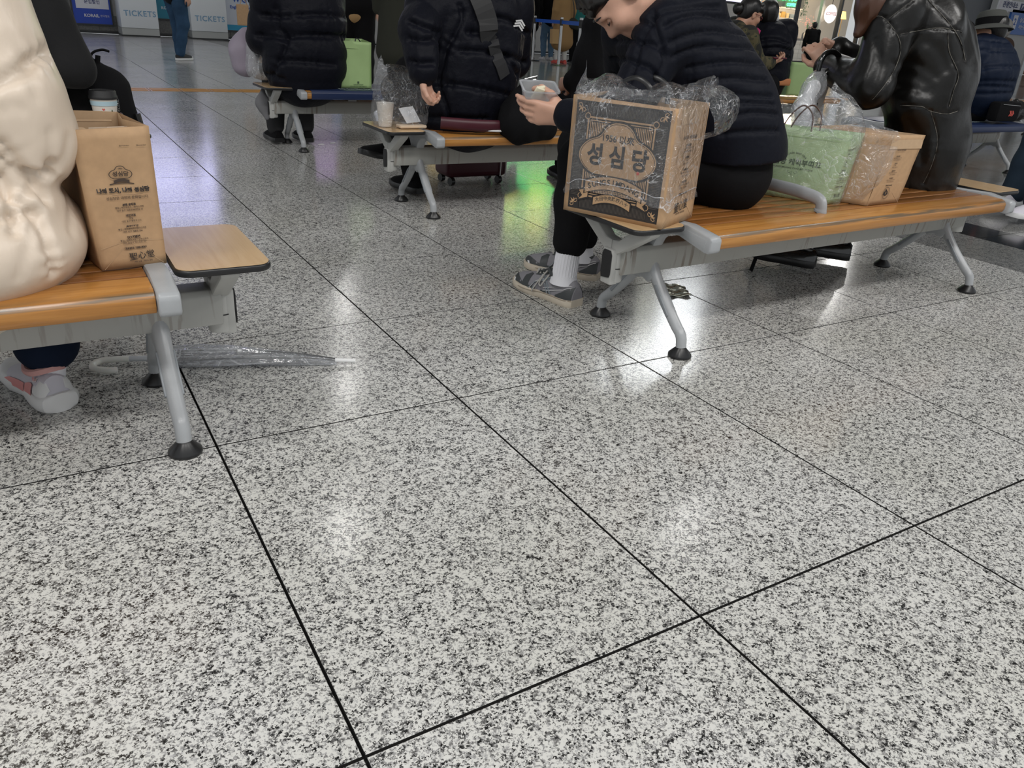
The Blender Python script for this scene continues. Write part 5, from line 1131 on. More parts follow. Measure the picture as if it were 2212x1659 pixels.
# ------------------------------------------------------------------ paper bags
def sheet(b,c00,c10,c11,c01,nx=8,ny=8,disp=None):
    c00,c10,c11,c01=map(Vector,(c00,c10,c11,c01)); n=(c10-c00).cross(c01-c00).normalized(); vs=[]
    for j in range(ny+1):
        for i in range(nx+1):
            s_,t=i/nx,j/ny; p=c00*(1-s_)*(1-t)+c10*s_*(1-t)+c11*s_*t+c01*(1-s_)*t
            if disp: p=p+n*disp(s_,t)
            vs.append(p)
    b.add(vs,[(j*(nx+1)+i,j*(nx+1)+i+1,(j+1)*(nx+1)+i+1,(j+1)*(nx+1)+i) for j in range(ny) for i in range(nx)])
def paper_bag(name,label,o,ex,ey,w_,d_,h,m,mi,top=None,disp=None,sdisp=None,inside=True,gusset=0.012):
    """open paper bag: o = front left bottom corner, ex along the front, ey into depth"""
    ex=Vector((*ex,0)).normalized(); ey=Vector((*ey,0)).normalized(); o=Vector(o); z=V(0,0,1)
    R=empty(name,o+ex*w_/2+ey*d_/2,label,'bag'); top=top or (V(0,0,0),)*4
    A=[o,o+ex*w_,o+ex*w_+ey*d_,o+ey*d_]; T=[a+z*h+t for a,t in zip(A,top)]
    names=('front_panel','side_panel','back_panel','side_panel')
    for i in range(4):
        j=(i+1)%4; b=MB(); dd=(disp if i%2==0 else sdisp)
        sheet(b,A[i],A[j],T[j],T[i],10,14,dd); ob=b.build(names[i],M[m],R,smooth=True)
        md=ob.modifiers.new('thickness','SOLIDIFY'); md.thickness=.0009; md.offset=0
    b=MB(); sheet(b,A[0]+z*.001,A[1]+z*.001,A[2]+z*.001,A[3]+z*.001,2,2); b.build('bottom',M[m],R)
    b=MB(); P=[(t*.986+sum(T,Vector())/4*.014) for t in T]; Q=[p-z*.045 for p in P]
    for i in range(4): j=(i+1)%4; b.add([P[i],P[j],Q[j],Q[i]],[(0,1,2,3)])
    b.build('folded_rim',M[mi],R)
    return R,A,T
def lines(F,x,y,rows,m='ink2',lh=.0085,sz=.0052,k=1.5):
    for i,r in enumerate(rows): 
        if r: F.text(m,r,x,y-i*lh,sz*(1.25 if r[0]=='*' else 1),.03 if r[0]=='*' else .012,k) if r[0]!='*' else F.text(m,r[1:],x,y-i*lh,sz*1.2,.05,k)
SHOPS=['*본점 은행동','빵집 | 케익부띠끄 / 테라스키친','대전 중구 대종로480번길 15','','*대전역점','빵집','대전 동구 중앙로 215','','*롯데백화점','빵집 | 케익부띠끄 / 테라스키친','대전 서구 계룡로 598','','*DCC컨벤션','빵집 | 테라스키친 / 오븐스토리','대전 유성구 엑스포로 107','','*대표번호 1588-8069']
def cartouche(cx,cy,s_):
    h=[(0,.300),(.045,.297),(.090,.278),(.125,.245),(.150,.205),(.185,.178),(.235,.160),(.285,.130),(.325,.085),(.340,.035),(.325,-.015),(.285,-.060),(.235,-.090),(.19,-.105)]
    H=[Vector(p) for p in h]; sm=[p for p in smooth_path([V(a,b,0) for a,b in h],3)]
    return [(cx+p.x*s_,cy+p.y*s_) for p in sm[::-1]]+[(cx-p.x*s_,cy+p.y*s_) for p in sm[1:]]
def inside_x(poly,x):
    ys=[]
    for i in range(len(poly)):
        (x0,y0),(x1,y1)=poly[i],poly[(i+1)%len(poly)]
        if (x0-x)*(x1-x)<0: ys.append(y0+(y1-y0)*(x-x0)/(x1-x0))
    return sorted(ys)
def fleur(F,m,x,y,a,s_,k):
    c,q=math.cos(a),math.sin(a); T=lambda p:(x+(p[0]*c-p[1]*q)*s_,y+(p[0]*q+p[1]*c)*s_)
    F.poly(m,[T(p) for p in ((0,-.1),(.22,.25),(.12,.55),(0,1),(-.12,.55),(-.22,.25))],k)
    for g_ in (-1,1):
        F.poly(m,[T((g_*a_,b_)) for a_,b_ in ((.12,-.05),(.55,.15),(.62,.62),(.38,.42),(.2,.3))][::g_],k)
        F.stroke(m,[T((g_*a_,b_)) for a_,b_ in ((.1,-.1),(.45,-.35),(.85,-.25),(.95,.1),(.75,.2),(.68,.05))],.13*s_,k)
# A: big printed kraft bag on the side table of the right bench
zt=.3992
pL=oz(1217,452,zt); pC=oz(1427,496,zt); pR=oz(1515,472,zt)
exA=(pC-pL); W_A=exA.length; eyA=Vector((-exA.y,exA.x,0)).normalized(); D_A=.215; H_A=.318
RA,A,T=paper_bag('printed_paper_bag','large kraft paper bag with ornate black print and a clear rain cover',(pL.x,pL.y,zt),(exA.x,exA.y),(eyA.x,eyA.y),W_A,D_A,H_A,'kraft','kraft2',sdisp=lambda s_,t:-.010*(1-abs(2*s_-1))*(max(0,t-.25)),top=(V(0,0,0),V(0,0,-.004),V(0,0,.002),V(0,0,.004)))
F=Face(A[0],exA,(0,0,1),.0008); w_,h=W_A,H_A
x0,x1,y0,y1=w_*.045,w_*.955,h*.035,h*.965
F.rect('ink',x0,y0,x1,y1,1); r=w_*.125
F.frame('kraft',x0+r,y0+r,x1-r,y1-r,.0045,2); F.frame('kraft',x0+r+.0085,y0+r+.0085,x1-r-.0085,y1-r-.0085,.0022,2)
for xx,yy in ((x0+r,y0+r),(x1-r,y0+r),(x0+r,y1-r),(x1-r,y1-r)): F.rect('ink',xx-.007,yy-.007,xx+.007,yy+.007,2.6); F.stroke('kraft',[(xx+.008*math.cos(t),yy+.008*math.sin(t)) for t in [2*PI*k/12 for k in range(12)]],.002,3,closed=True)
M['greyink']=mat('grey_hatch_ink',(.10,.085,.07),.6)
n=int((x1-x0-2*r)/.0042)
for i in range(n+1):
    x=x0+r+i*.0042
    for ya in (y0+.006,y1-r+.008): F.rect('greyink',x,ya,x+.0013,ya+r-.014,2)
n=int((y1-y0-2*r)/.0042)
for i in range(n+1):
    y=y0+r+i*.0042
    for xa in (x0+.006,x1-r+.008): F.rect('greyink',xa,y,xa+r-.014,y+.0013,2)
cx,cy,sc=w_*.495,h*.485,w_*1.12; C=cartouche(cx,cy,sc); Co=cartouche(cx,cy-.002,sc*1.075)
ix0,ix1,iy0,iy1=x0+r+.014,x1-r-.014,y0+r+.014,y1-r-.014
x=ix0
while x<ix1:
    ys=inside_x(Co,x); segs=[(iy0,iy1)] if len(ys)<2 else [(iy0,ys[0]),(ys[-1],iy1)]
    for a_,b_ in segs:
        if b_>a_: F.rect('kraft',x,a_,x+.0024,b_,2)
    x+=.0052
F.poly('ink',Co,2.6); F.poly('kraft',C,3.2); F.stroke('ink',[(cx+(px-cx)*.965,cy+(py-cy)*.965) for px,py in C][4:-4],.0016,3.8)
F.text('ink','1956 以來',cx-.002,cy+.062,.0235,.02,4.4)
F.text('ink','성 심 당',cx+.002,cy+.012,.062,.035,4.4,sx=.92); F.rect('red',cx+.066,cy-.021,cx+.073,cy-.011,4.4)
def arc_band(F,m,cx,yt,half,th,sag,k,rot=0):
    P=[];n=16
    up=[(cx+half*(2*i/n-1),yt+sag*(1-(2*i/n-1)**2)) for i in range(n+1)]; F.poly(m,up+[(x_,y_-th) for x_,y_ in up[::-1]],k); return up
bx=cx; F.poly('ink',[(bx-.112,cy-.085),(bx-.075,cy-.075),(bx-.075,cy-.108),(bx-.112,cy-.12),(bx-.100,cy-.102)],4.2); F.poly('kraft',[(bx-.107,cy-.089),(bx-.078,cy-.080),(bx-.078,cy-.104),(bx-.106,cy-.114),(bx-.095,cy-.102)],4.6)
F.poly('ink',[(bx+.112,cy-.085),(bx+.075,cy-.075),(bx+.075,cy-.108),(bx+.112,cy-.12),(bx+.100,cy-.102)],4.2); F.poly('kraft',[(bx+.107,cy-.089),(bx+.078,cy-.080),(bx+.078,cy-.104),(bx+.106,cy-.114),(bx+.095,cy-.102)],4.6)
arc_band(F,'ink',bx,cy-.056,.092,.040,.020,4.9); arc_band(F,'kraft',bx,cy-.0590,.088,.034,.0195,5.3)
for i,ch in enumerate('SUNGSIMDANG'):
    t=(i-5)/5; F.text('ink',ch,bx+t*.074,cy-.056-.016+.0175*(1-t*t),.0215,.025,6,rot=-t*.30)
arc_band(F,'ink',bx,cy-.100,.062,.026,.014,4.9); arc_band(F,'kraft',bx,cy-.102,.058,.021,.0135,5.3)
for i,ch in enumerate('大田中央路四八十'): 
    t=(i-3.5)/4; F.text('greyink',ch,bx+t*.052,cy-.109+.011*(1-t*t),.0125,.02,6,rot=-t*.25)
for k in range(4): F.rect('kraft',bx-.05,iy0+.002+k*.0045,bx+.05,iy0+.0035+k*.0045,4.2)
q=.024
for xx,yy,a_ in ((x0+q*.75,y1-q*.75,PI*.75),(x1-q*.75,y1-q*.75,PI*1.25),(x0+q*.75,y0+q*.75,PI*.25),(x1-q*.75,y0+q*.75,PI*1.75)): 
    F.rect('ink',xx-q*.7,yy-q*.7,xx+q*.7,yy+q*.7,2.6); fleur(F,'kraft',xx,yy,a_,q*.62,3.4)
F.build(RA)
exS=(A[2]-A[1]).normalized(); F=Face(A[1],exS,(0,0,1),.0012,warp=lambda x,y:-.010*(1-abs(2*x/D_A-1))*max(0,y/H_A-.25)+.0006); cxs=D_A*.53
lines(F,cxs,.215,SHOPS,sz=.0056,lh=.0082); F.text('ink2','나의 도시, 나의 성심당',cxs,.235,.010,.04)
F.text('ink','聖心堂',cxs,.048,.030,.012,rot=.08); F.text('ink2','1956 以來 · 대전의 문화',cxs,.030,.0062,.02)
F.stroke(mat('paper_crease',(.40,.25,.13),.8).name and 'kraft2',[(.004,.004),(cxs-.01,.085),(D_A-.004,.004)],.0012,1); F.stroke('kraft2',[(cxs-.01,.085),(cxs-.01,H_A)],.0012,1); F.build(RA)
for yy in (.25,.78):
    b=MB(); base=A[0].lerp(A[3],yy)+V(0,0,H_A-.01); e=exA.normalized()
    b.tube(smooth_path([base+e*W_A*.34,base+e*W_A*.36+V(0,0,.045),base+e*W_A*.50+V(0,0,.066),base+e*W_A*.64+V(0,0,.045),base+e*W_A*.66],6),.0045,8,flat=(1.5,.35)); b.build('handle',M['black'],RA,smooth=True)
# clear films --------------------------------------------------------------
def crumple(me,amp,seed,freq=55,pin=None):
    co_=np.zeros(len(me.vertices)*3); me.vertices.foreach_get('co',co_); P=co_.reshape(-1,3); nn=np.zeros(len(P)*3); me.vertices.foreach_get('normal',nn); nn=nn.reshape(-1,3)
    # faceted ridges: absolute value of folded waves
    d=np.abs(_nz(P,freq,seed))*.9+np.abs(_nz(P,freq*2.3,seed+5))*.45-.35
    w_=np.ones(len(P)) if pin is None else pin(P)
    P+=nn*(d*amp*w_)[:,None]; me.vertices.foreach_set('co',P.ravel()); me.update()
def film_tube(name,R,rings,m='film',amp=.006,seed=1,freq=55,res=.006,closed=True):
    """rings: list of closed loops (same count) in world space, densely resampled"""
    n=len(rings[0]); out=[]
    for i in range(len(rings)-1):
        L=max(1,int(max((a-b_).length for a,b_ in zip(rings[i],rings[i+1]))/res))
        for j in range(L): out.append([a.lerp(b_,j/L) for a,b_ in zip(rings[i],rings[i+1])])
    out.append(rings[-1]); b=MB(); b.rings(out,cap=False); o=b.build(name,M[m],R,smooth=False); crumple(o.data,amp,seed,freq)
    o.data.polygons.foreach_set('use_smooth',[True]*len(o.data.polygons)); return o
def loop(c,ex,ey,w_,d_,n=110,e=8.,z=0,wave=None):
    c=Vector(c); out=[]
    for k,(x,y) in enumerate(superloop(w_/2,d_/2,n,e)):
        p=c+ex*x+ey*y+V(0,0,z)
        if wave: p=p+wave(2*PI*k/n,x,y)
        out.append(p)
    return out
# rain cover of bag A
ex=exA.normalized(); ey=eyA; cA=A[0]+ex*W_A/2+ey*D_A/2
def lp(z,gw,gd,wave=None,off=V(0,0,0)): return loop(cA+off-V(0,0,0),ex,ey,W_A+gw,D_A+gd,z=z-0,wave=wave,n=130)
zz=lambda q: q
wv=lambda t,x,y: V(0,0,.008*math.sin(3*t)+.005*math.sin(7*t+1))
rim=lambda t,x,y: V(0,0,.020*math.sin(2*t+.6)+.016*math.sin(5*t+2)+.01*math.sin(9*t))+ex*(.045 if x>W_A*.30 and y>-.05 else 0)*max(0,math.sin(t+.5))
rings=[lp(.058,.030,.034,wv),lp(.085,.016,.020,wv),lp(.20,.018,.022),lp(.305,.016,.018),lp(.330,.012,.014,lambda t,x,y:V(0,0,.006*math.sin(4*t))),lp(.345,-.02,-.03,rim),lp(.362,-.01,-.045,rim)]
rings=[[p for p in r] for r in rings]
film_tube('rain_cover',RA,rings,amp=.0042,seed=3,freq=60)
b=MB(); hemr=lp(.085,.018,.022,wv); b.tube([hemr[k] for k in range(0,130,2)],.0012,5,closed=True); b.build('cover_hem',M['filmh'],RA,smooth=True)
# the twisted flap sticking out to the right and the two peaks on top
def flap(R,pts,name='cover_flap',m='film',amp=.006,seed=4,th=.006):
    """curved film patch through a grid of control rows"""
    rows=[smooth_path(r,8) for r in pts]; cols_=[smooth_path([r[i] for r in rows],8) for i in range(len(rows[0]))]
    vs=[p for c in cols_ for p in c]; n=len(cols_[0]); b=MB(); b.add(vs,[(i*n+j,i*n+j+1,(i+1)*n+j+1,(i+1)*n+j) for i in range(len(cols_)-1) for j in range(n-1)])
    o=b.build(name,M[m],R,smooth=True); crumple(o.data,amp,seed,60); return o
c1=lambda u,v,s_: CO+ray(u,v)*s_
tr=T[1]; tb=T[2]; zu=V(0,0,1)
flap(RA,[[tr.lerp(tb,.2)+zu*.0,tr.lerp(tb,.6)+zu*.015,tb+zu*.01],[tr.lerp(tb,.2)+ex*.04+zu*.030,tr.lerp(tb,.6)+ex*.05+zu*.055,tb+ex*.045+zu*.03],[tr.lerp(tb,.2)+ex*.08-zu*.015,tr.lerp(tb,.6)+ex*.095+zu*.018,tb+ex*.085+zu*.005],[tr.lerp(tb,.3)+ex*.075-zu*.065,tr.lerp(tb,.6)+ex*.09-zu*.05,tb+ex*.07-zu*.05],[tr.lerp(tb,.3)+ex*.02-zu*.085,tr.lerp(tb,.6)+ex*.025-zu*.075,tb+ex*.02-zu*.07]])
t0,t3=T[0],T[3]
flap(RA,[[t0+ex*.0,t0+ex*.07+zu*.004,t0+ex*.16],[t0+ex*.0+ey*.05+zu*.02,t0+ex*.08+ey*.05+zu*.058,t0+ex*.17+ey*.05+zu*.012],[t0+ex*.02+ey*.13+zu*.02,t0+ex*.08+ey*.13+zu*.03,t0+ex*.18+ey*.13+zu*.01]],seed=8)
flap(RA,[[t0+ex*.15,t0+ex*.22+zu*.006,t0+ex*.30],[t0+ex*.15+ey*.08+zu*.016,t0+ex*.24+ey*.08+zu*.052,t0+ex*.31+ey*.08+zu*.02],[t0+ex*.16+ey*.16+zu*.02,t0+ex*.24+ey*.16+zu*.035,t0+ex*.31+ey*.16+zu*.02]],seed=9)
# B: kraft bag on the left bench
zs=.3895
a0=oz(222,585,zs); a1=oz(360,568,zs); e=(a1-a0); wB=e.length; eb=V(-e.y,e.x,0).normalized()
hB=.272; crease=lambda s_,t: (.004 if abs(t-.54)<.05 else 0)-(.003 if abs(t-.27)<.04 else 0)+.003*math.sin(7*t+2*s_)
RB,A2,T2=paper_bag('brown_paper_bag','tall plain kraft paper bag with small brown lettering on the left bench',(a0.x,a0.y,zs),(e.x,e.y),(eb.x-.05,eb.y),wB,.225,hB,'kraft','kraft2',disp=lambda s_,t:crease(s_,t)*math.sin(PI*s_)**.3,sdisp=lambda s_,t:-.020*(1-abs(2*s_-1))*t,top=(V(-.018,-.012,.0),V(-.002,-.010,.004),V(.010,.012,.000),V(.0,.012,.006)))
up=(T2[0]-A2[0]).lerp(T2[1]-A2[1],.5); sk=(V(-.010,0,0)); F=Face(A2[0]+V(0,0,0),e,up,.0022,warp=lambda x,y:crease(min(max(x/wB,0),1),min(max(y/hB,0),1)))
F2=F
c_=wB*.52; hh=hB
sh=lambda y:-.010*y/hB
cc=cartouche(c_+sh(.185),.186,.060); F.stroke('ink2',[p for p in cc],.0014,2,closed=True); F.text('ink2','성심당',c_+sh(.18),.188,.0105,.03); F.text('ink2','1956',c_+sh(.18),.1985,.0035,.03)
arc_band(F,'ink2',c_+sh(.17),.1765,.014,.006,.003,2); F.stroke('ink2',[(c_-.022+sh(.17),.169),(c_-.010+sh(.17),.171),(c_+.010+sh(.17),.171),(c_+.022+sh(.17),.169)],.002,2)
F.text('ink','나의 도시, 나의 성심당',c_+sh(.155),.157,.0102,.05); F.rect('ink2',c_-.028,.1485,c_+.028,.1489,2); F.text('ink2','성심당은 대전의 문화입니다.',c_,.1425,.0066,.012)
lines(F,c_+.002,.128,SHOPS,sz=.0042,lh=.0054)
F.text('ink','聖心堂',c_+.012,.024,.0165,.008,rot=.06); F.text('ink2','1956 以來 · 대전의 문화',c_+.013,.0125,.0036,.02)
for xx in (wB*.60,wB*.85):
    F.text('ink2','@sungsimdang',xx-.004,hB-.030,.0030,.02)
for p in ([(.002,.045),(wB*.45,.058),(wB-.002,.052)],[(.004,.002),(wB*.45,.055),(wB-.006,.004)]): F.stroke('kraft2',p,.0007,1)
F.build(RB)
b=MB(); tm_=T2[0].lerp(T2[3],.75); te=T2[1].lerp(T2[2],.75); b.tube([tm_.lerp(te,.2)-V(0,0,.012),tm_.lerp(te,.8)-V(0,0,.012)],.0022,6)
b.build('handle',M['kraft2'],RB,smooth=True); b=MB()
q0=T2[0]+V(.012,.03,-.01); b.tube(smooth_path([q0+V(0,.05,0),q0+V(.012,.02,.004),q0+V(.045,-.0,-.030)],5),.006,6,flat=(1.6,.3)); b.build('handle',M['kraft2'],RB,smooth=True)
b=MB(); sheet(b,A2[0]+V(.012,.05,.15),A2[1]+V(-.03,.05,.15),A2[1]+V(-.03,.09,.262),A2[0]+V(.02,.07,.265),8,8,lambda s_,t:.008*math.sin(9*s_)); tag(b.build('folded_paper',mat('striped_paper',(.62,.50,.38),.7),RB,smooth=True))
# C: green cake bag on the right bench
g0=oz(1652,420,zs); g1=oz(1787,441,zs); g2=oz(1846,446,zs)
exg=(g1-g0); exg=exg.normalized(); wG=.345; gO=V(g1.x,g1.y,zs)-exg*wG; eyg=V(-exg.y,exg.x,0).normalized()
eyg2=V(.985,.17,0)
RC,A3,T3=paper_bag('green_paper_bag','pale green paper cake bag inside a clear plastic bag on the right bench',gO,(exg.x,exg.y),(eyg2.x,eyg2.y),wG,.085,.232,'green','green',top=(V(.022,-.012,0),V(.028,-.015,-.004),V(.028,-.012,0),V(.022,0,0)),sdisp=lambda s_,t:-.012*(1-abs(2*s_-1))*t)
F=Face(A3[0],exg,T3[0]-A3[0],.0008); c_=wG*.60
F.arc_text('dgreen','DAEJEON BOUTIQUE',c_,.10,.052,.0075,.02,gap=.95); F.text('dgreen','성심당 케익부띠끄',c_,.120,.0235,.02); F.text('dgreen','SUNGSIMDANG CAKE BOUTIQUE',c_,.101,.0078,.015,spacing=1.15)
for g_ in (-1,1): F.stroke('dgreen',[(c_+g_*.004,.088),(c_+g_*.012,.083),(c_+g_*.018,.089),(c_+g_*.012,.093)],.001,2); 
F.stroke('dgreen',[(c_,.092),(c_-.002,.084),(c_,.076)],.001,2)
F.text('dgreen','聖心堂',c_+.03,.030,.014,.02,rot=.05); F.stroke('green2',[(0,.205),(wG,.205)],.0018,1); F.build(RC)
exs=(A3[2]-A3[1]).normalized(); F=Face(A3[1],exs,T3[1]-A3[1],.001,warp=lambda x,y:-.012*(1-abs(2*x/.085-1))*y/.232+.0006)
lines(F,.043,.165,SHOPS,m='dgreen',sz=.0046,lh=.0068); F.text('dgreen','聖心堂',.045,.026,.013,.02); F.rect('dgreen',.02,.012,.07,.0125,2); F.build(RC)
for yy in (.18,.82):
    b=MB(); base=A3[0].lerp(A3[3],yy)+V(0,0,.226)
    b.tube(smooth_path([base+exg*wG*.40,base+exg*wG*.46+V(0,0,.045),base+exg*wG*.56+V(0,0,.078),base+exg*wG*.66+V(0,0,.052),base+exg*wG*.68],6),.0026,8); b.build('handle',M['brownhair'],RC,smooth=True)
b=MB(); b.box((-.01,-.012,0),(.01,.012,.02)); 
cG=A3[0]+exg*wG/2+eyg2*.045; FB=empty('clear_plastic_bag',cG,'crumpled clear plastic bag wrapped around the pale green paper bag','bag')
def lg(z,w_,d_,wave=None,off=V(0,0,0)): return loop(cG+off,exg,eyg,w_,d_,z=z,wave=wave,n=140,e=5)
rimg=lambda t,x,y: V(0,0,.03*math.cos(2*t)+.018*math.sin(3*t+1)+.010*math.sin(8*t))
film_tube('film',FB,[lg(.004,wG+.004,.136),lg(.02,wG+.035,.170,wv,exg*.01),lg(.12,wG+.04,.175,None,exg*.012),lg(.215,wG+.055,.165,None,exg*.015),lg(.250,wG+.02,.13,rimg,exg*.01),lg(.285,wG-.06,.09,rimg),lg(.325,wG-.14,.07,rimg,-exg*.02)],amp=.0085,seed=11,freq=48)
flap(FB,[[T3[1]+exg*.01-zu*.06,T3[1]+exg*.05-zu*.03,T3[2]+exg*.07-zu*.04],[T3[1]-exg*.02+zu*.02,T3[1]+exg*.07+zu*.015,T3[2]+exg*.11-zu*.01],[T3[1]-exg*.02+zu*.055,T3[1]+exg*.04+zu*.045,T3[2]+exg*.10+zu*.02]],name='film_fold',seed=12,amp=.008)
flap(FB,[[T3[1]+exg*.02-zu*.21,T3[1]+exg*.05-zu*.20,T3[2]+exg*.05-zu*.22],[T3[1]+exg*.03-zu*.10,T3[1]+exg*.075-zu*.11,T3[2]+exg*.10-zu*.12],[T3[1]+exg*.01-zu*.03,T3[1]+exg*.06-zu*.02,T3[2]+exg*.11-zu*.03]],name='film_fold',seed=14,amp=.008)
# D: brown bag behind it
h0=oz(1873,445,zs); h1=oz(1945,438,zs); eh=(h1-h0); wD=.118; eh=V(.985,-.17*0+.06,0).normalized(); ehd=V(-.50,.86,0)
RD,A4,T4=paper_bag('brown_paper_bag','plain kraft paper bag with a round emblem between the green bag and the leather jacket',V(h0.x,h0.y+.004,zs),(eh.x,eh.y),(ehd.x,ehd.y),(h1-h0).length,.25,.235,'kraft','kraft2',disp=lambda s_,t:.002*math.sin(6*t),top=(V(.035,-.012,0),V(.040,-.012,-.004),V(.03,0,0),V(.03,0,0)))
wd=(h1-h0).length; F=Face(A4[0],eh,(T4[0]-A4[0]),.0026); 
lines(F,wd*.5,.165,SHOPS,sz=.0038,lh=.0062); F.text('ink2','나의 도시, 나의 성심당',wd*.55,.185,.0058,.04)
oc=(wd*.47,.040); F.stroke('ink',[(oc[0]+.0195*math.cos(t),oc[1]+.0225*math.sin(t)) for t in [2*PI*(k+.5)/8 for k in range(8)]],.0009,2,closed=True); F.stroke('ink',[(oc[0]+.0165*math.cos(t),oc[1]+.0195*math.sin(t)) for t in [2*PI*k/24 for k in range(24)]],.0009,2,closed=True); F.text('ink','心',oc[0],oc[1],.024,.06)
for p in ([(.0,.0),(wd*.42,.072),(wd,.0)],[(.0,.070),(wd,.072)]): F.stroke('kraft2',p,.001,1)
F.build(RD)
# E: green bag third row; F: green bag far right row
RE,A5,T5=paper_bag('green_paper_bag','light green paper bag standing upright on the blue bench cover',V(1.872,5.36,.398),(1,.0),(0,1),.215,.12,.292,'green2','green2',top=(V(.01,0,0),V(0,0,-.004),V(-.02,0,.012),V(.02,0,.012)),disp=lambda s_,t:.006*math.sin(5*t+3*s_))
F=Face(A5[0],(1,0,0),(0,0,1),.007); F.rect('dgreen',.112,.030,.126,.044); F.text('dgreen','CAKE BOUTIQUE',.118,.024,.009,.02); F.text('dgreen','대전광역시 중구 대종로480번길',.118,.012,.009,.01); F.build(RE)
b=MB(); b.tube(smooth_path([V(1.98,5.37,.68),V(1.99,5.38,.705),V(2.01,5.38,.70),V(2.03,5.38,.67)],5),.004,6); b.build('handle',M['black'],RE,smooth=True)
RG,A6,T6=paper_bag('green_paper_bag','two-tone green paper bag on the far bench beside the headphones person',V(6.22,5.38,.398),(.85,-.5),(-.62,.78),.34,.18,.29,'green2','green2'); _n=V(-.003,-.0025,0); b=MB(); b.add([A6[3]+_n,A6[0]+_n,T6[0]+_n,T6[3]+_n],[(0,1,2,3)]); b.build('dark_side_sheet',mat('deep_green_paper',(.14,.24,.12),.6),RG)  # darker green sheet laid over the left side panel
# ------------------------------------------------------------------ clear umbrella on the floor
UT=oz(768,779,.012); UH=oz(262,776,.02); ax=(UH-UT).normalized(); RU=empty('clear_umbrella',(UT+UH)/2,'folded clear plastic umbrella with a white handle lying on the floor','umbrella'); RU.location.z=0
for c in (): pass
U0=V(UT.x,UT.y,.014); P_=lambda d,z=.024,s_=0: V(UT.x+ax.x*d-ax.y*s_,UT.y+ax.y*d+ax.x*s_,z)
b=MB(); b.tube([P_(0,.012),P_(.055,.014)],[.0055,.0065],12); b.build('ferrule',M['white'],RU,smooth=True)
b=MB(); b.tube([P_(.05,.014),P_(.50,.022)],.0035,8); b.build('shaft',M['chrome'],RU,smooth=True)
rg=[];n=48
for i in range(60):
    t=i/59; d=.052+t*.455; r_=.008+.020*min(1,t*1.7)-.004*max(0,t-.8)*5
    rg.append([P_(d,max(.0015,r_*1.02+.001)+ (r_*(1+.22*math.sin(6*a+9*t+.0)))*math.sin(a)*.9 if True else 0,r_*(1.0+.22*math.sin(6*a+9*t))*math.cos(a)) for a in [2*PI*k/n for k in range(n)]])
for r in rg:
    for p in r: p.z=max(p.z,.0012)
b=MB(); b.rings(rg,cap=False); o=b.build('canopy',M['umb'],RU,smooth=True)
b=MB()
for k in range(8):
    a=2*PI*k/8+.3; b.tube(smooth_path([P_(.055,.014+.005*math.sin(a),.005*math.cos(a)),P_(.20,.025+.015*math.sin(a+.3),.015*math.cos(a+.3)),P_(.40,.026+.019*math.sin(a+.6),.019*math.cos(a+.6)),P_(.50,.024+.013*math.sin(a+.8),.013*math.cos(a+.8))],5),.0013,5)
b.build('rib',M['chrome'],RU,smooth=True)
b=MB(); b.tube([P_(.485,.026),P_(.515,.022)],.010,12); b.build('runner',M['black'],RU,smooth=True)
b=MB(); b.tube([P_(.30,.046,.004),P_(.31,.048,.012)],.0045,10); b.build('button',M['white'],RU,smooth=True)
b=MB(); Hn=[P_(.51,.022),P_(.59,.021)]; b.tube(Hn,.0075,12); hk=[P_(.59,.021,0)]; b.build('grip_tube',mat('pale_grey_plastic',(.50,.52,.55),.4),RU,smooth=True)
b=MB(); b.tube(smooth_path([P_(.585,.021,0),P_(.62,.020,0),P_(.655,.018,.006),P_(.667,.017,.030),P_(.655,.016,.052),P_(.62,.015,.060),P_(.60,.015,.058)],6),.0085,14); b.build('hooked_handle',mat('milky_white_plastic',(.74,.74,.70),.3,sss=.2),RU,smooth=True)
# black umbrella leaning on the leather-jacket person: hook above, tip below the bench
KU=empty('black_umbrella',(2.52,2.17,0),'black umbrella with a curved hook handle in front of the leather jacket','umbrella')
tp=oz(1622,585,.004); hk=oy(1797,122,2.16); a=(hk-tp)
b=MB(); b.tube([tp,tp+a*.10],.008,10); b.tube([tp+a*.08,tp+a*.30,tp+a*.80],[.016,.022,.014],14); b.build('canopy',M['blackcloth'],KU,smooth=True)
b=MB(); b.tube([tp+a*.78,tp+a*.86],.009,10); e1=CR; b.tube(smooth_path([tp+a*.84,tp+a*.93,oy(1811,140,2.16),oy(1812,122,2.16),oy(1800,112,2.16),oy(1784,116,2.16),oy(1773,132,2.16),oy(1767,152,2.16)],6),.0105,14); b.build('hook_handle',M['shinyblack'],KU,smooth=True)
# white plastic parcel and tissue beside the umbrella
WP=empty('white_plastic_parcel',(2.62,2.2,.39),'crinkled white plastic parcel on the bench beside the black umbrella hook','bag')
S=Sdf(.007); S.chain([oy(1735,235,2.12),oy(1755,190,2.15),oy(1775,160,2.18)],[.035,.038,.028],k=.03,wr=.006,fr=60); S.cap(oy(1735,240,2.12),V(2.60,2.10,.42),.04,.05,k=.03,wr=.006,fr=60); soft(S,'wrapping',M['filmh'],WP); S=Sdf(.007); S.chain([oy(1737,232,2.12),oy(1757,187,2.15)],[.026,.026],wr=.004,fr=60); S.cap(oy(1737,236,2.12),V(2.60,2.10,.42),.03,.04,wr=.004); soft(S,'contents',M['white'],WP)
TB=empty('cream_folder',(2.70,2.25,.4),'cream paper sleeve held on the lap behind the umbrella handle','paper'); b=MB(); b.prism([(0,0),(.055,-.01),(.10,.20),(.035,.22)],0,.004,'y',Matrix.Translation(oy(1748,250,2.22))); b.build('sleeve',M['cloudy'],TB)
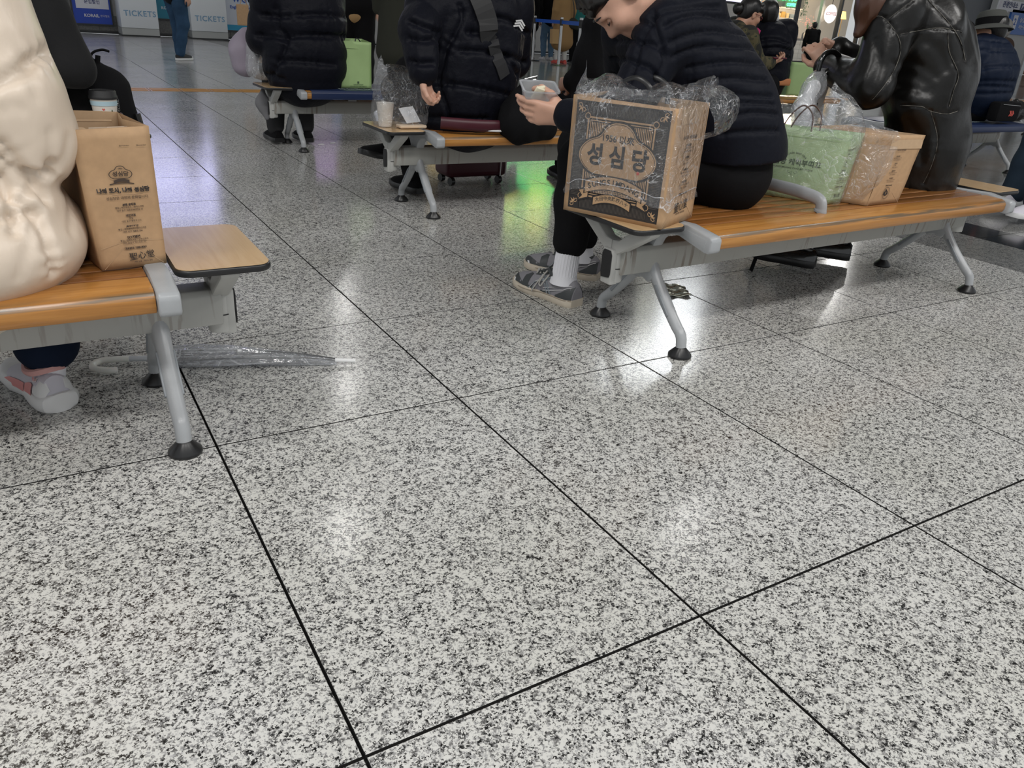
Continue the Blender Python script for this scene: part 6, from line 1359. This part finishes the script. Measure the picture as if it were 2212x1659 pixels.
LPH=empty('phone',(2.97,2.35,.82),'small dark phone held in the hands of the leather jacket person','phone'); b=MB(); Mx=Matrix.Translation(oy(1828,135,2.32))@Matrix.Rotation(.5,4,'Y')@Matrix.Rotation(-.5,4,'X'); b.box((-.05,-.004,-.035),(.05,.004,.035),Mx); b.build('body',mat('phone_glass2',(.25,.30,.36),.12),LPH,bevel=.003)
# lunch box held by the man: on his hand
LB=empty('lunch_box',(1.25,2.05,.68),'translucent plastic lunch box with white bread slices in the bending man\'s hand','container')
Mx=Matrix.Translation(oy(1161,222,2.105))@Matrix.Rotation(-.35,4,'Z')@Matrix.Rotation(math.radians(16),4,'X')
def tub(b,w0,d0,w1,d1,h,t):
    o1=rrect(-w1/2,-d1/2,w1/2,d1/2,.012,4); o0=rrect(-w0/2,-d0/2,w0/2,d0/2,.010,4); n=len(o0); i1=[(x*(1-2*t/w1),y*(1-2*t/d1)) for x,y in o1]; i0=[(x*(1-2*t/w0),y*(1-2*t/d0)) for x,y in o0]; rm=[(x*1.09,y*1.09) for x,y in o1]
    L=[[Mx@V(x,y,z) for x,y in q] for q,z in ((i0,t),(i1,h),(rm,h+.001),(rm,h-.003),(o1,h-.003),(o0,0))]; b.rings(L)
b=MB(); tub(b,.082,.066,.104,.088,.050,.0012); b.build('tub',mat('frosted_plastic',(.86,.88,.92),.25,trans=.75),LB,smooth=True)
for k,(x,y,a_) in enumerate(((-.012,-.005,.3),(.012,.004,-.25))):
    b=MB(); b.box((-.014,-.006,-.004),(.014,.006,.046),Mx@Matrix.Translation(V(x,y,.010))@Matrix.Rotation(a_,4,'Y')@Matrix.Rotation(.3,4,'X')); tag(b.build('bread_slice',mat('white_bread',(.80,.74,.55),.8,bump=.3,bscale=200),LB,bevel=.004,smooth=True))
# ------------------------------------------------------------------ takeaway bag on the side table of the second bench
TK=empty('clear_takeaway_bag',(1.50,3.55,.4),'clear plastic takeaway bag on the side table beside the down jacket','bag')
cT=V(1.525,3.56,.3995); Xv=V(1,0,0); Yv=V(0,1,0)
rimt=lambda t,x,y: V(0,0,.022*math.cos(2*t+.4)+.014*math.sin(5*t))
lt=lambda z,w_,d_,wave=None,off=V(0,0,0): loop(cT+off,Xv,Yv,w_,d_,z=z,wave=wave,n=110,e=4)
film_tube('film',TK,[lt(.002,.235,.14),lt(.02,.245,.155),lt(.10,.26,.16,None,V(.005,0,0)),lt(.17,.255,.14,None,V(.01,0,0)),lt(.235,.22,.10,rimt,V(.01,0,0)),lt(.275,.17,.06,rimt,V(0,0,0))],amp=.009,seed=21,freq=45)
b=MB(); b.lathe([(.030,0),(.040,.10),(.041,.104),(.0,.104)],(1.452,3.56,.402),20); tag(b.build('paper_cup',mat('pale_paper_cup',(.72,.66,.58),.6),smooth=True),'pale paper cup with milky plastic wrap inside the clear takeaway bag','cup')
CW=bpy.context.scene.objects['paper_cup']; CW['label']='pale paper cup inside the left part of the clear takeaway bag'
b=MB(); sheet(b,V(1.535,3.50,.42),V(1.605,3.50,.428),V(1.585,3.55,.492),V(1.515,3.55,.480),6,6,lambda s_,t:.002*math.sin(6*s_)); ob=b.build('paper_napkin',mat('napkin_white',(.78,.78,.78),.8)); md=ob.modifiers.new('t','SOLIDIFY'); md.thickness=.003; tag(ob,'white square napkin leaning inside the clear takeaway bag','napkin')
b=MB(); b.box((1.49,3.47,.402),(1.625,3.53,.416)); tag(b.build('folded_paper_pouch',mat('beige_paper',(.66,.52,.38),.7),bevel=.006,smooth=True),'flat beige paper pouch under the napkin in the takeaway bag','pouch')
b=MB(); b.lathe([(.03,0),(.034,.004),(.034,.012),(.028,.02),(0,.02)],(1.57,3.57,.505),18); tag(b.build('cup_lid',M['blackm'],smooth=True),'dark round cup lid seen through the top of the takeaway bag','lid')
# ------------------------------------------------------------------ backpack, cup, keyring
BK=empty('backpack',(.28,3.56,.4),'black backpack standing on the hidden bench behind the paper cup','backpack')
S=Sdf(.009); S.chain([V(.255,3.55,.44),V(.255,3.55,.54),V(.235,3.56,.62)],[.115,.10,.045],k=.06,flat=(V(1,0,0),1.1),wr=.008,fr=30); S.cap(V(.30,3.52,.43),V(.29,3.52,.50),.085,.07,k=.05,wr=.006); soft(S,'sack',M['blackcloth'],BK)
b=MB(); b.tube(smooth_path([V(.25,3.53,.63),V(.265,3.53,.675),V(.30,3.53,.69),V(.325,3.53,.685)],5),.013,8,flat=(1.2,.35)); b.tube([V(.275,3.53,.62),V(.285,3.53,.67)],.009,8); b.build('grab_loop',M['blackcloth'],BK,smooth=True)
b=MB(); b.tube([V(.385,3.46,.47),V(.392,3.46,.43)],.012,6); b.build('strap_end',M['black'],BK)
CU_=empty('takeaway_cup',(.27,3.36,.4),'paper takeaway cup with a black lid and winter motifs beside the backpack','cup'); cc_=(.268,3.37,.3995)
b=MB(); b.lathe([(.031,0),(.033,.002),(.0445,.134),(.0445,.136)],cc_,32); b.build('cup_body',mat('cup_paper',(.70,.64,.57),.5),CU_,smooth=True)
b=MB(); b.lathe([(.0445,.112),(.0456,.128)],cc_,32,cap=False); b.lathe([(.0400,.07),(.0452,.128)],cc_,32,cap=False) if False else None; b.build('snow_band',mat('frosty_blue_print',(.42,.56,.62),.5),CU_,smooth=True)
b=MB(); b.lathe([(.0485,.134),(.0495,.138),(.0485,.144),(.0465,.146),(.0455,.160),(.042,.164),(.040,.161),(.0,.161)],cc_,36); b.build('lid',M['blackm'],CU_,smooth=True)
b=MB(); b.box((.262,3.333,.560),(.276,3.345,.5645)); b.build('sip_tab',M['black'],CU_)
for k,(a_,z,t,m) in enumerate(((-1.95,.085,'t','dgreen'),(-1.35,.075,'h','red'),(-1.65,.062,'b','tan'),(-1.15,.05,'b','tan'),(-1.45,.045,'h','red'),(-2.2,.06,'h','red'),(-1.05,.09,'t','dgreen'),(-1.75,.10,'h','red'))):
    r_=.0325+(z/.134)*.012+.0006; n_=V(math.cos(a_),math.sin(a_),0); F=Face(V(*cc_)+n_*r_+V(0,0,z),V(-n_.y,n_.x,0),(0,0,1),.0004)
    if t=='t':
        for j in range(3): F.poly(m,[(-.006+.0012*j,.004*j-.006),(.006-.0012*j,.004*j-.006),(0,.004*j+.003)])
    elif t=='h': F.poly(m,[(0,-.005),(.005,.001),(.003,.004),(0,.002),(-.003,.004),(-.005,.001)])
    else: F.poly(m,[(.004*math.cos(x),.004*math.sin(x)) for x in [2*PI*j/10 for j in range(10)]]); F.poly(m,[(.005*math.cos(x),-.007+.005*math.sin(x)) for x in [2*PI*j/10 for j in range(10)]])
    F.build(CU_,'motif')
KR=empty('key_ring',(.32,3.36,.4),'pale metal chain with a pink pompom hanging on the backpack','keyring')
b=MB(); b.tube([V(.322+.007*math.cos(t),3.40,.470+.010*math.sin(t)) for t in [2*PI*k/14 for k in range(14)]],.0012,5,closed=True)
for k in range(5): b.tube([V(.318+.003*math.cos(t),3.40,.49+.009*k+.005*math.sin(t)) for t in [2*PI*j/8 for j in range(8)]],.001,4,closed=True)
b.build('chain',M['chrome'],KR,smooth=True); S=Sdf(.004); S.ell((.332,3.38,.447),(.020,.018,.018)); soft(S,'pompom',mat('pink_plush',(.75,.28,.34),.9),KR)
# silver pouch on the floor behind the leg
SP=oz(1462,634,0); PO=empty('foil_pouch',SP,'crumpled silver foil pouch on the floor behind the bench leg','pouch')
b=MB(); c00,c10,c11,c01=oz(1440,640,.006),oz(1494,638,.006),oz(1478,615,.02),oz(1436,610,.03); sheet(b,c00,c10,c11,c01,16,12,lambda s_,t:.004*math.sin(9*s_+3*t)+.003*math.sin(17*t)); ob=b.build('foil',mat('silver_foil',(.62,.62,.52),.18,metal=.9,bump=.6,bscale=60,bdist=.006),PO,smooth=True); md=ob.modifiers.new('t','SOLIDIFY'); md.thickness=.004
# maroon suitcase behind the second bench
SC_=empty('suitcase',(2.24,4.12,0),'small maroon suitcase on castors behind the second bench','suitcase')
b=MB(); b.box((2.02,4.03,.045),(2.42,4.22,.36)); b.build('shell',M['maroon'],SC_,bevel=.035,smooth=True,seg=4)
for x in (2.36,2.395): b=MB(); b.tube(smooth_path([V(x,4.025,.05),V(x,4.02,.12),V(x,4.02,.34)],3),.004,6); b.build('piping',M['white'],SC_)
for x in (2.06,2.37):
    for y in (4.06,4.19): b=MB(); b.lathe([(0,-.012),(.022,-.012),(.024,0),(.022,.012),(0,.012)],(x,y,.024),16,axis=(1,.2,0)); b.build('castor',M['black'],SC_,smooth=True)
# lavender backpack in film beside the long coat, held brown bag, plastic scraps
LV=empty('lavender_backpack',(1.33,5.62,.42),'pale lavender backpack under clear film at the elbow of the long coat','backpack'); S=Sdf(.011); S.chain([V(1.33,5.68,.50),V(1.33,5.69,.60),V(1.36,5.70,.68)],[.075,.085,.05],k=.05,wr=.006); S.cap(V(1.27,5.66,.58),V(1.29,5.67,.50),.04,.045,k=.03); soft(S,'sack',mat('lavender_nylon',(.30,.26,.32),.6),LV)
FL=empty('clear_plastic_bag',(1.42,5.6,.45),'clear plastic bag with a brown packet beside the lavender backpack','bag'); S=Sdf(.011); S.chain([V(1.40,5.60,.50),V(1.41,5.61,.62),V(1.46,5.62,.76)],[.085,.075,.03],k=.04,wr=.012,fr=50); soft(S,'film',M['filmh'],FL); b=MB(); b.box((1.41,5.58,.52),(1.47,5.64,.74)); b.build('packet',M['kraft2'],FL,bevel=.005)
RP,_,_=paper_bag('small_paper_bag','small brown paper bag held by the person in off-white trousers',V(2.60,11.35,.58),(.95,-.2),(.2,.95),.15,.10,.25,'kraft','kraft2'); b=MB(); b.tube(smooth_path([V(2.66,11.4,.82),V(2.70,11.4,.92),V(2.75,11.4,.82)],4),.005,5); b.build('handle',M['kraft2'],RP)
for k,(u,v) in enumerate(((693,313),(718,310),(1097,462))):
    p=oz(u,v,0); b=MB(); sheet(b,p+V(-.02,-.01,.002),p+V(.025,-.01,.003),p+V(.02,.012,.006),p+V(-.015,.014,.003),3,3); 
    if k<2: tag(b.build('paper_scrap',M['white']),['small white paper scrap right of the long coat person\'s shoes','smaller white scrap further right on the floor'][k],'litter')
# grey hanging rag on the third bench end
RGv=empty('grey_cloth_bag',(1.38,5.5,.2),'limp grey cloth bag hanging at the end of the blue bench','bag'); S=Sdf(.009); S.chain([V(1.395,5.52,.36),V(1.385,5.50,.28),V(1.40,5.48,.20)],[.018,.045,.022],k=.03,flat=(V(0,1,0),.6),wr=.006,fr=50); soft(S,'sack',mat('grey_cloth',(.16,.16,.17),.8),RGv)
# black plastic refuse sack right of the hat man
BS=empty('black_plastic_bag',(6.86,3.7,.4),'crumpled shiny black plastic bag on the blue bench right of the hat man','bag'); S=Sdf(.010); S.chain([V(6.78,3.62,.45),V(6.98,3.62,.47)],[.06,.075],k=.04,wr=.018,fr=40); S.cap(V(6.84,3.64,.46),V(6.90,3.64,.54),.06,.03,k=.04,wr=.014,fr=50); soft(S,'sack',mat('shiny_black_plastic',(.01,.01,.01),.2,bump=.8,bscale=40,bdist=.01),BS)
# ------------------------------------------------------------------ rope barrier
posts=[((10.62,16.9),'behind'),((10.36,15.4),'m'),((8.60,12.18),'n'),((12.15,16.2),'o'),((12.5,16.9),'p')]
lab=['steel barrier post at the black coat, left end of the blue belt','steel barrier post standing before the camel coat','nearest steel barrier post of the blue belt line','steel barrier post right of the teal sweater','farthest right barrier post before the banner']
for ((x,y),_),lb in zip(posts,lab):
    R=empty('barrier_post',(x,y,0),lb,'barrier post','rope barrier posts'); b=MB(); b.lathe([(.17,0),(.175,.008),(.16,.018),(.04,.028),(.033,.03)],(x,y,0),28); b.build('base',M['chrome'],R,smooth=True)
    b=MB(); b.tube([V(x,y,.025),V(x,y,.86)],.032,16); b.build('pole',M['chrome'],R,smooth=True); b=MB(); b.tube([V(x,y,.80),V(x,y,.93)],.038,16); b.build('cassette',M['black'],R,smooth=True); b=MB(); b.tube([V(x,y,.93),V(x,y,.965)],.034,16); b.build('cap',M['chrome'],R,smooth=True)
P_=[(5.9,17.5),(10.62,16.9),(10.36,15.4),(8.60,12.18)]
for (a_,c_,lb) in (((6.5,17.2),(10.62,16.9),'blue belt running left behind the down jacket'),((10.62,16.9),(10.36,15.4),'blue belt across the black coat and camel coat'),((10.36,15.4),(8.60,12.18),'blue belt from the camel coat to the nearest post'),((8.60,12.18),(10.1,12.3),'short blue belt stub ending beside the nearest post')):
    b=MB(); A_=V(*a_,.87); B_=V(*c_,.87)
    if lb.startswith('short'): B_=A_.lerp(B_,.42)
    d=(B_-A_).normalized(); n_=V(-d.y,d.x,0)*.003; b.add([A_-n_-V(0,0,.035),B_-n_-V(0,0,.035),B_-n_+V(0,0,.035),A_-n_+V(0,0,.035),A_+n_-V(0,0,.035),B_+n_-V(0,0,.035),B_+n_+V(0,0,.035),A_+n_+V(0,0,.035)],[(0,1,2,3),(7,6,5,4),(0,4,5,1),(3,2,6,7),(1,5,6,2),(0,3,7,4)]); tag(b.build('barrier_belt',M['beltblue']),lb,'barrier belt')
YB=empty('yellow_sign',(2.2,6.0,0),'bright yellow caution sign behind the down jacket sleeve','sign'); pY=oy(942,115,6.2); b=MB(); b.box((pY.x-.05,6.2,0),(pY.x+.08,6.24,pY.z+.13)); b.build('board',mat('caution_yellow',(.85,.55,.03),.5),YB,bevel=.01)
# ------------------------------------------------------------------ cafe at the back right
GX0,GX1=21.6,27.0
CFR=empty('window_1',(24.9,20.6,0),kind='structure')
for x in (GX0,23.6,24.8,25.8,GX1):
    b=MB(); b.box((x-.045,20.55,.0),(x+.045,20.68,CEIL)); b.build('window_frame',M['darkframe'] if x!=24.8 else mat('pale_mullion',(.55,.54,.48),.4),CFR)
b=MB(); b.box((GX0,20.56,.0),(GX1,20.68,.14)); b.build('window_sill',M['darkframe'],CFR)
gm,t_,bb=nt('shop_glass'); t_.nodes.remove(bb); o_=[n for n in t_.nodes if n.type=='OUTPUT_MATERIAL'][0]; tr_=N(t_,'ShaderNodeBsdfTransparent'); gl_=N(t_,'ShaderNodeBsdfGlossy'); gl_.inputs[1].default_value=.02; mx_=N(t_,'ShaderNodeMixShader'); mx_.inputs[0].default_value=.06; t_.links.new(tr_.outputs[0],mx_.inputs[1]); t_.links.new(gl_.outputs[0],mx_.inputs[2]); t_.links.new(mx_.outputs[0],o_.inputs[0])
for xa,xb in ((GX0,23.6),(23.6,24.8),(24.8,25.8),(25.8,GX1)): b=MB(); b.box((xa+.05,20.60,.14),(xb-.05,20.61,CEIL)); b.build('pane',gm,CFR)
wr_=mat('cafe_wall_tile',(.46,.42,.35),.6); b=MB(); b.box((20,25,0),(32,25.2,CEIL)); cw=tag(b.build('wall_cafe',wr_),kind='structure')
ORD=['leftmost','second from left,','third from left,','fourth from left,','fifth from left,','sixth from left,','seventh from left,','eighth from left,','ninth from left,','tenth from left,','rightmost']
for (x,y,e_) in ((24.6,22.6,300),(27,23,300)):
    l=D.lights.new('cafe_lamp','POINT'); l.energy=e_; l.color=(1,.80,.55); l.shadow_soft_size=.2; o=D.objects.new('cafe_lamp',l); COL.objects.link(o); o.location=(x,y,2.9)
CT=empty('cafe_counter',(23.4,21.9,0),'white tiled cafe counter behind the shop window','counter')
b=MB(); b.box((23.2,21.8,0),(25.9,22.5,.82)); b.build('counter_body',mat('grout_grey',(.40,.39,.36),.7),CT)
for i in range(12):
    for j in range(5): b=MB(); x=23.23+.22*i; z=.03+.155*j; b.box((x,21.785,z),(x+.21,21.8,z+.145)); b.build('tile',mat('cream_tile',(.58,.56,.51),.35),CT)
b=MB(); b.box((23.15,21.75,.82),(25.95,22.55,.86)); b.build('worktop',mat('dark_worktop',(.10,.09,.08),.4),CT)
for j,z in enumerate((1.18,1.52,1.86)):
    SHF=empty('wall_shelf',(25.4,23.4,z),['lowest','middle','top'][j]+' cafe wall shelf with packets seen through the window','shelf'); b=MB(); b.box((24.0,23.3,z),(27.0,23.6,z+.03)); b.build('board',M['cloudy'],SHF)
    cols_=[(.55,.33,.05),(.10,.06,.03),(.62,.58,.48),(.30,.12,.03),(.18,.22,.24),(.6,.45,.2)]
    for i in range(11):
        x=24.25+.24*i+random.uniform(-.03,.03); hh=random.uniform(.10,.24); ci=random.randrange(6); b=MB(); b.box((x,23.34,z+.03),(x+random.uniform(.10,.18),23.5,z+.03+hh)); tag(b.build('packet',mat('packet_colour_%d'%ci,cols_[ci],.5),bevel=.008),ORD[i]+' %s packet on the %s cafe shelf'%(['amber','dark brown','cream','rust','blue grey','straw'][ci],['lowest','middle','top'][j]),'packet','packets on the %s cafe shelf'%['lowest','middle','top'][j])
for i in range(10):
    x=24.15+.16*i; b=MB(); b.lathe([(.03,0),(.036,.10),(.02,.14),(.02,.18),(0,.18)],(x,22.1,.86),10); tag(b.build('bottle',mat(['glass_amber','glass_clear'][i%2],[(.45,.22,.03),(.5,.5,.5)][i%2],.2),smooth=True),ORD[i]+' small %s bottle on the tiled cafe counter'%['amber','clear'][i%2],'bottle','bottles on the cafe counter')
for x,z,lb in ((25.1,1.12,'yellow glowing table lamp on the cafe counter'),(27.75,1.66,'orange glowing lamp right of the round coffee sign')):
    LMP=empty('table_lamp',(x,22.0,0),lb,'lamp'); b=MB(); b.lathe([(.07,0),(.08,.02),(.015,.04),(.015,z-.86)],(x,22.0,.86),14); b.build('base',mat('brass',(.5,.32,.08),.3,metal=.8),LMP,smooth=True); b=MB(); b.lathe([(.15,0),(.085,.26)],(x,22.0,z-.02),18,cap=False); b.build('shade',mat('lit_shade',(1.,.62,.16),.6,emit=2.2),LMP,smooth=True)
RS=empty('round_sign',(25.85,20.4,1.6),'round white lit COFFEE sign on the cafe window','sign'); cs=oy(1794,30,20.4)
b=MB(); b.lathe([(0,-.03),(.285,-.03),(.30,0),(.285,.03),(0,.03)],cs,40,axis=(0,1,0)); b.build('disc',mat('lit_sign_white',(1,.97,.93),.5,emit=1.0),RS,smooth=True); F=Face(cs+V(0,-.032,0),(1,0,0),(0,0,1),.002); F.text('pred','COFFEE',0,0,.135,.02,spacing=1.2); F.build(RS,'lettering')
b=MB(); b.tube([cs+V(0,0,.28),V(cs.x,20.4,CEIL)],.012,6); b.build('hanger',M['darkframe'],RS)
GS=empty('green_neon_sign',(23.2,21.3,2.2),'small green LED text sign hanging high in the cafe window','sign')
F=Face(oy(1705,2,21.2),(1,0,0),(0,0,1),.01); F.text('lgreen','OPEN 아메리카노',0,.06,.16,.04); F.text('lgreen','COFFEE',.12,-.12,.13,.04); F.build(GS,'letters'); b=MB(); c=oy(1705,2,21.25); b.box((c.x-.75,21.22,c.z-.2),(c.x+.75,21.25,c.z+.2)); b.build('backing',mat('drab_brown_board',(.25,.22,.15),.6),GS)  # backing is an even drab brown board
for (u,v) in ((1660,8),(1742,20)):
    PL=empty('hanging_plant',oy(u,v,21.3),['trailing green plant at the left of the cafe window','long trailing plant between the cafe mullions'][u>1700],'plant'); base=oy(u,v-25,21.3); b=MB()
    for k in range(60):
        a_=random.uniform(0,6.28); r_=random.uniform(0,.13); z=-random.uniform(0,.55 if u>1700 else .2); p=base+V(r_*math.cos(a_),r_*math.sin(a_),z); d=V(random.uniform(-.06,.06),random.uniform(-.06,.06),-.08); s_=V(.02,0,.01); b.add([p,p+d*.5+s_,p+d,p+d*.5-s_],[(0,1,2,3)])
    tag(b.build('leaves',mat('leaf_green',(.06,.14,.04),.6),PL),kind='stuff'); b=MB(); b.tube([base,V(base.x,base.y,base.z+1.2)],.01,5); b.build('cord',M['black'],PL)
FLW=empty('flower_bunch',(24.6,22,.9),'pink and white flowers on the cafe counter','flowers'); b=MB(); c=oy(1746,50,22.0)
for k in range(50): p=c+V(random.gauss(0,.18),random.gauss(0,.1),random.gauss(0,.09)); s_=.03; b.add([p+V(-s_,0,0),p+V(0,-s_,s_*.3),p+V(s_,0,0),p+V(0,0,s_)],[(0,1,2,3)])
tag(b.build('petals',mat('pink_petal',(.65,.28,.24),.7),FLW),kind='stuff'); b=MB(); b.lathe([(.06,0),(.09,.14),(.07,.22)],(c.x,c.y,.86),14); b.build('vase',M['cloudy'],FLW,smooth=True); b=MB(); b.tube([V(c.x,c.y,1.0),c],.03,6); b.build('stems',mat('leaf_green',(.06,.14,.04)),FLW)
_p=oy(1746,120,20.1); st(_p.x,20.1,(.5,1),'person in a long black coat standing in front of the cafe window','blackcloth','blackcloth',('blackcloth','black','blackcloth'),hem=-.42,flare=.0,res=.016,tr=.7,h=.80,jr=.85,sr=.85)
for (x,y,jm_,lb) in ((25.6,22.6,'blackcloth','seated cafe guest in black behind the coffee sign'),(27.0,22.8,'grail','seated cafe guest in grey right of the coffee sign'),(26.3,24.0,'brown','seated cafe guest in brown at the rear cafe table')):
    J=seated_joints(x,y,(-.6,-.8),seat=.45); person(J,lb,jm=jm_,res=.022,body_res=.018,shoes=('blackcloth','black','blackcloth'))
    b=MB(); b.box((x-.2,y-.2,.40),(x+.2,y+.2,.44)); R=empty('cafe_chair',(x,y,0),'dark chair under the '+lb.replace('seated ',''),'chair'); b.build('seat',M['darkframe'],R)
    for dx in (-.17,.17):
        for dy in (-.17,.17): b=MB(); b.tube([V(x+dx,y+dy,0),V(x+dx,y+dy,.40)],.012,6); b.build('leg',M['darkframe'],R)
for (x,y,lb) in ((27.75,22.0,'white cafe bar table carrying the orange lamp'),(26.0,21.7,'white cafe table with cups behind the glass'),(24.0+1.4,20.0-.3,'pale cafe table standing outside in front of the window')):
    R=empty('cafe_table',(x,y,0),lb,'table'); b=MB(); hz=.82 if 'bar' in lb else .70; b.box((x-.45,y-.3,hz),(x+.45,y+.3,hz+.04)); b.build('top',M['cloudy'],R,bevel=.006); b=MB(); b.tube([V(x,y,.02),V(x,y,hz)],.03,8); b.build('leg',M['darkframe'],R); b=MB(); b.lathe([(.2,0),(.2,.02),(.03,.03)],(x,y,0),16); b.build('base',M['darkframe'],R)
# right of the cafe: white column, grey fascia, brick pier, pale pillars, wayfinding board
b=MB(); cL=oy(1868,80,19.6); b.box((27.15,20.0,0),(28.6,20.6,CEIL)); tag(b.build('trim_1',M['wallw']),kind='structure')
bx_=31.5; 
b=MB(); b.box((28.2,20.3,1.72),(46,20.5,CEIL)); tag(b.build('wall_fascia',mat('grey_fascia',(.13,.14,.16),.5)),kind='structure')
BRK=empty('wall_brick',(35.6,20.9,0),kind='structure'); b=MB(); b.box((30,21.0,0),(46,21.1,2.6)); b.build('mortar',mat('pale_mortar',(.42,.38,.34),.9),BRK)
bm_=[mat('brick_%d'%i,c,.85) for i,c in enumerate(((.34,.19,.13),(.40,.24,.17),(.27,.15,.11),(.46,.33,.26)))]
bk=[mesh(*(lambda B:(B.v,B.f))(MB().box((0,-.03,0),(.62,0,.125)))) for _ in range(4)]
for i,me_ in enumerate(bk): me_.materials.append(bm_[i])
for r_ in range(15):
    for c_ in range(13): 
        o=D.objects.new('brick',bk[random.randrange(4)]); COL.objects.link(o); o.location=(33.4+.65*c_+(.32 if r_%2 else 0),21.0,.02+.145*r_); o.parent=BRK; o.matrix_parent_inverse=WM(BRK).inverted()
for k,(x,wd_) in enumerate(((34.4,.22),(37.6,.25),(39.0,.9))): b=MB(); b.box((x,20.0,0),(x+wd_,20.25,CEIL)); o=tag(b.build('trim_%d'%(k+2),M['wallw']),kind='structure')
WY=empty('wayfinding_board',(32,15,1),'white and blue wayfinding board behind the bucket hat','sign'); pa,pb=ox(2155,5,24.0),ox(2212,95,24.0)
wy=pa.y; c=oy(2186,12,wy); b=MB(); b.box((c.x-.55,wy,c.z-.16),(c.x+.75,wy+.06,c.z+.12)); b.build('panel',M['pwhite'],WY); F=Face((c.x,wy-.003,c.z),(1,0,0),(0,0,1),.003); F.text('pnavy','관광안내소',-.08,0,.17,.02); F.rect('pnavy',.45,-.1,.65,.08,1); F.text('pwhite','P',.55,-.01,.15,.03,2); F.build(WY)
c=oy(2200,52,wy); b=MB(); b.box((c.x-.5,wy,c.z-.28),(c.x+.8,wy+.06,c.z+.36)); b.build('blue_panel',mat('board_blue',(.03,.14,.50),.4),WY); F=Face((c.x,wy-.003,c.z),(1,0,0),(0,0,1),.003); F.rect('pwhite',-.35,-.14,-.12,.22,1); F.text('pblue','2',-.23,.04,.24,.03,2); F.text('pwhite','승강장',.2,.10,.14,.02); F.text('pwhite','타는곳',.2,-.08,.12,.02); F.build(WY)
b=MB(); b.box((c.x-.6,wy+.06,0),(c.x+.9,wy+.14,c.z+1.2)); b.build('stand',M['wall'],WY)
PHB=oz(1840,420,.39)
bpy.context.view_layer.update()
